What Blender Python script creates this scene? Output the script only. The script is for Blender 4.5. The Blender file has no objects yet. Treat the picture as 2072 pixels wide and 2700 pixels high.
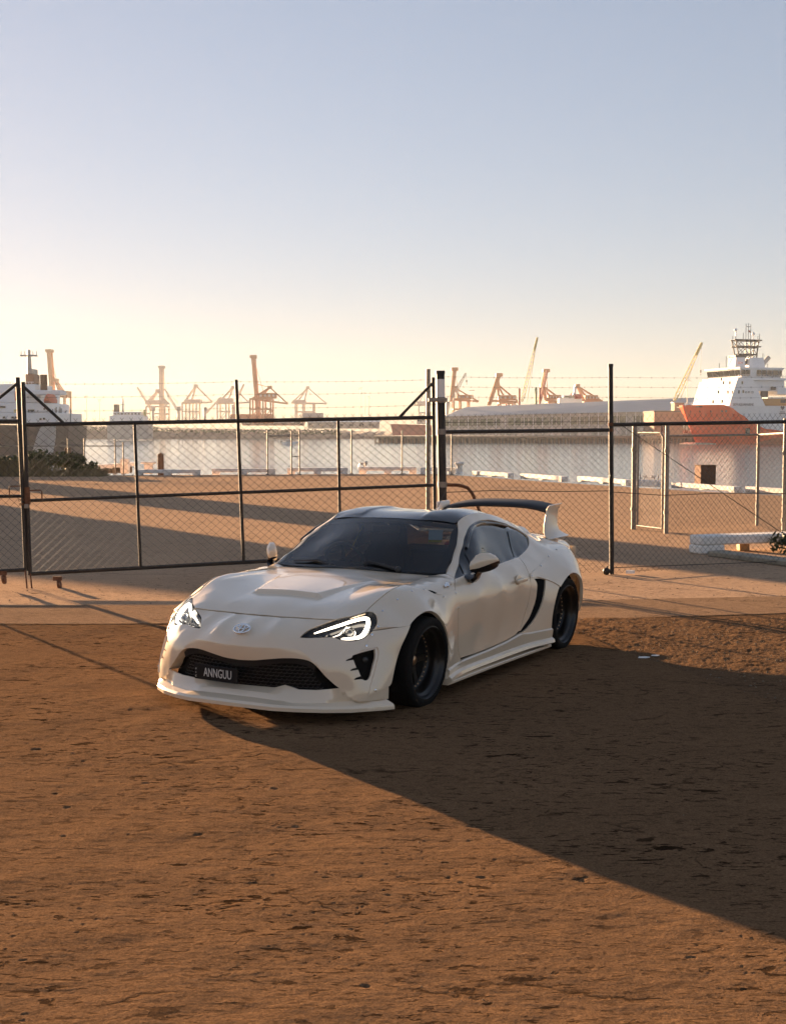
import bpy, bmesh, math, random
import numpy as np
from mathutils import Vector, Matrix
from mathutils.geometry import delaunay_2d_cdt
SC = bpy.context.scene
COL = SC.collection
R = math.radians
rnd = random.Random(7)
# ------------------------------------------------------------------ camera
cd = bpy.data.cameras.new("camera"); cam = bpy.data.objects.new("camera", cd); COL.objects.link(cam)
cam.location = (0, 0, 1.841)
cam.rotation_euler = (math.pi / 2 - math.atan(215 / 3350), 0, 0)
cd.sensor_fit = 'VERTICAL'; cd.sensor_height = 36.0; cd.lens = 36.0 * 3350 / 2700
cd.clip_start = 0.1; cd.clip_end = 12000
SC.camera = cam
# ------------------------------------------------------------------ sky, sun, exposure
SUN_EL, SUN_AZ = 6.3, -34.5          # low evening sun, left of and beyond the view
w = bpy.data.worlds.new("World"); SC.world = w; w.use_nodes = True
nt = w.node_tree; bg = nt.nodes['Background']
sky = nt.nodes.new('ShaderNodeTexSky'); sky.sky_type = 'NISHITA'; sky.sun_disc = False
sky.sun_elevation = R(SUN_EL); sky.sun_rotation = R(SUN_AZ)
sky.air_density = 1.0; sky.dust_density = .15; sky.ozone_density = 2.0
grade = nt.nodes.new('ShaderNodeMixRGB'); grade.blend_type = 'MULTIPLY'; grade.inputs[0].default_value = 1
grade.inputs[2].default_value = (0.965, 0.872, 0.945, 1)
gam = nt.nodes.new('ShaderNodeGamma'); gam.inputs[1].default_value = .52
nt.links.new(sky.outputs[0], gam.inputs[0]); nt.links.new(gam.outputs[0], grade.inputs[1]); nt.links.new(grade.outputs[0], bg.inputs[0])
bg.inputs[1].default_value = 0.06
sd = bpy.data.lights.new("sun", 'SUN'); sun = bpy.data.objects.new("sun", sd); COL.objects.link(sun)
sd.energy = 5.0; sd.angle = R(0.5); sd.color = (1.0, 0.64, 0.36)
_a, _e = R(SUN_AZ), R(SUN_EL)
SUN = Vector((math.sin(_a) * math.cos(_e), math.cos(_a) * math.cos(_e), math.sin(_e)))   # towards the sun
sun.rotation_euler = SUN.to_track_quat('Z', 'Y').to_euler(); sun.location = SUN * 60
SC.view_settings.view_transform = 'Standard'; SC.view_settings.look = 'None'
SC.view_settings.gamma = 1; SC.view_settings.use_curve_mapping = False
SC.view_settings.exposure = 2.58
SC.cycles.max_bounces = 8; SC.cycles.transparent_max_bounces = 24; SC.cycles.volume_bounces = 0
SC.cycles.use_denoising = True
# ------------------------------------------------------------------ helpers
def sep(v): return Vector(v)
class MB:
    """collects shapes and links them as ONE mesh object"""
    def __init__(s): s.v = []; s.f = []; s.mi = []; s.m = 0
    def add(s, vs, fs, M=None):
        b = len(s.v)
        s.v += [tuple(M @ Vector(p)) if M is not None else tuple(p) for p in vs]
        for f in fs: s.f.append([b + i for i in f]); s.mi.append(s.m)
        return s
    def box(s, c, d, M=None, rz=0, ry=0, rx=0, taper=1.0):
        x, y, z = d[0] / 2, d[1] / 2, d[2] / 2; t = taper
        vs = [(-x, -y, -z), (x, -y, -z), (x, y, -z), (-x, y, -z), (-x * t, -y * t, z), (x * t, -y * t, z), (x * t, y * t, z), (-x * t, y * t, z)]
        T = Matrix.Translation(c) @ Matrix.Rotation(rz, 4, 'Z') @ Matrix.Rotation(ry, 4, 'Y') @ Matrix.Rotation(rx, 4, 'X')
        if M is not None: T = M @ T
        return s.add(vs, [(0, 3, 2, 1), (4, 5, 6, 7), (0, 1, 5, 4), (1, 2, 6, 5), (2, 3, 7, 6), (3, 0, 4, 7)], T)
    def bevbox(s, c, d, b=.01, M=None, rz=0, ry=0, rx=0):
        """box with chamfered edges"""
        x, y, z = d[0] / 2, d[1] / 2, d[2] / 2
        vs = []; idx = {}
        for sx in (-1, 1):
            for sy in (-1, 1):
                for sz in (-1, 1):
                    for k in range(3):
                        p = [sx * x, sy * y, sz * z]
                        for j in range(3):
                            if j != k: p[j] -= (sx, sy, sz)[j] * b
                        idx[(sx, sy, sz, k)] = len(vs); vs.append(tuple(p))
        fs = []
        for k in range(3):
            i, j = (k + 1) % 3, (k + 2) % 3
            for sg in (-1, 1):
                q = []
                for a, c2 in ((-1, -1), (1, -1), (1, 1), (-1, 1)):
                    t = [0, 0, 0]; t[k] = sg; t[i] = a; t[j] = c2; q.append(idx[(*t, k)])
                fs.append(q if sg > 0 else q[::-1])
            for a in (-1, 1):
                for c2 in (-1, 1):
                    t1 = [0, 0, 0]; t1[k] = -1; t1[i] = a; t1[j] = c2; t2 = list(t1); t2[k] = 1
                    q = [idx[(*t1, i)], idx[(*t1, j)], idx[(*t2, j)], idx[(*t2, i)]]
                    fs.append(q[::-1] if a * c2 > 0 else q)
        for sx in (-1, 1):
            for sy in (-1, 1):
                for sz in (-1, 1):
                    q = [idx[(sx, sy, sz, k)] for k in range(3)]
                    fs.append(q if sx * sy * sz > 0 else q[::-1])
        T = Matrix.Translation(c) @ Matrix.Rotation(rz, 4, 'Z') @ Matrix.Rotation(ry, 4, 'Y') @ Matrix.Rotation(rx, 4, 'X')
        if M is not None: T = M @ T
        return s.add(vs, fs, T)
    def tube(s, p, q, r, n=8, r2=None, cap=True):
        p, q = Vector(p), Vector(q); d = (q - p)
        if d.length < 1e-9: return s
        r2 = r if r2 is None else r2
        X = d.orthogonal().normalized(); Y = d.normalized().cross(X)
        vs = []
        for c, rr in ((p, r), (q, r2)):
            for i in range(n):
                a = 2 * math.pi * i / n; vs.append(c + X * math.cos(a) * rr + Y * math.sin(a) * rr)
        fs = [(i, (i + 1) % n, n + (i + 1) % n, n + i) for i in range(n)]
        if cap: fs += [tuple(range(n))[::-1], tuple(range(n, 2 * n))]
        return s.add(vs, fs)
    def path(s, pts, r, n=8, closed=False, radii=None):
        pts = [Vector(p) for p in pts]; m = len(pts); vs = []; N = None
        for i, p in enumerate(pts):
            if closed: t = pts[(i + 1) % m] - pts[i - 1]
            else: t = pts[min(i + 1, m - 1)] - pts[max(i - 1, 0)]
            t.normalize()
            if N is None: N = t.orthogonal().normalized()
            else: N = (N - t * N.dot(t)).normalized()
            B = t.cross(N); rr = radii[i] if radii else r
            for k in range(n):
                a = 2 * math.pi * k / n; vs.append(p + N * math.cos(a) * rr + B * math.sin(a) * rr)
        fs = []
        for i in range(m if closed else m - 1):
            j = (i + 1) % m
            for k in range(n): fs.append((i * n + k, i * n + (k + 1) % n, j * n + (k + 1) % n, j * n + k))
        if not closed: fs += [tuple(range(n))[::-1], tuple(range((m - 1) * n, m * n))]
        return s.add(vs, fs)
    def lathe(s, prof, n=24, M=None, cap=False):
        """profile of (r, z) turned about local z"""
        vs = []; fs = []
        for r_, z in prof:
            for i in range(n):
                a = 2 * math.pi * i / n; vs.append((r_ * math.cos(a), r_ * math.sin(a), z))
        for j in range(len(prof) - 1):
            for i in range(n): fs.append((j * n + i, j * n + (i + 1) % n, (j + 1) * n + (i + 1) % n, (j + 1) * n + i))
        if cap: fs += [tuple(range(n))[::-1], tuple(range((len(prof) - 1) * n, len(prof) * n))]
        return s.add(vs, fs, M)
    def prism(s, poly, d, M=None):
        """2-D polygon (x, y) extruded from z=0 to z=d"""
        n = len(poly)
        vs = [(x, y, 0) for x, y in poly] + [(x, y, d) for x, y in poly]
        fs = [tuple(range(n))[::-1], tuple(range(n, 2 * n))] + [(i, (i + 1) % n, n + (i + 1) % n, n + i) for i in range(n)]
        return s.add(vs, fs, M)
    def loft(s, rings, closed=True, caps=True):
        n = len(rings[0]); vs = [p for r_ in rings for p in r_]; fs = []
        for j in range(len(rings) - 1):
            for i in range(n if closed else n - 1):
                k = (i + 1) % n; fs.append((j * n + i, j * n + k, (j + 1) * n + k, (j + 1) * n + i))
        if caps and closed: fs += [tuple(range(n))[::-1], tuple(range((len(rings) - 1) * n, len(rings) * n))]
        return s.add(vs, fs)
    def sphere(s, c, r, n=10, m=6, sc=(1, 1, 1)):
        prof = [(max(1e-4, r * math.sin(math.pi * j / m)), -r * math.cos(math.pi * j / m)) for j in range(m + 1)]
        return s.lathe(prof, n, Matrix.Translation(c) @ Matrix.Diagonal((*sc, 1)))
    def mesh(s, name, mats, smooth=None):
        me = bpy.data.meshes.new(name); me.from_pydata(s.v, [], s.f); me.validate()
        for m in (mats if isinstance(mats, (list, tuple)) else [mats]): me.materials.append(m)
        if any(s.mi) and len(s.mi) == len(me.polygons): me.polygons.foreach_set('material_index', s.mi)
        if smooth is not None:
            bm = bmesh.new(); bm.from_mesh(me)
            for f in bm.faces: f.smooth = True
            lim = R(smooth)
            for e in bm.edges:
                if len(e.link_faces) == 2 and e.calc_face_angle(0) > lim: e.smooth = False
            bm.to_mesh(me); bm.free()
        return me
    def build(s, name, mats, parent=None, smooth=None):
        return link(name, s.mesh(name, mats, smooth), parent)
def link(name, me, parent=None):
    o = bpy.data.objects.new(name, me); COL.objects.link(o)
    if parent is not None: o.parent = parent
    return o
def thing(name, label, cat, loc=(0, 0, 0), rz=0, group=None):
    o = bpy.data.objects.new(name, None); COL.objects.link(o); o.location = loc; o.rotation_euler = (0, 0, rz)
    o.empty_display_size = .2
    return tag(o, label, cat, group)
def tag(o, label, cat, group=None):
    o['label'] = label; o['category'] = cat
    if group: o['group'] = group
    return o
def struct(o, kind='structure'): o['kind'] = kind; return o
def copytree(o, parent=None):
    c = o.copy(); COL.objects.link(c)
    if parent is not None: c.parent = parent
    for ch in list(o.children): copytree(ch, c)
    return c
def G(px, py, z=0.0):
    """point of the level z that a direction (in photo pixels) meets - used for laying out far things"""
    d = (1.841 - z) * 3350 / (py - 1135); return Vector(((px - 1036) / 3350 * d, d, z))
def AT(px, py, d):
    return Vector(((px - 1036) / 3350 * d, d, 1.841 + (1135 - py) / 3350 * d))
# ------------------------------------------------------------------ materials
def mat(name, col=(.5, .5, .5), rough=.6, metal=0, spec=.5, coat=0, coat_r=.05, var=0, scale=8, bump=0, bscale=60, emit=None, es=0):
    m = bpy.data.materials.new(name); m.use_nodes = True; n = m.node_tree; b = n.nodes['Principled BSDF']
    b.inputs['Base Color'].default_value = (*col, 1); b.inputs['Roughness'].default_value = rough
    b.inputs['Metallic'].default_value = metal; b.inputs['Specular IOR Level'].default_value = spec
    b.inputs['Coat Weight'].default_value = coat; b.inputs['Coat Roughness'].default_value = coat_r
    if emit: b.inputs['Emission Color'].default_value = (*emit, 1); b.inputs['Emission Strength'].default_value = es
    if var or bump:
        tc = n.nodes.new('ShaderNodeTexCoord')
    if var:
        no = n.nodes.new('ShaderNodeTexNoise'); no.inputs['Scale'].default_value = scale; no.inputs['Detail'].default_value = 6
        no.inputs['Roughness'].default_value = .65
        rp = n.nodes.new('ShaderNodeValToRGB'); e = rp.color_ramp.elements
        e[0].position = .3; e[1].position = .72
        e[0].color = (*[max(0, c * (1 - var)) for c in col], 1); e[1].color = (*[min(1, c * (1 + var * .6)) for c in col], 1)
        n.links.new(tc.outputs['Object'], no.inputs['Vector']); n.links.new(no.outputs['Fac'], rp.inputs[0]); n.links.new(rp.outputs[0], b.inputs['Base Color'])
    if bump:
        nb = n.nodes.new('ShaderNodeTexNoise'); nb.inputs['Scale'].default_value = bscale; nb.inputs['Detail'].default_value = 4
        bp = n.nodes.new('ShaderNodeBump'); bp.inputs['Strength'].default_value = bump; bp.inputs['Distance'].default_value = .02
        n.links.new(tc.outputs['Object'], nb.inputs['Vector']); n.links.new(nb.outputs['Fac'], bp.inputs['Height']); n.links.new(bp.outputs[0], b.inputs['Normal'])
    return m
def nd(m, t, **kw):
    x = m.node_tree.nodes.new(t)
    for k, v in kw.items(): setattr(x, k, v)
    return x
def ramp(m, src, stops):
    r_ = nd(m, 'ShaderNodeValToRGB'); e = r_.color_ramp.elements
    while len(e) < len(stops): e.new(.5)
    for i, (p, c) in enumerate(stops):
        e[i].position = p; e[i].color = (*c, 1) if len(c) == 3 else c
    m.node_tree.links.new(src, r_.inputs[0]); return r_.outputs[0]
def noise(m, vec, scale, detail=5, rough=.6, dist=0, typ=None):
    x = nd(m, 'ShaderNodeTexNoise'); x.inputs['Scale'].default_value = scale; x.inputs['Detail'].default_value = detail
    x.inputs['Roughness'].default_value = rough; x.inputs['Distortion'].default_value = dist
    m.node_tree.links.new(vec, x.inputs['Vector']); return x.outputs['Fac']
def math_(m, op, a, b=None, clamp=False):
    x = nd(m, 'ShaderNodeMath', operation=op, use_clamp=clamp)
    for i, v in enumerate((a, b)):
        if v is None: continue
        if isinstance(v, (int, float)): x.inputs[i].default_value = v
        else: m.node_tree.links.new(v, x.inputs[i])
    return x.outputs[0]
def mixc(m, f, a, b, mode='MIX'):
    x = nd(m, 'ShaderNodeMixRGB', blend_type=mode)
    for i, v in enumerate((f, a, b)):
        if isinstance(v, (int, float)): x.inputs[i].default_value = v
        elif isinstance(v, tuple): x.inputs[i].default_value = (*v, 1)
        else: m.node_tree.links.new(v, x.inputs[i])
    return x.outputs[0]
def mapping(m, scale, rz=0):
    tc = nd(m, 'ShaderNodeTexCoord'); mp = nd(m, 'ShaderNodeMapping')
    mp.inputs['Scale'].default_value = scale; mp.inputs['Rotation'].default_value = (0, 0, rz)
    m.node_tree.links.new(tc.outputs['Object'], mp.inputs['Vector']); return mp.outputs[0]

def ground_mat(name, base, pit, streak, gravel=0):
    """worn concrete / packed dirt: mottled tone, long scrapes, chipped pits, cracks and fine grain"""
    m = bpy.data.materials.new(name); m.use_nodes = True; L = m.node_tree.links; b = m.node_tree.nodes['Principled BSDF']
    b.inputs['Roughness'].default_value = .95; b.inputs['Specular IOR Level'].default_value = 0.0
    V = mapping(m, (1, 1, 1)); VS = mapping(m, (.40, 1.5, 1), .06); VF = mapping(m, (.55, 1.25, 1), -.05)
    k = lambda f: tuple(x * f for x in base)
    big = noise(m, V, .45, 4, .6); med = noise(m, VS, 2.2, 6, .7); fine = noise(m, V, 30, 6, .85); st = noise(m, VS, 9, 9, .8, .5)
    c = ramp(m, big, [(.25, k(.80)), (.75, k(1.15))])
    c = mixc(m, .75, c, ramp(m, med, [(.3, k(.50)), (.7, k(1.30))]))
    c = mixc(m, math_(m, 'MULTIPLY', ramp(m, noise(m, V, .7, 6, .65, .6), [(.54, (0, 0, 0)), (.72, (1, 1, 1))]), .45), c, k(.40))
    c = mixc(m, math_(m, 'MULTIPLY', ramp(m, st, [(.52, (0, 0, 0)), (.66, (1, 1, 1))]), streak), c, k(.38))
    grain = noise(m, V, 95, 3, .7)
    c = mixc(m, .6, c, ramp(m, fine, [(.3, k(.4)), (.7, k(1.6))])); c = mixc(m, .35, c, ramp(m, grain, [(.35, k(.35)), (.68, k(1.75))]))
    mask = ramp(m, noise(m, V, .8, 4, .6), [(.36, (.25, .25, .25)), (.58, (1, 1, 1))])
    pits = None
    for (sc_, lo, hi, vv) in ((7.0, .645, .668, VF), (16.0, .612, .640, VF), (38.0, .600, .640, VS)):
        p_ = ramp(m, noise(m, vv, sc_, 4, .58, .35), [(lo, (0, 0, 0)), (hi, (1, 1, 1))])
        p_ = math_(m, 'MULTIPLY', p_, mask) if sc_ > 6 else p_
        pits = p_ if pits is None else math_(m, 'MAXIMUM', pits, p_)
    c = mixc(m, math_(m, 'MULTIPLY', pits, pit), c, k(.16))
    cm = None
    for (sc_, wd, amp, sd_) in ((.33, .007, .9, 1.6), (.85, .010, .55, 3.1)):   # cracks and long scratches
        wv = nd(m, 'ShaderNodeTexVoronoi', feature='DISTANCE_TO_EDGE'); wv.inputs['Scale'].default_value = sc_
        dv = nd(m, 'ShaderNodeVectorMath', operation='ADD'); nz = nd(m, 'ShaderNodeTexNoise'); nz.inputs['Scale'].default_value = sd_; nz.inputs['Detail'].default_value = 7
        s2 = nd(m, 'ShaderNodeVectorMath', operation='SCALE'); s2.inputs['Scale'].default_value = amp
        L.new(V, nz.inputs['Vector']); L.new(nz.outputs['Color'], s2.inputs[0]); L.new(VF, dv.inputs[0]); L.new(s2.outputs[0], dv.inputs[1]); L.new(dv.outputs[0], wv.inputs['Vector'])
        crack = ramp(m, wv.outputs['Distance'], [(.0, (1, 1, 1)), (wd, (0, 0, 0))])
        q = math_(m, 'MULTIPLY', crack, ramp(m, noise(m, V, 1.1 * sd_ ** .5, 4, .7), [(.52, (0, 0, 0)), (.60, (1, 1, 1))])); cm = q if cm is None else math_(m, 'MAXIMUM', cm, q)
    c = mixc(m, math_(m, 'MULTIPLY', cm, .75), c, k(.2))
    L.new(c, b.inputs['Base Color'])
    h = math_(m, 'ADD', math_(m, 'MULTIPLY', fine, .9 + gravel), math_(m, 'MULTIPLY', st, .9)); h = math_(m, 'ADD', h, math_(m, 'MULTIPLY', grain, .35))
    h = math_(m, 'ADD', h, math_(m, 'MULTIPLY', med, .5))
    h = math_(m, 'SUBTRACT', h, math_(m, 'MULTIPLY', pits, 1.2)); h = math_(m, 'SUBTRACT', h, math_(m, 'MULTIPLY', cm, .8))
    if gravel:
        vg = nd(m, 'ShaderNodeTexVoronoi'); vg.inputs['Scale'].default_value = 24; L.new(V, vg.inputs['Vector'])
        h = math_(m, 'SUBTRACT', h, math_(m, 'MULTIPLY', vg.outputs['Distance'], gravel * 2))
    bp = nd(m, 'ShaderNodeBump'); bp.inputs['Strength'].default_value = .7; bp.inputs['Distance'].default_value = .012
    L.new(h, bp.inputs['Height']); L.new(bp.outputs[0], b.inputs['Normal'])
    return m
M = {}
M['dirt'] = ground_mat('packed_dirt', (.46, .315, .205), .85, .7, .25)  # yard paler, apron darker: a vignette falloff is put into these base colours
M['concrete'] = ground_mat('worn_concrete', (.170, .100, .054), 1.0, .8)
M['strip'] = ground_mat('smooth_concrete', (.28, .185, .115), .5, .25)
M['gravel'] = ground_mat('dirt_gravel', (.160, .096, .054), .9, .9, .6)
M['fence_black'] = mat('weathered_black_paint', (.018, .015, .013), .55, 0, .4, var=.5, scale=25)
M['wire'] = mat('black_coated_wire', (.03, .026, .022), .35, .3, .5)
M['galv'] = mat('galvanised_steel', (.26, .235, .20), .55, .35, .4, var=.3, scale=20)
M['galvwire'] = mat('galvanised_wire', (.09, .075, .06), .6, .2, .3)
M['rust'] = mat('rusty_steel', (.16, .075, .04), .8, .2, .3, var=.5, scale=30, bump=.3)
M['kerb'] = mat('white_kerb_paint', (.82, .79, .74), .8, 0, .3, var=.25, scale=6, bump=.3, bscale=30)
M['timber'] = mat('dark_timber', (.11, .07, .045), .85, 0, .3, var=.5, scale=6, bump=.5, bscale=20)
M['plank'] = mat('grey_plank', (.30, .27, .21), .85, 0, .2, var=.3, scale=5, bump=.3)
M['leaf'] = mat('shrub_leaf', (.060, .075, .022), .6, 0, .3, var=.5, scale=3)
M['drygrass'] = mat('dry_grass', (.22, .17, .085), .8, 0, .2, var=.4, scale=1)
M['white'] = mat('white_paint', (.75, .74, .72), .5, var=.1, scale=.3)
M['ship_white'] = mat('ship_white', (.80, .80, .80), .4, var=.08, scale=.2)
M['orange'] = mat('ship_orange', (.88, .085, .005), .3, 0, .5, var=.12, scale=.25)
M['darkred'] = mat('antifouling_red', (.20, .045, .03), .6, var=.3, scale=.4)
M['hull_dark'] = mat('dark_brown_hull', (.06, .035, .028), .55, var=.4, scale=.2)
M['hull_grey'] = mat('pale_grey_hull', (.42, .40, .37), .5, var=.3, scale=.3)
M['glass_dark'] = mat('dark_window', (.012, .016, .018), .08, 0, .6)
M['black'] = mat('black_steel', (.02, .02, .022), .5)
M['crane_orange'] = mat('crane_ochre', (.55, .25, .10), .6, var=.2, scale=.2)
M['crane_pale'] = mat('crane_pale', (.68, .60, .50), .6, var=.15, scale=.2)  # far cranes lightened: part of the distance haze is put into their paint
M['crane_yellow'] = mat('crane_yellow', (.55, .46, .16), .6, var=.2, scale=.2)
M['red'] = mat('red_paint', (.38, .06, .035), .6, var=.2, scale=.4)
M['green'] = mat('green_paint', (.06, .16, .07), .6)
M['roofmetal'] = mat('grey_roof_sheet', (.36, .35, .34), .5, .1, .4, var=.12, scale=.05)
M['shedwall'] = mat('pale_shed_wall', (.50, .46, .38), .8, var=.15, scale=.1)
M['shedwin'] = mat('greenish_clerestory_glass', (.16, .17, .10), .3)
M['brick'] = mat('brown_brick', (.28, .16, .10), .85, var=.2, scale=.6)
M['stone'] = mat('dark_pier_stone', (.12, .10, .075), .85, var=.4, scale=.3)
M['shore'] = mat('far_shore_scrub', (.19, .13, .085), .9, var=.45, scale=.06)
M['box_a'] = mat('ochre_container', (.42, .22, .09), .7); M['box_b'] = mat('red_container', (.30, .08, .05), .7); M['box_c'] = mat('grey_container', (.4, .4, .4), .7); M['box_d'] = mat('teal_container', (.10, .18, .2), .7)
M['foam'] = mat('bow_wave_foam', (.7, .6, .5), .6)
# water: small ripples, bright sky reflections
m = bpy.data.materials.new('harbour_water'); m.use_nodes = True; b = m.node_tree.nodes['Principled BSDF']
b.inputs['Base Color'].default_value = (.17, .24, .27, 1); b.inputs['Roughness'].default_value = .10; b.inputs['Specular IOR Level'].default_value = .6
V = mapping(m, (.6, 1.1, 1)); h = math_(m, 'ADD', noise(m, V, .9, 6, .65), math_(m, 'MULTIPLY', noise(m, mapping(m, (.05, .14, 1)), 1, 3), 1.2))
bp = nd(m, 'ShaderNodeBump'); bp.inputs['Strength'].default_value = .4; bp.inputs['Distance'].default_value = .10
m.node_tree.links.new(h, bp.inputs['Height']); m.node_tree.links.new(bp.outputs[0], b.inputs['Normal']); M['water'] = m
# ================================================================== SETTING
ZW = -2.6
mb = MB(); S = 5200
mb.add([(-S, -1500, ZW), (S, -1500, ZW), (S, S, ZW), (-S, S, ZW)], [(0, 1, 2, 3)]); struct(mb.build('water', M['water']))
# yard: one sheet with the quay edge as its far border, and the quay wall below it
edge = [(-400, 70), (-60, 52.0), (-18.0, 52.2), (-11.8, 52.3), (-.26, 53.9), (2.0, 53.7), (3.9, 49.4), (5.4, 45.8), (7.1, 42.5), (9.4, 38.1), (10.7, 36.5), (15, 28), (24, 14), (60, -20)]
mb = MB(); back = [(60, -90), (-400, -90)]
poly = [(x, y, 0) for x, y in edge] + [(x, y, 0) for x, y in back]
mb.add(poly, [tuple(range(len(poly)))[::-1]])
n = len(edge); mb.add([(x, y, 0) for x, y in edge] + [(x, y, -4) for x, y in edge], [(i + 1, i, n + i, n + i + 1) for i in range(n - 1)])
struct(mb.build('ground', M['dirt']))
def sheet(name, poly, z, mt, step=None):
    mb = MB(); mb.add([(x, y, z) for x, y in poly], [tuple(range(len(poly)))]); return struct(mb.build(name, mt))
# worn concrete apron under the car, smooth strip along the gate, gravelly patch on the right
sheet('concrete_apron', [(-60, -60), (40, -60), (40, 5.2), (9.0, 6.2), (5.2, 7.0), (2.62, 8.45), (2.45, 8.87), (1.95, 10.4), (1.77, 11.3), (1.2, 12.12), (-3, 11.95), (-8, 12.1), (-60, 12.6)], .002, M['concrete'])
sheet('concrete_strip', [(-60, 12.62), (-8, 12.12), (-3, 11.97), (1.2, 12.14), (4, 12.7), (9, 13.4), (30, 15), (30, 16.6), (9, 14.6), (4, 13.95), (0, 13.35), (-4, 13.25), (-60, 14.2)], .008, M['strip'])
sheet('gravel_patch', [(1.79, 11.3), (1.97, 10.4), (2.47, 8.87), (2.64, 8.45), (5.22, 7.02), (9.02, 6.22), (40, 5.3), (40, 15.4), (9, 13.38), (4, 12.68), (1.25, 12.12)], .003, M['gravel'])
# relief of the worn concrete and the gravel, built as real bumps and chips (finest near the camera)
def vnoise(x, y, seed):
    xi, yi = np.floor(x).astype(np.int64), np.floor(y).astype(np.int64); fx, fy = x - xi, y - yi; u, v = fx * fx * fx * (fx * (fx * 6 - 15) + 10), fy * fy * fy * (fy * (fy * 6 - 15) + 10)
    def g(ix, iy, dx, dy):
        h = (ix * 374761393 + iy * 668265263 + seed * 974634777) & 0xffffffff; h = ((h ^ (h >> 13)) * 1274126177) & 0xffffffff; h ^= h >> 16; a_ = (h & 0xffff) / 65536 * 2 * np.pi; return np.cos(a_) * dx + np.sin(a_) * dy
    n0 = g(xi, yi, fx, fy) * (1 - u) + g(xi + 1, yi, fx - 1, fy) * u; n1 = g(xi, yi + 1, fx, fy - 1) * (1 - u) + g(xi + 1, yi + 1, fx - 1, fy - 1) * u
    return (n0 * (1 - v) + n1 * v) * 1.5
def fbm(x, y, seed, n=3, gain=.55):
    t = 0; a_ = 1
    for i in range(n): t = t + a_ * vnoise(x, y, seed + i * 17); x, y, a_ = x * 2.03, y * 2.03, a_ * gain
    return t
NC, NR = 900, 620; tn = np.linspace(-.42, .42, NC); yy = 1 / np.linspace(1 / 3.45, 1 / 12.4, NR); Yg = np.repeat(yy[:, None], NC, 1); Xg = Yg * tn[None]
sstep = lambda a_, b_, t: (lambda q: q * q * (3 - 2 * q))(np.clip((t - a_) / (b_ - a_), 0, 1))
def relief(X, Y):
    h = .0045 * fbm(X * 1.7, Y * 1.7, 1) + .0006 * fbm(X * 9, Y * 13, 5, 3) + .0007 * fbm(X * 4, Y * 15, 9, 4, .6) + .0004 * fbm(X * 34, Y * 40, 13, 2)
    amp = sstep(-.25, .35, vnoise(X * .9, Y * .9, 31)) * .9 + .1
    for sc_, lo, hi, d_, sd in ((6, .98, 1.12, .009, 41), (13, .94, 1.08, .006, 51), (28, .80, .94, .003, 61)):
        h = h - d_ * sstep(lo, hi, fbm(X * sc_ * .7, Y * sc_ * 1.2, sd, 3, .5)) * (amp if sc_ > 6 else 1)
    return h
H = relief(Xg, Yg)
def edge_x(Y): return np.interp(Y, [3, 6.2, 7.0, 8.45, 8.87, 10.4, 11.3, 12.12, 13], [9.0, 9.0, 5.2, 2.62, 2.45, 1.95, 1.77, 1.2, 1.0])
side = Xg - edge_x(Yg); H = H + np.where(side > 0, .004 * fbm(Xg * 6, Yg * 6, 71, 4, .6) + .0025 * fbm(Xg * 22, Yg * 22, 81, 2) - .004, 0); H = np.where(np.abs(side) < .03, H - .006, H)
Z = np.maximum(.0125 + H, .0045) ; Z[:, 0] = Z[:, -1] = .006; Z[0] = Z[-1] = .006
vs = np.stack([Xg, Yg, Z], -1).reshape(-1, 3); idx = np.arange(NR * NC).reshape(NR, NC)
quads = np.stack([idx[:-1, :-1], idx[:-1, 1:], idx[1:, 1:], idx[1:, :-1]], -1).reshape(-1, 4); sq = side[:-1, :-1].reshape(-1); ylim = (Yg[1:, :-1] < 11.93).reshape(-1)
def relief_mesh(name, qs, mt):
    u, inv = np.unique(qs, return_inverse=True); me = bpy.data.meshes.new(name); inv = inv.reshape(-1); me.vertices.add(len(u)); me.vertices.foreach_set('co', vs[u].ravel().astype(np.float32))
    me.loops.add(len(inv)); me.loops.foreach_set('vertex_index', inv.astype(np.int32)); me.polygons.add(len(qs)); me.polygons.foreach_set('loop_start', np.arange(0, len(inv), 4, dtype=np.int32)); me.polygons.foreach_set('loop_total', np.full(len(qs), 4, np.int32))
    me.update(calc_edges=True); me.validate(); me.polygons.foreach_set('use_smooth', np.ones(len(me.polygons), bool)); me.materials.append(mt); return struct(link(name, me))
relief_mesh('concrete_relief', quads[(sq <= 0) & ylim], M['concrete']); relief_mesh('gravel_relief', quads[sq > 0], M['gravel'])
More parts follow.
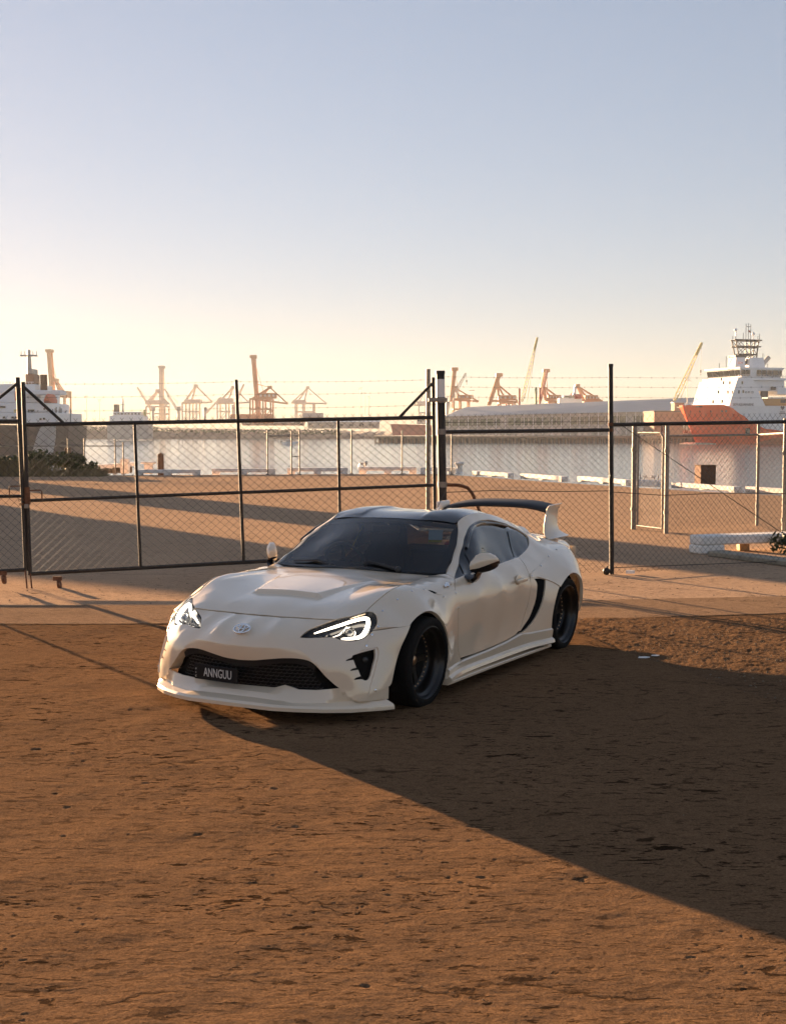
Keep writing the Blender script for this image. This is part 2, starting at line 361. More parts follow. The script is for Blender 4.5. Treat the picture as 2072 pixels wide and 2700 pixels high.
# ------------------------------------------------------------------ near fence and double gate
GA = Vector((-4.18, 14.8, 0)); GB = Vector((2.80, 16.2, 0)); gdir = (GB - GA).normalized(); gn = Vector((gdir.y, -gdir.x, 0))
def gx(px):
    """point on the gate line seen at this photo column"""
    k = (px - 1036) / 3350; t = (k * GA.y - GA.x) / (gdir.x - k * gdir.y); return GA + gdir * t
def zz(px, py):
    return 1.841 + (1135 - py) / 3350 * gx(px).y
def on(px, py, off=0.0):
    p = gx(px); p.z = zz(px, py); return p + gn * off
def chainlink(mb, P, nu, nv, r, top=False, sides=3, sag=None):
    """zig-zag wires; P(u,v) maps the unit square to space"""
    for i in range(nu):
        for j in range(2 * nv):
            for sg in (0, 1):
                u0 = (i + (.5 if (j + sg) % 2 else 0.0)) / nu; u1 = (i + (0.0 if (j + sg) % 2 else .5)) / nu
                if sg == 0: u0 += .5 / nu; u1 += .5 / nu
                if max(u0, u1) > 1.0001: continue
                a = P(u0, j / (2 * nv)); b_ = P(u1, (j + 1) / (2 * nv)); mb.tube(a, b_, r, sides, cap=False)
    if top:   # twisted ends standing above the top
        for i in range(nu):
            a = P((i + .5) / nu, 1.0); e = (P(min(1, (i + .7) / nu), 1.0) - a) ; up = Vector((0, 0, .045))
            mb.tube(a, a + up * .6 + e, r, 3); mb.tube(a, a + up * .6 - e, r, 3)
DIA = .105
g = thing('metal_gate', 'wide black gate leaf with chain link mesh behind the white car', 'gate', tuple(gx(620)))
class GMB(MB):
    def build(s, name, mats, parent=None, smooth=None):
        if parent is not None and parent.location.length > 0:
            s.v = [tuple(Vector(p) - parent.location) for p in s.v]
        return MB.build(s, name, mats, parent, smooth)
def part_tube(name, pts, r, m_, parent, n=10):
    b_ = GMB()
    for a, c in zip(pts[:-1], pts[1:]): b_.tube(a, c, r, n)
    return b_.build(name, m_, parent, 40)
BK = M['fence_black']
part_tube('stile', [on(66, 1008), on(75, 1518)], .024, BK, g); part_tube('stile', [on(1141, 996), on(1148, 1454)], .022, BK, g)
part_tube('top_rail', [on(66, 1120), on(1141, 1101)], .024, BK, g); part_tube('middle_rail', [on(72, 1320), on(1145, 1279)], .020, BK, g)
part_tube('bottom_rail', [on(75, 1514), on(1148, 1456)], .024, BK, g)
part_tube('upright', [on(357, 1114), on(368, 1500)], .018, BK, g); part_tube('upright', [on(625, 1002), on(641, 1484)], .020, BK, g); part_tube('upright', [on(892, 1106), on(897, 1470)], .018, BK, g)
part_tube('brace', [on(69, 1022), on(172, 1117)], .018, BK, g); part_tube('brace', [on(1139, 1012), on(1050, 1103)], .018, BK, g)
part_tube('drop_rod', [on(76, 1512, .03), on(80, 1553, .03)], .010, M['rust'], g)
b_ = GMB(); b_.path([on(74, 1293, .03), on(108, 1292, .03), on(111, 1297, .03), on(111, 1317, .03)], .008, 6); b_.build('handle', M['rust'], g, 40)
b_ = GMB(); b_.tube(on(72, 1284, .02), on(73, 1330, .02), .032, 10); b_.build('rusty_clamp', M['rust'], g, 40)
b_ = GMB(); p = on(148, 1526, .02); b_.box(p, (.10, .03, .05)); b_.lathe([(.02, -.02), (.055, -.015), (.06, 0), (.055, .015), (.02, .02)], 14, Matrix.Translation(p + Vector((.02, 0, -.07))) @ Matrix.Rotation(R(80), 4, 'Y'), True); b_.build('gate_wheel', M['rust'], g, 40)
def patch(px0, px1, f0t, f1t, f0b, f1b, off=.022):
    a, b2, c, d = on(px0[0], f0b, off), on(px1[0], f1b, off), on(px1[1], f1t, off), on(px0[1], f0t, off)
    return lambda u, v: (a * (1 - u) + b2 * u) * (1 - v) + (d * (1 - u) + c * u) * v
b_ = GMB(); W_ = (gx(1143) - gx(70)).length
chainlink(b_, patch((75, 67), (1148, 1141), 1112, 1093, 1514, 1456), int(W_ / DIA), 19, .0022, True); struct(b_.build('chain_link_mesh', M['wire'], g), 'stuff')
# lock and chain between the two leaves
lk = thing('padlock', 'rusty padlock with pale body hanging from chain between gate leaves', 'padlock', tuple(on(69, 1335, .04)))
b_ = GMB(); p = on(70, 1334, .05); b_.bevbox(p, (.05, .022, .052), .006); b_.build('lock_body', M['galv'], lk, 40)
b_ = GMB(); b_.path([p + Vector((-.016, 0, .02)), p + Vector((-.016, 0, .05)), p + Vector((0, 0, .064)), p + Vector((.016, 0, .05)), p + Vector((.016, 0, .02))], .005, 6); b_.build('shackle', M['rust'], lk, 60)
b_ = GMB()
for i in range(9):
    q = on(52 + i * 3.2, 1318 + 10 * math.sin(i * .8) + (i % 2) * 4, .045); b_.path([q + Vector((.016 * math.cos(a), .006 * math.sin(a + i), .012 * math.sin(a))) for a in np.linspace(0, 5.6, 8)], .0035, 5, True)
b_.build('chain', M['rust'], lk, 60)
# left leaf
g2 = thing('metal_gate', 'black gate leaf cut off by the left edge of the photo', 'gate', tuple(gx(-40)))
part_tube('stile', [on(52, 996), on(65, 1506)], .025, BK, g2); part_tube('top_rail', [on(-260, 1112), on(53, 1111)], .024, BK, g2)
part_tube('middle_rail', [on(-260, 1312), on(58, 1308)], .02, BK, g2); part_tube('bottom_rail', [on(-260, 1520), on(65, 1503)], .024, BK, g2)
part_tube('brace', [on(51, 1012), on(-75, 1112)], .018, BK, g2); part_tube('upright', [on(-240, 1112), on(-230, 1518)], .02, BK, g2)
part_tube('drop_rod', [on(63, 1505, .03), on(67, 1552, .03)], .010, M['rust'], g2)
b_ = GMB(); b_.path([on(56, 1281, .03), on(26, 1282, .03), on(25, 1287, .03), on(25, 1307, .03)], .008, 6); b_.build('handle', M['rust'], g2, 40)
b_ = GMB(); p = on(2, 1512, .02); b_.box(p, (.1, .03, .05)); b_.lathe([(.02, -.02), (.055, -.015), (.06, 0), (.055, .015), (.02, .02)], 14, Matrix.Translation(p + Vector((.02, 0, -.07))) @ Matrix.Rotation(R(80), 4, 'Y'), True); b_.build('gate_wheel', M['rust'], g2, 40)
b_ = GMB(); chainlink(b_, patch((-230, -240), (65, 53), 1103, 1103, 1520, 1503), 13, 19, .0022, True); struct(b_.build('chain_link_mesh', M['wire'], g2), 'stuff')
# barbed wire strands above the gates
def strand(name, label, pts, n_b, parent=None, r=.0022):
    mb = MB(); pts = [Vector(p) for p in pts]; P2 = []
    for a, c in zip(pts[:-1], pts[1:]):
        for i in range(12):
            t = i / 12; q = a.lerp(c, t); q.z -= .02 * 4 * t * (1 - t) * (c - a).length / 4; P2.append(q)
    P2.append(pts[-1])
    mb.path(P2, r * .75, 4)
    for i in range(n_b):
        t = (i + .5) / n_b * (len(P2) - 1); k = int(t); q = P2[k].lerp(P2[k + 1], t - k)
        for a in (.6, 2.2): mb.tube(q + Vector((-.012 * math.cos(a), 0, -.018 * math.sin(a))), q + Vector((.012 * math.cos(a), 0, .018 * math.sin(a))), r * .6, 4)
    return mb
for i, (l, r_, nm) in enumerate([((66, 1013), (1141, 1002), 'top'), ((66, 1048), (1141, 1033), 'middle'), ((66, 1084), (1141, 1068), 'lowest')]):
    o = strand('', '', [on(*l), on(625, l[1] + (r_[1] - l[1]) * .52), on(*r_)], 46).build('barbed_wire', M['wire']); tag(o, f'{nm} strand of barbed wire strung above the wide gate', 'barbed wire', 'barbed wire over the gate')
# ------------------------------------------------------------------ fixed posts and fence bays on the right
def post(name, label, px0, y0, px1, y1, r, m_, cat='fence post', cap=True, base=True):
    top = on(px0, y0); bot = on(px1, y1); bot = gx(px1); root = thing(name, label, cat, tuple(bot))
    b_ = GMB(); b_.tube(bot, top, r, 16); b_.build('pole', m_, root, 40)
    if cap: b_ = GMB(); d_ = (top - bot).normalized(); b_.tube(top - d_ * .01, top + d_ * .03, r * 1.12, 16); b_.build('cap', BK, root, 40)
    return root
mp = post('gate_post', 'thick black gate post with worn white painted top', 1160, 985, 1171, 1526, .052, M['fence_black'])
top = on(1160, 988); d_ = (gx(1171) - top).normalized()
b_ = GMB(); b_.tube(top + d_ * .06, top + d_ * .30, .054, 16); b_.build('white_band', M['white'], mp, 40)
for py in (1055, 1138, 1277):
    f = (py - 985) / (1526 - 985); c = on(1160, 985).lerp(gx(1171), f)
    b_ = GMB(); b_.tube(c - Vector((0, 0, .035)), c + Vector((0, 0, .035)), .058, 16)
    if py == 1055: b_.bevbox(c + gdir * -.05 + gn * .05, (.24, .03, .05), .006, rz=math.atan2(gdir.y, gdir.x))
    b_.build('clamp', M['galv'], mp, 40)
rp_ = post('fence_post', 'tall rusty black fence post between two mesh bays right of the car', 1606, 967, 1615, 1515, .030, M['fence_black'])
for py in (1119, 1134):
    c = on(1608, py); b_ = GMB(); b_.tube(c - Vector((0, 0, .02)), c + Vector((0, 0, .02)), .036, 12); b_.build('rail_clamp', M['rust'], rp_, 40)
FA = gx(1615); FB = Vector((5.55, 17.45, 0)); fd = (FB - FA).normalized()
def fx(px):
    k = (px - 1036) / 3350; t = (k * FA.y - FA.x) / (fd.x - k * fd.y); return FA + fd * t
def fon(px, py):
    p = fx(px); p.z = 1.841 + (1135 - py) / 3350 * p.y; return p
bay1 = thing('chain_link_fence', 'mesh fence bay between thick gate post and tall rusty post', 'fence', tuple(gx(1390)), group=None)
part_tube('top_rail', [on(1172, 1139), on(1604, 1134)], .024, BK, bay1); part_tube('tension_wire', [on(1172, 1114), on(1608, 1112)], .004, M['wire'], bay1, 5); part_tube('tension_wire', [on(1172, 1298), on(1300, 1293), on(1450, 1296), on(1612, 1294)], .005, M['wire'], bay1, 5)
b_ = GMB(); chainlink(b_, patch((1176, 1170), (1614, 1607), 1098, 1092, 1524, 1508, .03), int((gx(1610) - gx(1172)).length / .087), 24, .0020, True); struct(b_.build('chain_link_mesh', M['wire'], bay1), 'stuff')
bay2 = thing('chain_link_fence', 'mesh fence bay running from tall rusty post out of the right edge', 'fence', tuple(fx(1850)))
part_tube('top_rail', [fon(1612, 1120), fon(2072, 1112), fon(2230, 1110)], .025, BK, bay2); part_tube('tension_wire', [fon(1615, 1297), fon(1750, 1306), fon(1900, 1300), fon(2230, 1302)], .005, M['wire'], bay2, 5); part_tube('tension_wire', [fon(1615, 1498), fon(1850, 1489), fon(2230, 1475)], .005, M['wire'], bay2, 5)
part_tube('brace_wire', [fon(1640, 1124), fon(2072, 1411), fon(2200, 1496)], .005, M['wire'], bay2, 5)
a, b2, c, d = fon(1616, 1512), fon(2240, 1480), fon(2240, 1094), fon(1608, 1097)
b_ = GMB(); o_ = Vector((fd.y, -fd.x, 0)) * .03
chainlink(b_, lambda u, v: (a * (1 - u) + b2 * u) * (1 - v) + (d * (1 - u) + c * u) * v + o_, int((b2 - a).length / .087), 24, .0020, True); struct(b_.build('chain_link_mesh', M['wire'], bay2), 'stuff')
for (l, m1, r_, nm) in [((1170, 994), (1606, 996), (2230, 990), 'top'), ((1170, 1020), (1606, 1021), (2230, 1016), 'middle'), ((1170, 1046), (1606, 1048), (2230, 1044), 'lowest')]:
    o = strand('', '', [on(*l), on(*m1), fon(r_[0], r_[1])], 44).build('barbed_wire', M['wire']); tag(o, f'{nm} strand of barbed wire above the fence bays right of the gate', 'barbed wire', 'barbed wire over the fence')
# bent pipe behind the gate post, pale pole
p0 = on(1172, 1279, -.12)
mb = MB(); pts = [on(1172, 1279, -.1), on(1215, 1280, -.1), on(1238, 1287, -.1), on(1250, 1302, -.1), on(1262, 1330, -.1), on(1275, 1365, -.1), on(1312, 1465, -.1)]; pts.append(Vector((pts[-1].x + .06, pts[-1].y, 0)))
mb.path(pts, .022, 10); tag(mb.build('bent_pipe', M['rust'], None, 60), 'rusty curved pipe brace bending down from the thick gate post', 'pipe')
mb = MB(); p = gx(1152) - gn * .5; mb.tube(p, Vector((p.x, p.y, 2.62)), .028, 10); tag(mb.build('pole', M['galv'], None, 40), 'slim pale pole standing just behind the thick gate post', 'pole')
# ball at the foot of the rusty post
q = gx(1597) + gn * .05; mb = MB(); mb.sphere((q.x, q.y, .048), .048, 16, 10); mb.tube((q.x, q.y, .09), (q.x + .02, q.y, .115), .009, 8); tag(mb.build('weight_ball', BK, None, 60), 'small black round weight lying at foot of rusty post', 'ball')
# ------------------------------------------------------------------ second, galvanised fence in the yard
GV = M['galv']
def gpost(px, pyb, r, pyt, label, tilt=0):
    b0 = G(px, pyb); t0 = Vector((b0.x, b0.y, 1.841 + (1135 - pyt) / 3350 * b0.y)); root = thing('galvanised_post', label, 'fence post', tuple(b0), group='galvanised posts in the yard')
    b_ = GMB(); b_.tube(b0, t0, r, 12); b_.build('pole', GV, root, 40)
    b_ = GMB(); b_.tube(t0 - Vector((0, 0, .01)), t0 + Vector((0, 0, .03)), r * 1.15, 12); b_.build('cap', GV, root, 40)
    for z in (.35, 1.45): b_ = GMB(); b_.tube(b0 + Vector((0, 0, z)), b0 + Vector((0, 0, z + .06)), r * 1.3, 12); b_.build('hinge_clamp', GV, root, 40)
    return b0
A1 = gpost(1671, 1396, .045, 1122, 'thick galvanised post left of the narrow gate in the yard'); A2 = gpost(1757, 1407, .038, 1118, 'galvanised post right of the narrow gate in the yard')
A3 = gpost(1997, 1386, .03, 1118, 'slim galvanised post standing behind the white kerb beam'); A4 = gpost(2068, 1432, .036, 1108, 'galvanised post at the right edge beside white kerb beam')
def up(v, z): return Vector((v.x, v.y, z))
ng = thing('metal_gate', 'narrow galvanised gate between two posts in the yard', 'gate', tuple(A1.lerp(A2, .5)))
part_tube('gate_frame', [up(A1.lerp(A2, .12), .08), up(A1.lerp(A2, .88), .08), up(A1.lerp(A2, .88), 1.72), up(A1.lerp(A2, .80), 1.80), up(A1.lerp(A2, .12), 1.80), up(A1.lerp(A2, .12), .08)], .02, GV, ng)
def flat(p, q, z0, z1): return lambda u, v: up(p.lerp(q, u), z0 + (z1 - z0) * v)
b_ = GMB(); chainlink(b_, flat(A1.lerp(A2, .12), A1.lerp(A2, .88), .08, 1.8), 8, 20, .0018); struct(b_.build('chain_link_mesh', M['galvwire'], ng), 'stuff')
yf = thing('chain_link_fence', 'galvanised mesh fence running right behind the white kerb beam', 'fence', tuple(A2.lerp(A3, .5)))
part_tube('top_rail', [up(A2, 1.74), up(A3, 1.76)], .022, GV, yf)
b_ = GMB(); chainlink(b_, flat(A2, A3, .05, 1.74), 30, 20, .0018); struct(b_.build('chain_link_mesh', M['galvwire'], yf), 'stuff')
yf2 = thing('chain_link_fence', 'galvanised mesh fence at the right edge returning towards the camera', 'fence', tuple(A3.lerp(A4, .5)))
part_tube('top_rail', [up(A3, 1.76), up(A4, 1.80)], .022, GV, yf2)
b_ = GMB(); chainlink(b_, flat(A3, A4, .05, 1.74), 24, 20, .0018); struct(b_.build('chain_link_mesh', M['galvwire'], yf2), 'stuff')
# ------------------------------------------------------------------ kerb beams along the quay
def kerb(label, px0, px1, yb, yt, yb1=None, feet=3, dmg=False):
    a = G(px0, yb); c = G(px1, yb1 or yb); ln = (c - a).length; ang = math.atan2(c.y - a.y, c.x - a.x)
    h = (1.841) - (1.841 + (1135 - yt) / 3350 * a.y); h = 1.841 - (yt - 1135) / 3350 * a.y
    root = thing('kerb_beam', label, 'kerb beam', tuple(a.lerp(c, .5)), ang, 'white kerb beams along the quay edge')
    b_ = MB(); b_.bevbox((0, 0, h - .075), (ln, .28, .15), .02); b_.build('beam', M['kerb'], root)
    for i in range(feet):
        fxp = -ln / 2 + .16 + i * (ln - .32) / (feet - 1)
        b_ = MB(); b_.bevbox((fxp, 0, (h - .15) / 2), (.30, .26, h - .152), .012); b_.build('foot', M['kerb'], root)
    return root
K = [(358, 529, 1253, 1238, None, 'white kerb beam left of the timber pile, water showing through its gaps'), (560, 727, 1251, 1235, None, 'white kerb beam seen left of the middle gate upright'), (758, 917, 1250, 1233, None, 'white kerb beam crossed by the right hand gate upright'),
     (946, 1098, 1249, 1231, None, 'white kerb beam just left of the gate hinge stile'), (1108, 1200, 1250, 1232, None, 'sunlit kerb beam hidden partly by the thick gate post'), (1252, 1347, 1254, 1241, 1261, 'kerb beam first right of the thick gate post'),
     (1379, 1489, 1262, 1248, 1271, 'kerb beam midway between thick gate post and rusty post'), (1530, 1659, 1270, 1255, 1281, 'kerb beam crossed by the tall rusty post'), (1778, 1946, 1286, 1271, 1299, 'kerb beam in front of the square brown box'), (1973, 2110, 1298, 1282, 1308, 'kerb beam at right edge nearest to the camera')]
for (a, c, yb, yt, y1, lb) in K: kerb(lb, a, c, yb, yt, y1)
# broken kerb piece
a = G(1680, 1283); kb = thing('broken_kerb', 'low damaged kerb piece with twisted rods on the quay edge', 'kerb beam', tuple(a))
b_ = MB(); b_.bevbox((.42, 0, .11), (.85, .28, .22), .03, ry=.05); b_.build('beam', M['kerb'], kb)
b_ = MB()
for i in range(7): x = .1 + .1 * i; b_.path([(x, 0, .2), (x + .06 * math.sin(i), .02, .30), (x + .14 * math.sin(i * 2.1), .04, .36 + .05 * math.cos(i))], .012, 5)
b_.build('twisted_rods', M['rust'], kb)
# sloping white beam with rubble at left
a, c = G(210, 1250), G(354, 1247); rb = thing('sloping_beam', 'pale tilted beam resting on rubble beside the dark shrubs', 'beam', tuple(a.lerp(c, .5)), math.atan2((c - a).y, (c - a).x))
ln = (c - a).length; b_ = MB(); b_.bevbox((0, 0, .32), (ln, .35, .16), .02, ry=-.055); b_.build('beam', M['kerb'], rb)
b_ = MB()
for i in range(12): x = -ln / 2 + ln * (i + .3) / 12; b_.bevbox((x, rnd.uniform(-.1, .2), .09 + .005 * i), (ln / 13, .3, .16 + .01 * i), .03, rz=rnd.uniform(-.3, .3))
b_.build('rubble', M['stone'], rb)
p = G(388, 1250); q = thing('concrete_block', 'pale block standing on end at left end of the quay kerbs', 'block', (p.x, p.y, 0)); b_ = MB(); b_.bevbox((0, .4, .22), (.35, .3, .44), .03); b_.build('block', M['kerb'], q); b_ = MB(); b_.bevbox((0, .4, .47), (.62, .34, .08), .02); b_.build('cap_slab', M['kerb'], q)
p = G(324, 1249); tag(MB().bevbox((0, .5, .32), (.36, .36, .64), .03).build('service_box', M['kerb']), 'small pale box standing behind the sloping beam', 'box').location = p
# timber piles, box, bollard
def pile(px, yt, yb, r, label):
    p = G(px, yb); z = 1.841 - (yt - 1135) / 3350 * p.y; root = thing('timber_pile', label, 'pile', (p.x, p.y + .6, 0)); b_ = MB(); b_.lathe([(r, -2.4), (r * 1.02, z * .5), (r * .97, z - .04), (r * .8, z)], 12, cap=True); b_.build('shaft', M['timber'], root, 40)
    b_ = MB(); b_.tube((0, 0, z - .001), (0, 0, z + .05), r * .35, 8); b_.build('pin', M['rust'], root)
pile(418, 1197, 1246, .14, 'brown timber pile rising from the quay left of middle'); pile(171, 1181, 1250, .13, 'brown timber pile behind the dark shrubs')
p = G(1861, 1286); z1 = 1.841 - (1229 - 1135) / 3350 * p.y; bx = thing('square_box', 'square brown steel box on quay edge behind a kerb beam', 'box', (p.x + .15, p.y + .75, 0), .25)
b_ = MB(); b_.bevbox((0, 0, z1 / 2), (.54, .45, z1), .015); b_.build('case', M['rust'], bx); b_ = MB(); b_.bevbox((0, 0, z1 + .012), (.57, .48, .024), .008); b_.build('lid', M['rust'], bx)
p = G(1211, 1251); bo = thing('mooring_bollard', 'white flared mooring bollard right of the thick gate post', 'bollard', tuple(p)); b_ = MB(); b_.lathe([(.17, 0), (.16, .08), (.12, .12), (.11, .34), (.16, .42), (.21, .45), (.20, .50), (.05, .53)], 16, cap=True); b_.build('barrel', M['kerb'], bo, 40)
# slim posts of the quay railing
def qpost(px, yt, yb, label, r=.03, rails=()):
    p = G(px, yb); z = 1.841 - (yt - 1135) / 3350 * p.y; root = thing('railing_post', label, 'post', tuple(p), group='slim posts along the quay'); b_ = MB(); b_.tube((0, 0, 0), (0, 0, z), r, 8); b_.build('pole', GV, root, 40)
    b_ = MB(); b_.box((0, 0, .02), (.16, .16, .04)); b_.build('base_plate', GV, root)
    b_ = MB(); b_.sphere((0, 0, z), r * 1.3, 8, 5); b_.build('finial', GV, root); return p, z
Q = {}
for px, yt, yb, lb in [(181, 1158, 1251, 'slim post right of the dark shrubs, carrying a wire'), (224, 1158, 1251, 'slim post above left end of the sloping beam'), (305, 1159, 1251, 'slim post above the middle of sloping beam'), (326, 1167, 1251, 'shorter slim post beside the small pale box'), (706, 1136, 1252, 'slim post at left end of the raised quay rail'), (769, 1137, 1252, 'slim post left of the pair carrying the raised rail'),
                       (790, 1136, 1252, 'slim post right of the pair carrying the raised rail'), (927, 1136, 1250, 'lone slim post between the two middle kerb beams'), (1060, 1137, 1250, 'lone slim post in front of the pier head'), (1190, 1137, 1252, 'slim post right beside the thick gate post')]:
    Q[px] = qpost(px, yt, yb, lb)
o = MB(); o.tube(up(Q[706][0], Q[706][1] - .22), up(Q[790][0], Q[790][1] - .2), .03, 8); o.tube(up(Q[769][0], Q[769][1] - 1.05), up(Q[790][0], Q[790][1] - 1.05), .02, 6)
tag(o.build('quay_rail', GV, None, 40), 'raised horizontal rail joining three slim posts on the quay', 'rail')
o = MB(); o.tube((-17.5, 52.2, 1.2), up(Q[326][0], Q[326][1] - .14), .022, 8); tag(o.build('quay_rail', GV, None, 40), 'thin rail above the dark shrubs ending at the shorter post', 'rail')
# white kerb beam, block and slab inside the fence at right
a, c = Vector((4.52, 18.95, 0)), Vector((6.75, 19.75, 0)); ln = (c - a).length; wb = thing('kerb_beam', 'long white beam on end blocks close behind the fence at right', 'kerb beam', tuple(a.lerp(c, .5)), math.atan2((c - a).y, (c - a).x))
b_ = MB(); b_.bevbox((.25, 0, .205), (ln + .5, .34, .14), .02); b_.build('beam', M['kerb'], wb)
for i, x in enumerate((-ln / 2 + .2, ln / 2 - .1)): b_ = MB(); b_.bevbox((x, 0, .066), (.42, .34, .131), .02); b_.build('foot', M['kerb'], wb)
p = G(1966, 1454); o = MB().bevbox((0, .1, .066), (.15, .2, .132), .012); o = o.build('wood_block', mat('pale_wood', (.50, .33, .15), .8, var=.3, scale=8)); o.location = p; tag(o, 'small tan block under the long white beam', 'block')
a, c = G(1890, 1466), G(2150, 1500); o = MB(); o.bevbox((0, 0, .04), ((c - a).length, .34, .08), .015); o = o.build('concrete_slab', M['plank']); o.location = a.lerp(c, .5); o.rotation_euler = (0, 0, math.atan2((c - a).y, (c - a).x)); tag(o, 'flat grey slab lying on the ground in front of white beam', 'slab')
# ------------------------------------------------------------------ shrubs and dry grass
def shrub(label, c, rx, ry, h, nleaf, seed, leaf=.10, m_=None, cat='shrub', group=None):
    rr = random.Random(seed); root = thing('shrub', label, cat, tuple(c), group=group)
    b_ = MB(); lobes = [(rr.uniform(-.7, .7) * rx, rr.uniform(-.6, .6) * ry, rr.uniform(.35, .8) * h, rr.uniform(.3, .55)) for _ in range(9)]
    for lx, ly, lz, s_ in lobes[:7]: b_.path([(lx * .2, ly * .2, 0), (lx * .5, ly * .5, lz * .55), (lx, ly, lz)], .02, 5, radii=[.03, .018, .006])
    b_.build('stems', M['timber'], root)
    b_ = MB()
    for i in range(nleaf):
        lx, ly, lz, s_ = rr.choice(lobes); d_ = Vector((rr.gauss(0, 1), rr.gauss(0, 1), rr.gauss(0, 1))).normalized() * (rr.random() ** .4)
        p = Vector((lx + d_.x * rx * s_, ly + d_.y * ry * s_, max(.02, lz + d_.z * h * s_ * .75)))
        n_ = Vector((rr.gauss(0, 1), rr.gauss(0, 1), rr.gauss(.4, 1))).normalized(); t = n_.orthogonal().normalized(); t = (Matrix.Rotation(rr.uniform(0, 6.3), 3, n_) @ t); s2 = n_.cross(t); l_ = leaf * rr.uniform(.6, 1.4)
        b_.add([p - t * l_, p + s2 * l_ * .4, p + t * l_, p - s2 * l_ * .4], [(0, 1, 2, 3)])
    struct(b_.build('foliage', m_ or M['leaf'], root), 'stuff'); return root
for i, (px, yb, rx, h, lb) in enumerate([(128, 1252, 1.0, .92, 'dark green shrub at left, just right of the gate stiles'), (205, 1252, 1.0, .86, 'dark green shrub beside the sloping pale beam'), (45, 1252, 1.1, .72, 'dull brownish shrub behind the left gate leaf'), (-60, 1252, 1.3, .8, 'dull shrub at far left edge behind gate')]):
    shrub(lb, G(px, yb), rx, .8, h, 1500, 20 + i, .10)
shrub('small dark weed at right edge beside the white beam', Vector((6.15, 18.9, 0)), .5, .35, .42, 700, 41, .05, cat='weed')
b_ = MB()
for i in range(5200):
    x = rnd.uniform(-20, -11.6); y = rnd.uniform(50.6, 52.0); p = Vector((x, y, 0)); h = rnd.uniform(.15, .75) * (1 if x < -14 else .5); l_ = Vector((rnd.gauss(0, .12), rnd.gauss(0, .12), h)); wv = Vector((rnd.uniform(-.03, .03), .01, 0)) 
    b_.add([p - wv, p + wv, p + l_], [(0, 1, 2)])
struct(b_.build('dry_grass', M['drygrass']), 'stuff')
# pebbles and grit on the gravel, a few pale stones and two paper scraps
b_ = MB(); rp = random.Random(12)
def stone(b_, x, y, z, r_):
    q = [(x + r_ * rp.uniform(.6, 1.2) * math.cos(a), y + r_ * rp.uniform(.6, 1.2) * math.sin(a), z - .002) for a in (0, 1.26, 2.5, 3.8, 5.0)]; t = (x + r_ * rp.uniform(-.3, .3), y + r_ * rp.uniform(-.3, .3), z + r_ * rp.uniform(.5, 1.0)); b_.add(q + [t], [(i, (i + 1) % 5, 5) for i in range(5)])
for i in range(2600):
    Y = rp.uniform(7.2, 15.8); X = edge_x(min(Y, 12.9)) + abs(rp.gauss(0, 1)) * 2.2 if Y < 12.3 else rp.uniform(-5, 6.5)
    if Y > 12.3 and rp.random() < .55: continue
    if X > Y * .42: continue
    stone(b_, X, Y, .008, rp.choice([.004, .006, .006, .009, .013]))
for i in range(700): Y = 3.6 + 8 * rp.random() ** 1.5; stone(b_, rp.uniform(-.33, .33) * Y, Y, .010, rp.choice([.002, .003, .003, .005]))
struct(b_.build('pebbles', mat('pebble_stone', (.20, .15, .10), .9, 0, .1, var=.5, scale=40)), 'stuff')
for (px, py, sz, lb) in ((1703, 1743, .05, 'small white paper scrap on the ground, left one of the pair'), (1733, 1738, .035, 'small white paper scrap on the ground, right one of the pair'), (1664, 1516, .06, 'pale stone lying beside the rusty fence post')):
    o_ = MB(); o_.prism([(-sz, -sz * .4), (sz * .2, -sz * .6), (sz, .1 * sz), (sz * .3, sz * .5), (-sz * .7, sz * .3)], .006 if sz < .055 else .04); o_ = o_.build('paper_scrap' if sz < .055 else 'stone', M['white'] if sz < .055 else M['kerb']); o_.location = G(px, py) + Vector((0, 0, .014)); tag(o_, lb, 'paper scrap' if sz < .055 else 'stone')
# ================================================================== FAR SIDE OF THE HARBOUR
def bx(mb, px0, px1, y0, y1, d, depth, dz=0):
    """box whose front face spans photo columns px0..px1 and rows y0 (top)..y1 (bottom) at distance d"""
    a = AT(px0, y1, d); c = AT(px1, y0, d); return mb.box(((a.x + c.x) / 2, d + depth / 2 + dz, (a.z + c.z) / 2), (abs(c.x - a.x), depth, abs(c.z - a.z)))
# far shore: uneven bank of scrub with terminal ground behind
mb = MB(); rr = random.Random(3); DS = 676
row0 = []; row1 = []; row2 = []; row3 = []
for i in range(0, 141):
    px = -300 + i * 10; a = AT(px, 1157, DS); h = 1.8 + 3.4 * max(0, (1.0 - px / 1000)) + rr.uniform(-.5, .8)
    row0.append((a.x, DS + rr.uniform(-1, 1), ZW - .5)); row1.append((a.x, DS + 3, ZW + 1.0 + rr.uniform(-.3, .3))); row2.append((a.x, DS + 12, ZW + h)); row3.append((a.x, DS + 420, ZW + h + 1.5))
n = len(row0)
for A_, B_ in ((row0, row1), (row1, row2), (row2, row3)): mb.add(A_ + B_, [(i, i + 1, n + i + 1, n + i) for i in range(n - 1)])
struct(mb.build('far_shore', M['shore']))
mb = MB()
for i in range(2600):
    px = rr.uniform(-250, 900); a = AT(px, 1140, DS + rr.uniform(10, 18)); z = ZW + 2.4 + rr.random() ** 2 * (4.2 if px < 420 else 2.6); s_ = rr.uniform(.3, .8)
    n_ = Vector((rr.gauss(0, 1), -1, rr.gauss(0, 1))).normalized(); t = n_.orthogonal().normalized(); s2 = n_.cross(t); p = Vector((a.x, a.y, z)); mb.add([p - t * s_, p + s2 * s_, p + t * s_, p - s2 * s_], [(0, 1, 2, 3)])
struct(mb.build('shore_bushes', M['leaf']), 'stuff')
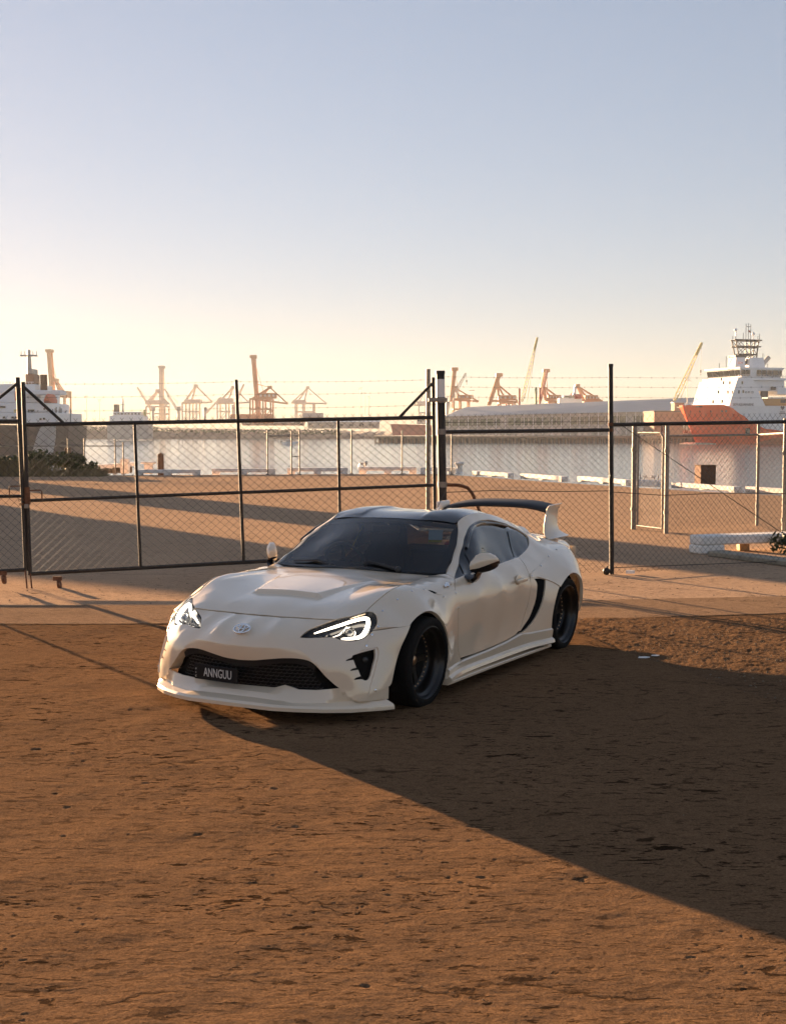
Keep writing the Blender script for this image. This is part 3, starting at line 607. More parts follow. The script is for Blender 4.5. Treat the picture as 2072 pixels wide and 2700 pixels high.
# terminal sheds and barges right of the middle
def building(name, label, px0, px1, y0, y1, d, depth, wall, roof=None, rh=0, wins=None, cat='building', wm=None):
    a = AT((px0 + px1) / 2, y1, d); root = thing(name, label, cat, (a.x, d, a.z)); O = Vector((a.x, d, a.z)); W2 = (px1 - px0) / 3350 * d / 2; H = (y1 - y0) / 3350 * d
    b_ = MB(); b_.box((0, depth / 2, H / 2), (2 * W2, depth, H)); b_.build('wall', wall, root)
    if roof:
        b_ = MB(); e = .4; h = rh / 3350 * d
        b_.add([(-W2 - e, -e, H), (W2 + e, -e, H), (W2 + e, depth + e, H), (-W2 - e, depth + e, H), (-W2 - e, depth / 2, H + h), (W2 + e, depth / 2, H + h)], [(0, 1, 5, 4), (2, 3, 4, 5), (0, 4, 3), (1, 2, 5), (0, 3, 2, 1)]); b_.build('roof', roof, root)
    for (u0, u1, v0, v1) in (wins or []):
        b_ = MB(); b_.box(((u0 + u1) / 2 * 2 * W2 - W2, -.06, (v0 + v1) / 2 * H), ((u1 - u0) * 2 * W2, .12, (v1 - v0) * H)); b_.build('window', wm or M['glass_dark'], root)
    return root
building('long_shed', 'long low pale shed on far shore left of the barges', 812, 1000, 1113, 1130, 700, 14, M['shedwall'], M['white'], 5, [(.02 + .14 * i, .08 + .14 * i, .3, .7) for i in range(7)])
building('terminal_shed', 'low dull shed on far shore behind gate uprights', 640, 800, 1108, 1122, 760, 14, M['brick'], M['roofmetal'], 3, [(.05 + .2 * i, .15 + .2 * i, .3, .7) for i in range(5)])
def barge(name, label, px0, px1, y0, y1, d, m_, house):
    a = AT((px0 + px1) / 2, 1157, d); root = thing(name, label, 'barge', (a.x, d, ZW)); L_ = (px1 - px0) / 3350 * d; H = (1157 - y0) / 3350 * d - .5
    b_ = MB(); prof = [(-L_ / 2, H), (L_ / 2, H * .92), (L_ / 2, 0), (-L_ * .43, 0)]; b_.prism([(x, z) for x, z in prof][::-1], 9, Matrix.Translation((0, 9, 0)) @ Matrix.Rotation(R(90), 4, 'X')); b_.build('hull', m_, root)
    b_ = MB(); b_.box((L_ * .25, 4, H + house / 2), (L_ * .25, 5, house)); b_.build('wheelhouse', M['crane_pale'], root)
    b_ = MB()
    for i in range(4): b_.box((L_ * (.16 + .06 * i), 1.44, H + house * .65), (L_ * .035, .12, house * .3))
    b_.build('window_band', M['glass_dark'], root); return root
barge('rusty_barge', 'rusty red barge moored at far shore left of the pier', 1030, 1140, 1114, 1157, 640, M['red'], 2.5)
# container rows
cont_lib = {}
ORD = ['first', 'second', 'third', 'fourth', 'fifth', 'sixth', 'seventh', 'eighth', 'ninth']
def containers(px0, px1, ybase, d, rows, label0, seed):
    rr = random.Random(seed); W = 12.2
    x = AT(px0, ybase, d).x; xe = AT(px1, ybase, d).x; zb = AT(px0, ybase, d).z; i = 0
    while x < xe:
        for k in range(rr.choice(rows)):
            mt = rr.choice(['box_a', 'box_b', 'box_c', 'box_d', 'box_a'])
            if mt not in cont_lib:
                b_ = MB(); b_.bevbox((0, 0, 1.3), (12.0, 2.4, 2.58), .06)
                for q in range(14): b_.box((-5.6 + q * .86, -1.22, 1.3), (.4, .06, 2.2))
                cont_lib[mt] = b_.mesh('container', M[mt])
            o = link('container', cont_lib[mt]); o.location = (x + 6, d, zb + k * 2.6); cn = {'box_a': 'ochre', 'box_b': 'dark red', 'box_c': 'grey', 'box_d': 'dull teal'}[mt]
            tag(o, f'{cn} shipping container, {ORD[i]} from left, {("on the ground", "on top")[k]} {label0}', 'container', f'containers {label0}')
        x += W * rr.choice([1, 1, 1.02, 1.6]); i += 1
containers(610, 770, 1116, 720, [1, 2], 'by the orange gantry', 5)
containers(800, 900, 1112, 760, [1, 2], 'behind the long pale shed', 9)
# ------------------------------------------------------------------ pier on the right with the large grey shed
DP = 450
mb = MB(); a = AT(985, 1168, DP); c = AT(2400, 1168, DP); zt = AT(0, 1150, DP).z
pr = [(a.x, ZW - .6), (c.x, ZW - .6), (c.x, zt), (a.x - 1.5, zt)]
b_ = mb; b_.box(((a.x + c.x) / 2, DP + 40, (zt + zt - .8) / 2), (c.x - a.x, 80, .8)); struct(b_.build('pier', M['stone']))
pf = thing('pier_face', 'dark timber pile wall under the pier deck', 'pier', ((a.x + c.x) / 2, DP, ZW))
O = Vector((((a.x + c.x) / 2), DP, ZW)); b_ = MB(); b_.box((0, 3, (zt - .8 - ZW) / 2), (c.x - a.x - 4, 1, zt - .8 - ZW)); b_.build('back_wall', M['black'], pf)
npil = 150; pile_me = None
for i in range(npil):
    x = a.x + (c.x - a.x) * (i + .5) / npil - O.x + rr.uniform(-.15, .15)
    if pile_me is None: b_ = MB(); b_.tube((0, 0, -.5), (0, 0, zt - .8 - ZW), .28, 8); pile_me = b_.mesh('pile', M['timber'])
    o = link('pile', pile_me, pf); o.location = (x, .2, 0)
b_ = MB(); b_.box((0, -.15, zt - ZW - .35), (c.x - a.x, .3, .5)); b_.build('fender_beam', M['stone'], pf)
# pier shed (long, roof seen from its end at left)
SD = 520; root = thing('wharf_shed', 'very long pale wharf shed with wide grey metal roof', 'building', (AT(1560, 1150, SD).x, SD, zt))
O = Vector((AT(1560, 1150, SD).x, SD, zt)); zq = lambda y, d: 1.841 + (1135 - y) / 3350 * d
xl = AT(1172, 1150, SD).x - O.x; xr_ = AT(1905, 1150, SD).x - O.x; he_l = zq(1098, SD) - zt; he_r = zq(1080, SD) - zt; hr_l = zq(1070, SD) - zt; hr_r = zq(1052, SD + 60) - zt
b_ = MB(); b_.add([(xl, 0, 0), (xr_, 0, 0), (xr_, 0, he_r), (xl, 0, he_l), (xl, 60, 0), (xr_, 60, 0), (xr_, 60, he_r), (xl, 60, he_l)], [(0, 1, 2, 3), (4, 7, 6, 5), (0, 3, 7, 4), (1, 5, 6, 2)]); b_.build('wall', M['shedwall'], root)
xi = AT(1240, 1150, SD).x - O.x
b_ = MB(); b_.add([(xl - .5, -.8, he_l - .1), (xr_ + .5, -.8, he_r - .1), (xr_ + .5, 30, hr_r), (xi, 30, hr_l), (xl - .5, 61, he_l - .1), (xr_ + .5, 61, he_r - .1)], [(0, 1, 2, 3), (0, 3, 4), (2, 5, 4, 3), (1, 5, 2)]); b_.build('roof', M['roofmetal'], root)
for i in range(40):
    u = (i + .5) / 40; x = xl + (xr_ - xl) * u; h = he_l + (he_r - he_l) * u
    if i % 9 == 8: continue
    b_ = MB(); b_.box((x, -.06, h * .66), ((xr_ - xl) / 40 * .86, .12, h * .34)); b_.build('clerestory_window', M['shedwin'], root)
for i in range(9):
    u = (i + .6) / 9.2; x = xl + (xr_ - xl) * u; h = he_l; b_ = MB(); b_.box((x, -.05, h * .2), (5.5, .1, h * .4)); b_.build('sliding_door', M['crane_pale'], root)
for i in range(30):
    u = (i + .5) / 30; x0 = xl + (xr_ - xl) * u; hh = he_l + (he_r - he_l) * u; b_ = MB(); b_.box((x0, -.1, hh / 2), (.25, .14, hh)); b_.build('pilaster', M['white'], root)
b2 = building('brick_building', 'brown brick building between grey shed and orange ship bow', 1722, 1826, 1083, 1150, 470, 20, M['brick'], None, 0, [(.17, .22, .12, .42), (.24, .29, .12, .42), (.31, .36, .12, .42), (.72, .78, .12, .42), (.80, .86, .12, .42), (.88, .94, .12, .42)])
for k, (u0, u1) in enumerate(((-.02, 1.02),)): b_ = MB(); b_.box((0, 9.9, 9.1), (15.2, 20.8, .4)); b_.build('parapet', M['stone'], b2)
building('gatehouse', 'small tan hut on the roofline in front of grey shed', 1775, 1800, 1062, 1083, 475, 6, M['brick'], M['roofmetal'], 2, [(.3, .7, .4, .7)])
# ------------------------------------------------------------------ offshore supply ship (white and orange), bow to the left
DV = 413; sx = DV / 3350
ship = thing('supply_ship', 'white and orange offshore supply ship moored at right edge of the harbour', 'ship', (AT(1843, 1171, DV).x, DV, ZW))
def SP(px, py, off=0.0): p = AT(px, py, DV); return Vector((p.x - ship.location.x, off, p.z - ZW))
# centre line runs aft and away to the right: y grows with distance aft of the stem
PH = R(20.7); BEAM = 11.0
def toship(s, hb, z):
    c, n_ = math.cos(PH), math.sin(PH)
    return Vector((SP(1796, 1071).x + s * c - hb * n_, s * n_ + hb * c, z))
def s_of(px, hb): return ((px - 1796) * sx + hb * math.sin(PH)) / math.cos(PH)      # metres aft of the stem for a column, at half breadth hb
NS, NT = 46, 26; grid = {}
def colour_line(s):   # height of the white / orange border
    pts = [(0, 12.6), (8, 12.6), (10.5, 11.9), (14, 9.6), (18, 6.6), (22.5, 4.9), (30, 4.2), (100, 4.0)]
    for (a0, b0), (a1, b1) in zip(pts[:-1], pts[1:]):
        if s <= a1: u = (s - a0) / (a1 - a0); return b0 + (b1 - b0) * (u * u * (3 - 2 * u))
    return 4
def hull_part(name, z0f, z1f, m_):
    b_ = MB()
    for side in (-1, 1):
        vs = []; fs = []
        for i in range(NS + 1):
            s0 = 62 * (i / NS) ** 1.6
            for j in range(NT + 1):
                z0, z1 = z0f(s0), z1f(s0); z = z0 + (z1 - z0) * j / NT; t = (z + .8) / 13.1
                st = 5.7 * (1 - max(0, min(1, t))) ** 1.1; s = st + s0
                q = min(1, s0 / (10 + 9 * (1 - min(1, t)))); hb = BEAM * (1 - (1 - q) ** 2.6) * (.80 + .20 * min(1, t)) * side
                vs.append(toship(s, hb, z))
        for i in range(NS):
            for j in range(NT):
                k = i * (NT + 1) + j; f = (k, k + NT + 1, k + NT + 2, k + 1); fs.append(f if side > 0 else f[::-1])
        b_.add(vs, fs)
    return b_.build(name, m_, ship, 40)
RW = lambda s: -.5 + 2.6 * min(1, max(0, (s - 13) / 12))
hull_part('orange_hull', RW, colour_line, M['orange'])
hull_part('red_waterline', lambda s: -.8, RW, mat('boot_top_red', (.42, .08, .03), .45))
hull_part('white_hull', lambda s: min(colour_line(s), 12.29), lambda s: 12.3, M['ship_white'])
def sblock(name, s0, s1, z0, z1, half, m_, rake=0, rake_b=0, taper=1.0, off=0):
    b_ = MB(); vs = []
    for z, k in ((z0, 0), (z1, 1)):
        for s, h_ in ((s0 + rake * k, half * (taper if k else 1)), (s1 + rake_b * k, half * (taper if k else 1))):
            for sd_ in (-1, 1): vs.append(toship(s, sd_ * h_ + off, z))
    b_.add(vs, [(0, 1, 3, 2), (4, 6, 7, 5), (0, 4, 5, 1), (2, 3, 7, 6), (0, 2, 6, 4), (1, 5, 7, 3)])
    return b_.build(name, m_, ship)
def hbz(s, z):
    t = (z + .8) / 13.1; st = 5.7 * (1 - max(0, min(1, t))) ** 1.1; q = min(1, max(0, s - st) / (10 + 9 * (1 - min(1, t)))); return -BEAM * (1 - (1 - q) ** 2.6) * (.80 + .20 * min(1, t))
SW = M['ship_white']
sblock('deck_plating', 2.0, 62, 11.9, 12.15, 6.5, mat('green_deck', (.10, .16, .12), .7))
sblock('forecastle_house', 10.4, 24.5, 12.1, 20.6, 10.4, SW, rake=3.0, rake_b=-5.0); sblock('winch_house', 19, 33, 17.2, 20.6, 8.6, SW)
sblock('upper_deck', 14.0, 33, 20.65, 21.4, 9.8, SW)
br = sblock('bridge', 16.0, 31, 21.4, 24.3, 9.0, SW, rake=-.9, rake_b=.7, taper=1.05)
sblock('bridge_roof', 14.8, 32, 24.3, 24.75, 9.7, SW)
sblock('funnel_house', 16.6, 20.6, 24.75, 28.2, 2.0, SW, rake=.5, off=-2.5); sblock('funnel_house', 22, 28.5, 24.75, 28.2, 2.0, SW, rake=.4, rake_b=-.8, off=-2.5)
sblock('aft_house', 27, 62, 12.3, 15.2, 8.0, SW); sblock('orange_deck_house', 24.5, 38, 12.5, 14.8, 9.4, mat('deck_ochre', (.50, .25, .08), .6))
sblock('rail_block', 30, 60, 16.2, 18.4, 9.0, SW); sblock('funnel_cap', 16.8, 21.0, 28.2, 28.9, 2.1, M['black'], off=-2.5)
# port side facing the camera is the -half side of toship
def side_quad(name, s0, s1, z0, z1, hb, m_, parent=ship, thick=.08):
    b_ = MB(); a, c = toship(s0, hb, z0), toship(s1, hb, z0); o_ = Vector((0, -thick, 0)); up_ = Vector((0, 0, z1 - z0))
    b_.add([a + o_, c + o_, c + o_ + up_, a + o_ + up_, a - o_, c - o_, c - o_ + up_, a - o_ + up_], [(0, 1, 2, 3), (5, 4, 7, 6), (0, 3, 7, 4), (1, 5, 6, 2), (3, 2, 6, 7), (0, 4, 5, 1)]); return b_.build(name, m_, parent)
for p0, p1 in ((1941, 1953), (1954, 1967), (1987, 2000), (2002, 2015), (2017, 2032), (2034, 2051), (2053, 2061)):
    side_quad('window', s_of(p0, -9.4), s_of(p1, -9.4), 22.0, 23.9, -9.36, M['glass_dark'])
b_ = MB()
for i in range(6):   # front windows
    h0 = -9 + i * 3.05
    a, c = toship(15.78, h0, 22.0), toship(15.78, h0 + 2.7, 22.0); a2, c2 = toship(15.18, h0, 23.9), toship(15.18, h0 + 2.7, 23.9); o_ = Vector((-.1, 0, 0)); 
    b_ = MB(); b_.add([a + o_, c + o_, c2 + o_, a2 + o_, a - o_, c - o_, c2 - o_, a2 - o_], [(0, 1, 2, 3), (5, 4, 7, 6), (0, 3, 7, 4), (1, 5, 6, 2), (3, 2, 6, 7), (0, 4, 5, 1)]); b_.build('window', M['glass_dark'], ship)
for (px, py) in ((1880, 1003), (1886, 1012), (1904, 1012), (1940, 1011), (1872, 1036), (1899, 1036), (1911, 1036), (1931, 1035), (1943, 1034), (1857, 1061), (1883, 1060)):
    z = (1171 - py) * sx; s = s_of(px, -10.4); side_quad('porthole', s, s + .55, z - .5, z + .5, -10.42, M['glass_dark'])
for px in (1813, 1833, 1857, 1883, 1894):
    z = (1171 - 1085) * sx; s = next(q for q in np.arange(.3, 40, .1) if s_of(px, hbz(q, z)) <= q); side_quad('porthole', s, s + .6, z - .35, z + .35, hbz(s, z), M['glass_dark'], thick=.25)
side_quad('anchor', 17.5, 19.0, 3.4, 5.2, hbz(18, 4.2), M['black'], thick=.5)
for s0, s1, z0, z1, c_ in ((23.0, 26, 15.2, 17.2, 'black'), (27, 29, 17.5, 18.6, 'black'), (31, 33, 13.4, 14.6, 'black')): side_quad('deck_opening', s0, s1, z0, z1, -9.5, M[c_])
# lettering on the hull
def text_mesh(txt, size, m_, name, parent, Mx, extrude=.002, xs=1.0):
    cu = bpy.data.curves.new('t', 'FONT'); cu.body = txt; cu.size = size; cu.extrude = extrude; cu.align_x = 'CENTER'; cu.align_y = 'CENTER'; cu.resolution_u = 3
    o = bpy.data.objects.new('t', cu); COL.objects.link(o); dg = bpy.context.evaluated_depsgraph_get()
    me = bpy.data.meshes.new_from_object(o.evaluated_get(dg)); bpy.data.objects.remove(o); me.materials.clear(); me.materials.append(m_); me.name = name
    me.transform(Mx @ Matrix.Diagonal((xs, 1, 1, 1))); return link(name, me, parent)
def ship_text(txt, px, py, size, hb, m_, xs=1, name='lettering'):
    z = (1171 - py) * sx; s = s_of(px, hb); p = toship(s, hb, z) + Vector((.05, -.14, 0))
    return text_mesh(txt, size, m_, name, ship, Matrix.Translation(p) @ Matrix.Rotation(PH, 4, 'Z') @ Matrix.Rotation(R(90), 4, 'X'), .03, xs)
LT = mat('dark_lettering', (.05, .06, .09), .5)
ship_text('SIEM AQUAMARINE', 1944, 1068, 1.15, hbz(20, 12), LT, .80); ship_text('VS 491 CD', 1962, 1036, 1.0, -10.42, LT, .75); ship_text('SIEM', 1943, 959, 1.0, -7.25, M['red'], .95)
# emblem aft: small heart over two lines
z = (1171 - 1076) * sx; s = s_of(2060, -11); hb_ = hbz(s, z)
b_ = MB(); p = toship(s, hb_, z) + Vector((0, -.12, 0)); hp = [(.0, -.75), (.75, .15), (.62, .6), (.3, .65), (0, .35), (-.3, .65), (-.62, .6), (-.75, .15)]
b_.prism(hp, .06, Matrix.Translation(p) @ Matrix.Rotation(PH, 4, 'Z') @ Matrix.Rotation(R(90), 4, 'X')); 
for k in (0, 1): b_.box(p + Vector((0, 0, -1.3 - .5 * k)), (2.0 + .5 * k, .06, .2), rz=PH)
b_.build('emblem', LT, ship)
# lattice mast, radar domes, aerials, rails
def sp2(px, py, hb=0): z = (1171 - py) * sx; s = s_of(px, hb); return toship(s, hb, z)
b_ = MB()
for hb in (-2.2, 2.2):
    for pxa, pxb in ((1955, 1942), (1984, 1984), (2004, 2010)): b_.tube(sp2(pxa, 950, hb), sp2(pxb, 893, hb), .22, 6)
    for y, x0, x1 in ((895, 1938, 2020), (912, 1941, 2017), (933, 1952, 2006)): b_.tube(sp2(x0, y, hb), sp2(x1, y, hb), .24, 6)
    for (xa, ya, xb, yb) in ((1942, 895, 1960, 912), (1962, 895, 1948, 912), (1966, 895, 1984, 912), (1986, 912, 2004, 895), (2004, 912, 2016, 895), (1955, 933, 1978, 912), (1960, 912, 1984, 933), (1984, 933, 2004, 912), (1990, 912, 2006, 933), (1958, 950, 1982, 933), (1986, 950, 2004, 933)): b_.tube(sp2(xa, ya, hb), sp2(xb, yb, hb), .10, 5)
b_.build('lattice_mast', M['black'], ship, 40)
b_ = MB()
for (x, y0, y1) in ((1939, 893, 884), (1948, 893, 872), (1970, 893, 875), (1978, 893, 850), (1985, 893, 849), (1992, 893, 851), (2000, 893, 872), (2014, 893, 882), (2019, 893, 876), (1921, 972, 938), (1901, 972, 957), (2030, 972, 928), (2045, 972, 955)): b_.tube(sp2(x, y0), sp2(x, y1), .09, 5)
b_.tube(sp2(1977, 858), sp2(1993, 858), .09, 5); b_.build('aerials', M['black'], ship)
for px, py in ((1947, 868), (2000, 877)):
    b_ = MB(); p = sp2(px, py); b_.sphere(p, .58 / .5 * .5, 12, 8); b_.tube(p - Vector((0, 0, 2)), p, .12, 6); b_.build('radar_dome', M['ship_white'], ship, 60)
b_ = MB(); b_.tube(sp2(1968, 950, -3), sp2(1968, 962, -3), .5, 8); b_.path([sp2(1973, 945, -3), sp2(1973, 960, -3), sp2(1978, 962, -3), sp2(1979, 940, -3)], .32, 7); b_.build('exhaust_pipes', M['black'], ship, 40)
b_ = MB(); b_.tube(sp2(2030, 957), sp2(2048, 938), .8, 8); b_.build('deck_crane', M['hull_grey'], ship, 40)
b_ = MB()
for z in (12.9, 13.4):
    b_.path([toship(s_, hbz(s_, 12.2) * .97, z) for s_ in np.linspace(.4, 7.5, 9)], .05, 4)
for s_ in np.linspace(.4, 7.5, 9): p = toship(s_, hbz(s_, 12.2) * .97, 12.2); b_.tube(p, p + Vector((0, 0, 1.2)), .05, 4)
for s_ in np.linspace(14.2, 32.5, 18): p = toship(s_, -9.7, 21.3); b_.tube(p, p + Vector((0, 0, 1.0)), .045, 4)
b_.tube(toship(14.2, -9.7, 22.3), toship(32.5, -9.7, 22.3), .05, 4); b_.build('guard_rail', M['ship_white'], ship)
b_ = MB(); b_.tube(sp2(1842, 1052, 0), sp2(1800, 1071, 0), .12, 6); b_.build('forestay', M['ship_white'], ship)
b_ = MB(); b_.add([sp2(1985, 866), sp2(1991, 869), sp2(1991, 874), sp2(1985, 872)], [(0, 1, 2, 3), (3, 2, 1, 0)]); b_.build('flag', M['red'], ship)
b_ = MB(); b_.lathe([(5.2, 0), (5.4, .3), (4.2, .55), (1, .6)], 24, Matrix.Translation(toship(9, 0, -.1)) @ Matrix.Diagonal((1.6, .8, 1, 1)), True); b_.build('bulbous_bow', M['foam'], ship, 50)
# ------------------------------------------------------------------ ship at the left, stern quarter seen across the shrubs
DL = 229; ls = thing('cargo_ship', 'dark hulled cargo ship with white superstructure at left edge', 'ship', (AT(60, 1200, DL).x, DL, ZW)); lx = DL / 3350
def LP(px, py, y=0): p = AT(px, py, DL); return Vector((p.x - ls.location.x, y, p.z - ZW))
def lbox(name, px0, px1, y0, y1, ya, yb, m_):
    b_ = MB(); a, c = LP(px0, y1), LP(px1, y0); b_.bevbox(((a.x + c.x) / 2, (ya + yb) / 2, (a.z + c.z) / 2), (c.x - a.x, yb - ya, c.z - a.z), .12); return b_.build(name, m_, ls)
b_ = MB(); out = [(-420, 1116), (152, 1122), (150, 1150), (146, 1175), (140, 1206), (-420, 1206)]
rings = []
for y, k in ((0, 1.0), (4, 1.03), (18, 1.03), (24, .97)): rings.append([LP(-420 + (px + 420) * k, py, y) for px, py in out])
b_.loft(rings); b_.build('hull', M['hull_dark'], ls)
b_ = MB(); st = [(112, 1124), (150.5, 1124), (150, 1150), (146, 1176), (139, 1204), (84, 1204), (100, 1150)]
b_.prism([(LP(*p).x, LP(*p).z) for p in st], .2, Matrix.Translation((0, -.02, 0)) @ Matrix.Rotation(R(90), 4, 'X')); b_.build('pale_hull_panel', M['hull_grey'], ls)
SWs = M['ship_white']
lbox('main_deck_house', -260, 148, 1088, 1117, 1, 20, SWs); lbox('second_deck_house', -240, 120, 1062, 1087, 2, 18, SWs); lbox('third_deck_house', -220, 98, 1036, 1061, 3, 17, SWs); lbox('bridge_house', -200, 80, 1011, 1035, 4, 16, SWs)
lbox('boat_deck', 60, 160, 1029, 1041, .5, 5, SWs); lbox('funnel', 39, 62, 982, 1010, 8, 12, M['brick']); lbox('funnel_top', 42, 59, 968, 981.5, 8.5, 11.5, M['hull_grey'])
b_ = MB(); b_.tube(LP(43, 1010, 10), LP(41, 915, 10), .55, 8, .3); b_.box(LP(41, 931, 10), (3.0, 1.2, .25)); b_.tube(LP(30, 931, 10), LP(52, 931, 10), .15, 6); b_.tube(LP(20, 929, 10), LP(62, 929, 10), .06, 5)
for x in (20, 30, 52, 62): b_.tube(LP(x, 931, 10), LP(x, 918, 10), .06, 5)
b_.build('mast', M['hull_grey'], ls)
for x in (91, 96.5, 102): b_ = MB(); b_.tube(LP(x, 1040, 6), LP(x, 985, 6), .28, 8); b_.build('vent_pipe', M['rust'], ls, 40)
b_ = MB(); q = LP(141.5, 1053, -1); b_.loft([[q + Vector((a * k, y, z * k)) for a, z in ((-.75, -.75), (.75, -.75), (.80, -.2), (.35, .75), (0, .95), (-.35, .75), (-.80, -.2))] for y, k in ((-2.6, .5), (-1.8, .95), (1.8, .95), (2.6, .5))]); b_.build('lifeboat', mat('lifeboat_orange', (.60, .11, .04), .5), ls, 30)
for (px, py, w_, h_, mm) in ((76, 1083, 12, 7, 'glass_dark'), (84, 1083, 5, 7, 'glass_dark'), (40, 1084, 14, 9, 'crane_yellow'), (33, 1101, 6, 5, 'glass_dark'), (43, 1101, 6, 5, 'glass_dark'), (107, 1105, 5, 5, 'glass_dark'), (116, 1104, 5, 5, 'glass_dark'), (113, 1078, 4, 4, 'glass_dark'), (41, 1040, 18, 36, 'red'), (-10, 1073, 40, 5, 'glass_dark'), (10, 1101, 5, 5, 'glass_dark'), (-20, 1101, 5, 5, 'glass_dark')):
    off = -.08 if py > 1087 else (1.9 if 1062 < py < 1088 else 2.9); y = {True: .9}.get(py > 1087, 1.9 if py > 1061 else 2.9)
    b_ = MB(); q = LP(px, py, y); b_.box(q, (w_ * lx, .25, h_ * lx)); b_.build('window' if mm == 'glass_dark' else 'painted_panel', M[mm], ls)
b_ = MB()
for (pa, pb, y) in (((-200, 1084), (146, 1084), 1.1), ((-200, 1057), (118, 1057), 2.1), ((-200, 1031), (96, 1031), 3.1), ((-180, 1006), (78, 1006), 4.1)):
    b_.tube(LP(*pa, y), LP(*pb, y), .05, 4)
    for px in range(pa[0], pb[0], 9): b_.tube(LP(px, pa[1], y), LP(px, pa[1] + 5, y), .04, 4)
b_.build('deck_rail', SWs, ls)
b_ = MB()
for i in range(14):
    px = 128 + rr.uniform(0, 24); b_.tube(LP(px, 1117, 3 + i * .6), LP(px + rr.uniform(-3, 3), rr.uniform(1070, 1100), 3 + i * .6), .12, 5)
b_.build('stern_gear', M['hull_grey'], ls)
b_ = MB()
for x in range(-380, 60, 44): b_.tube(LP(x, 1124, -.2), LP(x + 110, 1170, -6), .07, 5)
b_.build('mooring_lines', M['timber'], ls)
def small_text(txt, p, size, m_, parent, rz=0, name='lettering', xs=1): return text_mesh(txt, size, m_, name, parent, Matrix.Translation(p) @ Matrix.Rotation(rz, 4, 'Z') @ Matrix.Rotation(R(90), 4, 'X'), .01, xs)
# white coaster further out
DW = 560; ws_ = thing('white_ship', 'small white ship with dark funnel far off left of middle', 'ship', (AT(335, 1157, DW).x, DW, ZW))
def WP(px, py, y=0): p = AT(px, py, DW); return Vector((p.x - ws_.location.x, y, p.z - ZW))
def wbox(name, x0, x1, y0, y1, ya, yb, m_): b_ = MB(); a, c = WP(x0, y1), WP(x1, y0); b_.bevbox(((a.x + c.x) / 2, (ya + yb) / 2, (a.z + c.z) / 2), (c.x - a.x, yb - ya, c.z - a.z), .1); b_.build(name, m_, ws_)
wbox('hull', 285, 392, 1118, 1157, 0, 12, M['hull_grey']); wbox('deck_house', 290, 380, 1096, 1118, 1, 11, SWs); wbox('bridge', 298, 372, 1086, 1096, 2, 10, SWs); wbox('funnel', 298, 308, 1066, 1086, 4, 8, M['hull_dark']); wbox('crane_post', 376, 381, 1080, 1098, 4, 6, M['crane_yellow'])
b_ = MB(); b_.tube(WP(321, 1086, 5), WP(321, 1052, 5), .4, 6); b_.tube(WP(315, 1066, 5), WP(327, 1066, 5), .2, 5); b_.build('mast', M['hull_grey'], ws_)
for i in range(8): b_ = MB(); b_.box(WP(304 + i * 9, 1091, 1.9), (.9, .2, .7)); b_.build('window', M['glass_dark'], ws_)
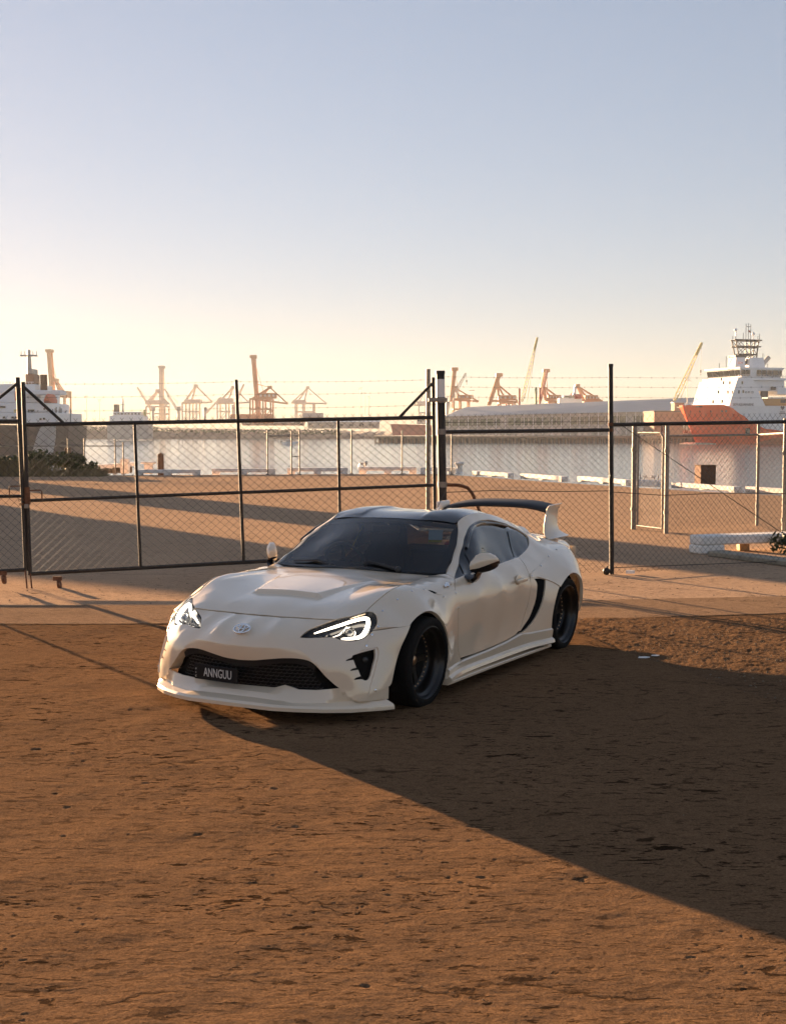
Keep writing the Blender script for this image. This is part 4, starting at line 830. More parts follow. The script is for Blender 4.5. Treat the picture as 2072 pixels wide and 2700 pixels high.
# ------------------------------------------------------------------ gantry cranes and jib cranes
def crane_root(name, label, px, d, group=None):
    a = AT(px, 1118, d); return thing(name, label, 'crane', (a.x, d, a.z), group=group)
def sts(label, px, d, m_, ybeam, legs, house, apex=None, boom=None, beam=None, base=1116, leg_w=1.05, group=None):
    """ship-to-shore gantry crane drawn from its photo rows: legs, portal, trolley beam, A-frame, machinery house, boom (raised or level)"""
    root = crane_root('gantry_crane', label, px, d, group); O = root.location; s = d / 3350
    P = lambda x, y, dy=0: AT(x, y, d) - O + Vector((0, dy, 0)); GA_ = 14
    for x in legs:
        for dy in (0, GA_): b_ = MB(); b_.tube(P(x, base, dy), P(x, ybeam, dy), leg_w * .55, 4); b_.build('leg', m_, root)
    b_ = MB(); ym = ybeam + (base - ybeam) * .42
    for dy in (0, GA_):
        b_.tube(P(legs[0], ym, dy), P(legs[-1], ym, dy), leg_w * .5, 4); b_.tube(P(legs[0], ybeam, dy), P(legs[-1], ybeam, dy), leg_w * .5, 4)
        for x0, x1 in zip(legs[:-1], legs[1:]): b_.tube(P(x0, base - 6, dy), P(x1, ym, dy), leg_w * .25, 4)
    for x in legs: b_.tube(P(x, ybeam), P(x, ybeam, GA_), leg_w * .5, 4); b_.tube(P(x, ym), P(x, ym, GA_), leg_w * .4, 4)
    b_.build('portal_frame', m_, root)
    if beam:
        b_ = MB()
        for dy in (5, 9): b_.tube(P(beam[0], beam[2], dy), P(beam[1], beam[3], dy), leg_w * .6, 4)
        for i in range(9):
            u = i / 8; q = P(beam[0], beam[2], 5).lerp(P(beam[1], beam[3], 5), u); b_.tube(q, q + Vector((0, 4, 0)), .3, 4); b_.tube(q + Vector((0, 0, 0)), q + Vector((0, 0, 1.6)), .12, 4)
        b_.build('trolley_beam', m_, root)
    if house:
        b_ = MB(); a, c = P(house[0], house[3], 3), P(house[1], house[2], 11); b_.bevbox((a + c) / 2, (abs(c.x - a.x), 8, abs(c.z - a.z)), .2); b_.build('machinery_house', m_, root)
        for i in range(4): b_ = MB(); b_.box(P(house[0] + (house[1] - house[0]) * (i + .5) / 4, (house[2] + house[3]) / 2, 2.9), (abs(c.x - a.x) * .12, .2, abs(c.z - a.z) * .4)); b_.build('louvre', M['crane_pale'], root)
    if apex:
        ax, ay = apex; b_ = MB()
        for dy in (5, 9):
            b_.tube(P(legs[0], ybeam, dy), P(ax, ay, dy), leg_w * .4, 4); b_.tube(P(legs[min(1, len(legs) - 1)], ybeam, dy), P(ax, ay, dy), leg_w * .35, 4)
            if beam: b_.tube(P(ax, ay, dy), P(beam[0], beam[2], dy), .35, 4); b_.tube(P(ax, ay, dy), P(beam[1], beam[3], dy), .35, 4)
        b_.box(P(ax, ay, 7), (2.2, 5, 1.6)); b_.build('a_frame', m_, root)
    if boom:
        x0, y0, x1, y1 = boom; b_ = MB(); n_ = 12
        for dy in (5, 9):
            for k in (-1, 1): b_.tube(P(x0 + k * 3, y0, dy), P(x1 + k * 3, y1, dy), .55, 4)
            for i in range(n_):
                u, v = i / n_, (i + 1) / n_; k = 1 if i % 2 else -1
                b_.tube(P(x0 + (x1 - x0) * u + 3 * k, y0 + (y1 - y0) * u, dy), P(x0 + (x1 - x0) * v - 3 * k, y0 + (y1 - y0) * v, dy), .35, 4)
        for i in range(n_ + 1): u = i / n_; q = P(x0 + (x1 - x0) * u, y0 + (y1 - y0) * u, 5); b_.tube(q, q + Vector((0, 4, 0)), .3, 4)
        b_.box(P(x1, y1, 7), (3.4, 5.2, 1.6)); b_.build('boom', m_, root)
        b_ = MB()
        if apex: b_.tube(P(apex[0], apex[1], 7), P(x0 + (x1 - x0) * .55, y0 + (y1 - y0) * .55, 7), .25, 4)
        b_.tube(P(x1, y1 + 3, 7), P(x0 + (x1 - x0) * .2 + 22, ybeam, 7), .16, 4); b_.build('stay', m_, root)
    return root
CO, CP = M['crane_orange'], M['crane_pale']
sts('ochre gantry crane with raised boom rising behind the left cargo ship', 155, 690, mat('crane_ochre_pale', (.55, .30, .12), .6), 1046, (158, 173), (150, 180, 1031, 1046), (143, 1002), (135, 1045, 128, 925))
sts('slim gantry crane with boom pointing straight up, left of middle', 415, 740, CP, 1072, (388, 437), (384, 432, 1055, 1066), (414, 1030), (423, 1112, 424, 968), (382, 440, 1064, 1064))
sts('pale gantry crane with level boom left of the middle upright', 515, 800, CP, 1062, (483, 502, 520), (486, 530, 1053, 1064), (515, 1017), None, (482, 558, 1064, 1060))
sts('pale gantry crane partly hidden behind the middle gate upright', 600, 800, CP, 1062, (575, 598, 620), (575, 612, 1050, 1063), (613, 1021), None, (572, 655, 1064, 1061))
sts('tall orange gantry crane with boom raised almost vertical', 700, 690, CO, 1052, (661, 680, 695, 715), (682, 727, 1036, 1050), (710, 1021), (679, 1100, 667, 940), (664, 757, 1052, 1064))
sts('pale gantry crane with level boom right of the orange crane', 810, 800, CP, 1064, (780, 800, 827), (772, 806, 1054, 1063), (811, 1022), None, (768, 860, 1062, 1064))
sts('faint gantry crane just left of the thick gate post', 1120, 860, CP, 1068, (1104, 1122, 1140), (1098, 1136, 1058, 1067), (1118, 1030), None, (1092, 1150, 1068, 1068))
sts('orange gantry crane with raised boom right of thick gate post', 1215, 640, CO, 1052, (1196, 1214, 1236), (1205, 1248, 1041, 1052), (1200, 1022), (1190, 1058, 1199, 973), (1195, 1262, 1053, 1058))
sts('orange gantry crane behind the shed roof with pale raised boom', 1335, 640, CO, 1062, (1318, 1340, 1356), (1315, 1361, 1042, 1055), (1312, 1012), (1290, 1068, 1317, 988), (1290, 1370, 1056, 1060))
sts('orange gantry crane behind shed roof beside the green post', 1455, 640, CO, 1060, (1446, 1462, 1478), (1447, 1478, 1041, 1054), (1432, 1016), (1424, 1058, 1441, 977), (1440, 1492, 1056, 1060))
sts('orange gantry crane behind shed roof right of the white bridge', 1560, 640, CO, 1060, (1545, 1562, 1576), (1543, 1577, 1042, 1055), (1524, 1017), None, (1500, 1590, 1054, 1057))
def jib(label, tx, ty0, ty1, jx, jy, d, m_, house=True, tower_w=4, jw=(3.2, 1.6), base=1116, foot=None, hook=None, head=None):
    """harbour crane: tower, cab and lattice jib from (tower) to the tip (jx, jy)"""
    root = crane_root('jib_crane', label, tx, d); O = root.location; P = lambda x, y, dy=0: AT(x, y, d) - O + Vector((0, dy, 0)); s = d / 3350
    if house:
        b_ = MB(); b_.tube(P(tx, base), P(tx, ty0), tower_w * s, 8); b_.build('tower', m_, root, 40)
        b_ = MB(); b_.bevbox(P(tx + 2, ty0 + 4), (9 * s, 9 * s, 12 * s), .2); b_.build('cab', m_, root)
    a = P(*(foot or (tx, ty1))); e = P(jx, jy); b_ = MB(); dr = (e - a).normalized(); sd_ = Vector((0, 1, 0)); upn = sd_.cross(dr).normalized(); n_ = 16
    def ring(u):
        w_ = jw[0] * s + (jw[1] - jw[0]) * s * u
        if u < .12: w_ *= .4 + u * 5
        c = a.lerp(e, u); return [c + upn * w_ + sd_ * w_, c + upn * w_ - sd_ * w_, c - upn * w_ - sd_ * w_, c - upn * w_ + sd_ * w_]
    rs = [ring(i / n_) for i in range(n_ + 1)]; rad = .13 * d / 500
    for i in range(n_):
        for k in range(4): b_.tube(rs[i][k], rs[i + 1][k], rad, 4); b_.tube(rs[i][k], rs[i + 1][(k + 1) % 4], rad * .7, 4)
    b_.build('lattice_jib', m_, root)
    b_ = MB(); b_.tube(P(tx, ty0 - 10) if house else P(tx + 14, ty0), e, .12, 4)
    b_.build('stay', m_, root)
    if head: b_ = MB(); u = .80; c = a.lerp(e, u); b_.tube(c, e, jw[1] * s * 1.25, 4); b_.sphere(e, jw[1] * s * 1.5, 8, 5); b_.build('jib_head', m_, root)
    if hook:
        b_ = MB(); b_.tube(e, P(*hook), .06, 4); b_.build('hoist_rope', M['black'], root); b_ = MB(); q = P(*hook); b_.bevbox(q, (.6, .4, 1.2), .1); b_.path([q + Vector((0, 0, -.6)), q + Vector((0, 0, -1.0)), q + Vector((.25, 0, -1.3)), q + Vector((0, 0, -1.55)), q + Vector((-.25, 0, -1.35))], .1, 5); b_.build('hook_block', M['black'], root)
    return root
jib('harbour crane with jib leaning left beside the slim gantry', 405, 1074, 1086, 366, 1022, 720, CP, jw=(2.6, 1.4)); jib('harbour crane with jib leaning left, right of the slim gantry', 473, 1074, 1086, 437, 1026, 720, CP, jw=(2.6, 1.4))
jib('harbour crane with jib leaning right below a pale gantry', 542, 1076, 1092, 585, 1048, 720, CP, jw=(2.4, 1.2)); jib('harbour crane with short jib behind the middle gate upright', 615, 1070, 1082, 645, 1014, 720, CP, jw=(2.4, 1.2))
jib('thick pale jib leaning right beside the gate post', 1178, 1062, 1080, 1227, 985, 600, M['hull_grey'], jw=(5, 1.8), hook=(1229, 1006)); jib('tall pale yellow lattice crane leaning right above the shed roof', 1374, 1060, 1058, 1413, 894, 560, M['crane_yellow'], house=False, jw=(4.2, 2.2), foot=(1374, 1060), head=True)
jib('yellow lattice crane leaning right towards the supply ship', 1774, 1058, 1056, 1843, 908, 520, M['crane_yellow'], house=False, jw=(4.6, 2.6), foot=(1774, 1058), head=True, hook=(1842, 980))
jib('slim red jib crane behind shed roof', 1424, 1052, 1050, 1440, 977, 600, M['red'], house=False, foot=(1424, 1052), jw=(2.2, 1.2))
for px, y0, d, mm, lb in ((1367, 1028, 560, 'red', 'short red mast standing behind the shed roof'), (1411, 1025, 560, 'green', 'green mast standing behind the shed roof'), (1421, 1026, 560, 'red', 'red mast beside the green mast behind shed roof')):
    b_ = MB(); a = AT(px, 1075, d); c = AT(px, y0, d); b_.tube((0, 0, 0), (0, 0, c.z - a.z), .55, 8); b_.sphere((0, 0, c.z - a.z), .6, 8, 5); o = b_.build('mast', M[mm], None, 40); o.location = a; tag(o, lb, 'mast')
# white ship bridge behind the shed
r_ = thing('ship_bridge', 'white ship superstructure peeking over shed roof beside orange crane', 'ship', tuple(AT(1505, 1075, 600))); P = lambda x, y, dy=0: AT(x, y, 600) - r_.location + Vector((0, dy, 0))
for nm, x0, x1, y0, y1, mm in (('lower_house', 1472, 1532, 1050, 1078, 'ship_white'), ('upper_house', 1482, 1520, 1043, 1049.8, 'ship_white'), ('funnel', 1512, 1530, 1040, 1052, 'red')):
    b_ = MB(); a, c = P(x0, y1, 0 if nm != 'funnel' else -2), P(x1, y0, 8); b_.bevbox((a + c) / 2, (c.x - a.x, 8, c.z - a.z), .15); b_.build(nm, M[mm], r_)
b_ = MB(); b_.tube(P(1513, 1050, 4), P(1517, 1018, 4), .7, 6); b_.build('mast', M['ship_white'], r_); b_ = MB(); b_.box(P(1502, 1046, -.2), (5.5, .3, .6)); b_.build('window_band', M['glass_dark'], r_)
# light poles
for px, y0, yb, d, lb in ((232, 1045, 1120, 700, 'thin light pole left of the small white ship'), (266, 1055, 1120, 700, 'thin light pole beside the small white ship'), (950, 1024, 1110, 700, 'tall light pole with wide head, left of the diagonal brace'), (962, 1037, 1110, 720, 'light pole with T head, left of the diagonal brace'), (973, 1047, 1110, 740, 'shorter light pole near the diagonal brace'), (1808, 1003, 1070, 480, 'light pole left of supply ship bow'), (1849, 1013, 1060, 480, 'light pole right above supply ship bow'), (1243, 1030, 1065, 560, 'light pole above left end of the shed roof')):
    a = AT(px, yb, d); c = AT(px, y0, d); H = c.z - a.z; root = thing('light_pole', lb, 'light pole', tuple(a)); b_ = MB(); b_.tube((0, 0, 0), (0, 0, H), .16, 6, .10); b_.build('pole', CP, root); b_ = MB(); b_.box((0, 0, H), (2.6, .4, .25)); b_.build('lamp_arm', CP, root)
# small launch on the water
p = G(765, 1174, ZW); bo = thing('launch', 'small motor launch on the water behind the quay rail', 'boat', tuple(p))
b_ = MB(); L_ = 5.0; rings = []
for u, w_, z0 in ((0, .75, .15), (.3, 1.0, 0), (.7, .85, .05), (.93, .3, .35), (1, .05, .6)): x = (u - .5) * L_; rings.append([(x, -w_, .95 + u * .2), (x, -w_ * .7, z0), (x, w_ * .7, z0), (x, w_, .95 + u * .2)])
b_.loft(rings); b_.build('hull', M['ship_white'], bo, 40); b_ = MB(); b_.bevbox((-.2, 0, 1.35), (1.5, 1.2, .8), .1); b_.build('cabin', M['hull_grey'], bo); b_ = MB(); b_.box((.58, 0, 1.45), (.06, 1.0, .4)); b_.build('windscreen', M['glass_dark'], bo); b_ = MB(); b_.bevbox((-2.55, 0, .9), (.4, .5, .8), .08); b_.build('outboard_motor', M['black'], bo)
# gull over the water
p = AT(963, 1224, 60); gu = MB(); gu.sphere((0, 0, 0), .09, 8, 6, (2.0, .9, .9))
for s_ in (-1, 1): gu.add([(.08, s_ * .05, .03), (-.08, s_ * .05, .03), (-.10, s_ * .28, .16), (-.22, s_ * .55, .08), (-.02, s_ * .30, .18)], [(0, 1, 2, 4), (2, 3, 4), (4, 2, 1, 0), (4, 3, 2)])
o = gu.build('gull', M['hull_grey']); o.location = p; o.rotation_euler = (0, R(-60), .4); tag(o, 'small grey gull flying low over the water beyond the kerb beams', 'gull')
# ------------------------------------------------------------------ buildings outside the frame at left that throw the long shadow bands
SD2 = Vector((math.sin(_a), math.cos(_a), 0)); SN = Vector((SD2.y, -SD2.x, 0))
def offbuild(name, label, n0, n1, m0, H, depth, wall, roof, cat='building', win=4):
    c = SN * ((n0 + n1) / 2) + SD2 * (m0 + depth / 2); root = thing(name, label, cat, (c.x, c.y, 0), math.atan2(SN.y, SN.x)); w2 = (n1 - n0) / 2
    b_ = MB(); b_.box((0, 0, H / 2), (2 * w2, depth, H)); b_.build('wall', wall, root)
    b_ = MB(); e = .15; b_.add([(-w2 - e, -depth / 2 - e, H), (w2 + e, -depth / 2 - e, H), (w2 + e, depth / 2 + e, H), (-w2 - e, depth / 2 + e, H), (0, -depth / 2 - e, H + .8), (0, depth / 2 + e, H + .8)], [(0, 1, 4), (3, 5, 2), (0, 4, 5, 3), (1, 2, 5, 4), (0, 3, 2, 1)]); b_.build('roof', roof, root)
    for i in range(win): b_ = MB(); b_.box((-w2 + (i + .5) * 2 * w2 / win, -depth / 2 - .03, H * .6), (w2 / win, .06, .9)); b_.build('window', M['glass_dark'], root)
    b_ = MB(); b_.box((0, -depth / 2 - .04, 1.1), (1.0, .08, 2.2)); b_.build('door', M['hull_grey'], root)
offbuild('yard_shed', 'plain shed standing in the yard outside the left edge', 4.85, 9.8, 40, 2.55, 8, M['shedwall'], M['roofmetal'])
offbuild('store_hut', 'narrow store hut standing outside the left edge', 12.5, 15.0, 52, 8.0, 3, M['brick'], M['roofmetal'], win=2)
# ------------------------------------------------------------------ haze
HZ_TOP = 58
mb = MB(); mb.box((0, 640, (HZ_TOP - 7) / 2), (1700, 1600, HZ_TOP + 7)); hm = bpy.data.materials.new('harbour_air'); hm.use_nodes = True
hn = hm.node_tree; hn.nodes.remove(hn.nodes['Principled BSDF']); pv_ = hn.nodes.new('ShaderNodeVolumePrincipled'); pv_.inputs['Color'].default_value = (.72, .80, .92, 1)
pv_.inputs['Density'].default_value = .00013; pv_.inputs['Anisotropy'].default_value = .3; hn.links.new(pv_.outputs[0], hn.nodes['Material Output'].inputs['Volume'])
struct(mb.build('haze', hm), 'stuff')

# ---------- thin plate spline surfaces in a chosen frame ----------
class TPS:
    def __init__(s,uv,h,lam=1e-4):
        uv=np.asarray(uv,float); h=np.asarray(h,float); n=len(uv); s.uv=uv
        K=s.phi(uv,uv)+np.eye(n)*lam; P=np.c_[np.ones(n),uv]
        M=np.block([[K,P],[P.T,np.zeros((3,3))]])
        sol=np.linalg.solve(M,np.r_[h,np.zeros(3)]); s.w=sol[:n]; s.a=sol[n:]
    @staticmethod
    def phi(A,B):
        r2=((A[:,None,:]-B[None,:,:])**2).sum(-1)
        return .5*r2*np.log(r2+1e-12)
    def __call__(s,q):
        q=np.asarray(q,float).reshape(-1,2)
        return s.phi(q,s.uv)@s.w+s.a[0]+q@s.a[1:]
class Plane:
    def __init__(s,o,u,v):
        s.o=np.array(o,float); s.u=np.array(u,float); s.u/=np.linalg.norm(s.u)
        v=np.array(v,float); v-=s.u*(v@s.u); s.v=v/np.linalg.norm(v); s.n=np.cross(s.u,s.v)
    def fwd(s,P):
        Q=np.asarray(P,float)-s.o; return np.stack([Q@s.u,Q@s.v,Q@s.n],-1)
    def inv(s,T):
        T=np.asarray(T,float); return s.o+T[...,0:1]*s.u+T[...,1:2]*s.v+T[...,2:3]*s.n
class Cyl:   # vertical axis at (0,y0); u=theta*1.2 (theta from straight ahead to the left), v=z, h=radius
    def __init__(s,y0,R=1.2): s.y0=y0; s.R=R
    def fwd(s,P):
        P=np.asarray(P,float); x=P[...,0]; y=s.y0-P[...,1]
        return np.stack([np.arctan2(x,y)*s.R,P[...,2],np.hypot(x,y)],-1)
    def inv(s,T):
        T=np.asarray(T,float); th=T[...,0]/s.R; r=T[...,2]
        return np.stack([r*np.sin(th),s.y0-r*np.cos(th),T[...,1]],-1)
class Surf:
    def __init__(s,frame,pts,mirror=False,lam=1e-4):
        s.f=frame; pts=np.asarray(pts,float)
        if mirror:
            m=pts[np.abs(pts[:,0])>1e-6]*[-1,1,1]; pts=np.r_[pts,m]
        T=frame.fwd(pts); s.t=TPS(T[:,:2],T[:,2],lam)
    def at(s,uv):
        uv=np.asarray(uv,float).reshape(-1,2); return s.f.inv(np.c_[uv,s.t(uv)])
    def nrm(s,uv,e=2e-3):
        uv=np.asarray(uv,float).reshape(-1,2)
        du=s.at(uv+[e,0])-s.at(uv-[e,0]); dv=s.at(uv+[0,e])-s.at(uv-[0,e])
        n=np.cross(du,dv); n/=np.linalg.norm(n,axis=1)[:,None]
        return n
    def drop(s,P):   # project point onto the surface along frame direction
        T=s.f.fwd(P); return s.at(T[...,:2])
    def gap(s,P):    # signed height of P above surface
        T=s.f.fwd(np.asarray(P).reshape(-1,3)); return T[:,2]-s.t(T[:,:2])
    def hit(s,o,d,t0,t1,n=400):
        t=np.linspace(t0,t1,n); g=s.gap(o+t[:,None]*d)
        k=np.where((g[:-1]>0)&(g[1:]<=0))[0]
        if len(k)==0:
            k=[int(np.argmin(np.abs(g)))]; return o+t[k[0]]*d,False
        a,b=t[k[0]],t[k[0]+1]
        for _ in range(40):
            m=.5*(a+b)
            if s.gap(o+m*d)[0]>0:a=m
            else:b=m
        return o+a*d,True
def S_bumper():
    p=[(0,-.617,.633),(0,-.70,.614),(0,-.775,.588),(0,-.822,.558),(0,-.856,.50),(0,-.872,.44),(0,-.878,.37),(0,-.878,.28),
       (.13,-.609,.633),(.3,-.598,.634),(.2,-.605,.633),(.2,-.70,.607),(.2,-.79,.565),(.2,-.836,.50),(.2,-.856,.43),(.2,-.864,.36),(.2,-.864,.28),
       (.394,-.592,.635),(.394,-.68,.588),(.394,-.742,.530),(.40,-.787,.45),(.40,-.806,.385),(.40,-.812,.28),
       (.557,-.583,.637),(.57,-.64,.575),(.57,-.695,.51),(.57,-.737,.45),(.57,-.757,.38),(.57,-.766,.30),(.57,-.77,.20),
       (.70,-.45,.66),(.70,-.555,.58),(.70,-.62,.52),(.71,-.662,.45),(.71,-.685,.38),(.71,-.698,.29),(.71,-.703,.22),(.72,-.705,.165),(.72,-.71,.12),
       (.80,-.40,.63),(.80,-.50,.565),(.82,-.515,.50),(.83,-.548,.42),(.835,-.572,.35),(.84,-.595,.27),(.845,-.61,.2),(.845,-.61,.12),
       (.85,-.42,.575),(.855,-.465,.50),(.862,-.48,.42),(.868,-.505,.35),(.873,-.53,.27),(.875,-.55,.2),(.875,-.55,.12),
       (.905,-.30,.585),(.905,-.36,.50),(.91,-.37,.42),(.91,-.39,.35),(.905,-.43,.27),(.895,-.48,.2),(.893,-.49,.12),(.93,-.28,.40),(.93,-.32,.25)]
    return Surf(Cyl(.4),p,True,2e-4)
def S_insert():
    p=[(x,y,z) for x,y in ((0,-.795),(.2,-.785),(.4,-.742),(.62,-.66)) for z in (.15,.3,.45)]
    return Surf(Cyl(.4),p,True)
def S_hood():
    p=[(0,-.62,.632),(0,-.5,.688),(0,-.4,.715),(0,-.3,.733),(0,-.1,.762),(0,.26,.806),(0,.56,.830),
       (.13,-.608,.632),(.3,-.597,.633),(.43,-.588,.634),(.557,-.583,.637),(.3,-.5,.683),(.3,-.4,.707),(.3,-.285,.727),(.3,-.1,.757),(.3,.26,.798),(.3,.6,.822),
       (.5,-.48,.685),(.5,-.40,.712),(.5,-.28,.742),(.5,-.1,.770),(.5,.1,.783),(.5,.4,.795),(.5,.63,.810),
       (.6,-.52,.658),(.6,-.40,.708),(.6,-.25,.755),(.6,-.1,.788),(.6,.1,.798),(.6,.3,.796),(.61,.66,.803),
       (.62,-.50,.66),(.685,-.42,.68),(.69,-.348,.712),(.70,-.255,.748),(.71,-.15,.782),(.715,-.082,.795),(.712,.0,.802),(.70,.175,.800),(.66,.398,.799)]
    return Surf(Plane((0,0,0),(1,0,0),(0,1,0)),p,True)
A40=math.radians(40)
def S_flank():
    st={-.42:[(.62,.70),(.685,.68),(.875,.515),(.89,.42)],
        -.25:[(.70,.748),(.745,.715),(.80,.675),(.855,.63),(.905,.585),(.928,.55),(.938,.50)],
        -.10:[(.65,.797),(.714,.795),(.76,.768),(.82,.735),(.88,.695),(.93,.655),(.952,.63),(.962,.58)],
        .06:[(.65,.803),(.712,.803),(.77,.79),(.82,.758),(.88,.705),(.93,.645),(.952,.60),(.962,.55)],
        .20:[(.65,.802),(.695,.80),(.77,.79),(.825,.757),(.865,.70),(.915,.60),(.945,.52),(.955,.45),(.955,.3),(.955,.18)],
        .34:[(.69,.802),(.77,.795),(.835,.752),(.868,.70),(.893,.62),(.915,.52),(.925,.42),(.925,.3),(.925,.18)],
        .54:[(.62,.801),(.665,.803),(.71,.806),(.77,.803),(.84,.748),(.864,.70),(.880,.61),(.886,.52),(.885,.42),(.885,.3),(.89,.2)],
        .90:[(.80,.800),(.845,.745),(.870,.69),(.888,.635),(.888,.56),(.878,.43),(.870,.32),(.878,.225)],
        1.3:[(.795,.812),(.842,.755),(.872,.695),(.890,.64),(.890,.57),(.880,.44),(.872,.33),(.882,.235)],
        1.65:[(.785,.826),(.835,.775),(.873,.710),(.892,.65),(.893,.58),(.886,.45),(.882,.34),(.89,.26),(.90,.15)],
        1.9:[(.765,.838),(.815,.795),(.862,.735),(.892,.665),(.903,.59),(.903,.47),(.908,.35),(.915,.25),(.92,.15)],
        2.1:[(.738,.874),(.79,.825),(.848,.755),(.895,.685),(.925,.60),(.945,.48),(.955,.35),(.955,.25),(.955,.15)],
        2.3:[(.70,.915),(.77,.842),(.835,.775),(.895,.705),(.94,.63),(.965,.56),(.975,.48)],
        2.55:[(.57,1.005),(.62,.95),(.70,.89),(.77,.845),(.84,.785),(.905,.72),(.955,.665),(.975,.63),(.985,.58)],
        2.78:[(.55,.945),(.62,.90),(.70,.865),(.78,.825),(.85,.765),(.91,.70),(.955,.63),(.975,.58),(.985,.53)],
        3.05:[(.55,.89),(.62,.87),(.70,.845),(.77,.80),(.82,.735),(.855,.66),(.87,.58),(.865,.5),(.86,.35),(.84,.2)],
        3.35:[(.55,.86),(.62,.84),(.66,.80),(.69,.74),(.71,.66),(.72,.56),(.72,.45),(.71,.3),(.70,.2)]}
    p=[(x,y,z) for y,l in st.items() for x,z in l]
    # pillars and roof rail
    p+=[(.781,-.502,.575),(.852,-.416,.58),(.778,-.452,.612),(.761,-.416,.645),(.734,-.402,.672),(.61,.655,.803),(.66,.655,.807),
        (.725,.669,.816),(.80,.66,.788),(.685,.80,.885),(.750,.82,.866),(.635,.95,.965),(.70,1.013,.986),(.59,1.08,1.048),(.66,1.15,1.063),(.55,1.214,1.135),
        (.63,1.282,1.112),(.553,1.29,1.170),(.56,1.40,1.190),(.605,1.461,1.135),(.56,1.56,1.195),(.592,1.668,1.136),(.553,1.716,1.186),(.590,1.84,1.118),
        (.54,1.9,1.163),(.595,2.053,1.08),(.525,2.06,1.135),(.515,2.2,1.105),(.615,2.221,1.031),(.64,2.309,.99),(.67,2.339,.957),(.515,2.31,1.08),(.525,2.446,1.04),(.54,2.66,.965)]
    c,s=math.cos(A40),math.sin(A40)
    return Surf(Plane((0,0,0),(0,1,0),(-s,0,c)),p,False,4e-4)
def S_ws():
    p=[(.725,.669,.816),(.609,.63,.812),(.3,.545,.822),(0,.515,.828),(.55,1.214,1.133),(.3,1.155,1.158),(0,1.13,1.166),(.64,.93,.972),(.32,.84,1.003),(0,.81,1.012),(.50,.91,.985)]
    return Surf(Plane((0,.8,1.0),(1,0,0),(0,.86,.5)),p,True)
def S_roof():
    p=[(0,1.13,1.166),(.3,1.155,1.158),(.55,1.214,1.134),(.553,1.29,1.168),(.555,1.40,1.188),(.557,1.56,1.193),(.55,1.716,1.184),(.54,1.9,1.16),(.525,2.06,1.132),
       (0,1.25,1.190),(0,1.4,1.205),(0,1.6,1.207),(0,1.8,1.194),(0,2.05,1.160),(.3,1.25,1.188),(.3,1.4,1.212),(.3,1.6,1.215),(.3,1.8,1.202),(.3,2.05,1.158),(.45,1.4,1.205),(.45,1.6,1.209),(.45,1.8,1.195),(.16,1.5,1.205)]
    return Surf(Plane((0,0,0),(1,0,0),(0,1,0)),p,True)
# ================================================================== THE CAR
def catmull(P, n=12):
    P = [np.array(p, float) for p in P]
    if len(P) < 3: return P
    out = []
    for i in range(len(P) - 1):
        p0 = P[i - 1] if i else 2 * P[0] - P[1]; p1, p2 = P[i], P[i + 1]; p3 = P[i + 2] if i + 2 < len(P) else 2 * P[-1] - P[-2]
        d = [max(1e-6, np.linalg.norm(b - a) ** .5) for a, b in ((p0, p1), (p1, p2), (p2, p3))]
        t0, t1, t2, t3 = 0, d[0], d[0] + d[1], sum(d)
        for k in range(n):
            t = t1 + (t2 - t1) * k / n
            A1 = (t1 - t) / (t1 - t0) * p0 + (t - t0) / (t1 - t0) * p1; A2 = (t2 - t) / (t2 - t1) * p1 + (t - t1) / (t2 - t1) * p2; A3 = (t3 - t) / (t3 - t2) * p2 + (t - t2) / (t3 - t2) * p3
            B1 = (t2 - t) / (t2 - t0) * A1 + (t - t0) / (t2 - t0) * A2; B2 = (t3 - t) / (t3 - t1) * A2 + (t - t1) / (t3 - t1) * A3
            out.append((t2 - t) / (t2 - t1) * B1 + (t - t1) / (t2 - t1) * B2)
    out.append(P[-1]); return out
def resample(P, step):
    P = np.array(P); L = np.r_[0, np.cumsum(np.linalg.norm(np.diff(P, axis=0), axis=1))]
    n = max(1, int(round(L[-1] / step))); t = np.linspace(0, L[-1], n + 1); return np.stack([np.interp(t, L, P[:, k]) for k in range(P.shape[1])], 1)
def outline(segs, step):
    """closed outline from segments; each segment is smoothed, corners between segments stay sharp"""
    out = []
    for s_ in segs: out.append(resample(catmull(s_), step)[:-1])
    return np.concatenate(out)
def inside(poly, q):
    x, y = q[:, 0], q[:, 1]; r = np.zeros(len(q), bool); n = len(poly)
    for i in range(n):
        x1, y1 = poly[i]; x2, y2 = poly[(i + 1) % n]
        if y1 == y2: continue
        c = ((y1 > y) != (y2 > y)) & (x < (x2 - x1) * (y - y1) / (y2 - y1) + x1); r ^= c
    return r
def area(p): x, y = p[:, 0], p[:, 1]; return .5 * np.sum(x * np.roll(y, -1) - np.roll(x, -1) * y)
def inset(poly, g):
    n = len(poly); e = np.roll(poly, -1, 0) - poly; L = np.linalg.norm(e, axis=1)[:, None]; e = e / np.maximum(L, 1e-9)
    nn = np.stack([-e[:, 1], e[:, 0]], 1); m = nn + np.roll(nn, 1, 0); m /= np.maximum(np.linalg.norm(m, axis=1)[:, None], .5); return poly + m * g
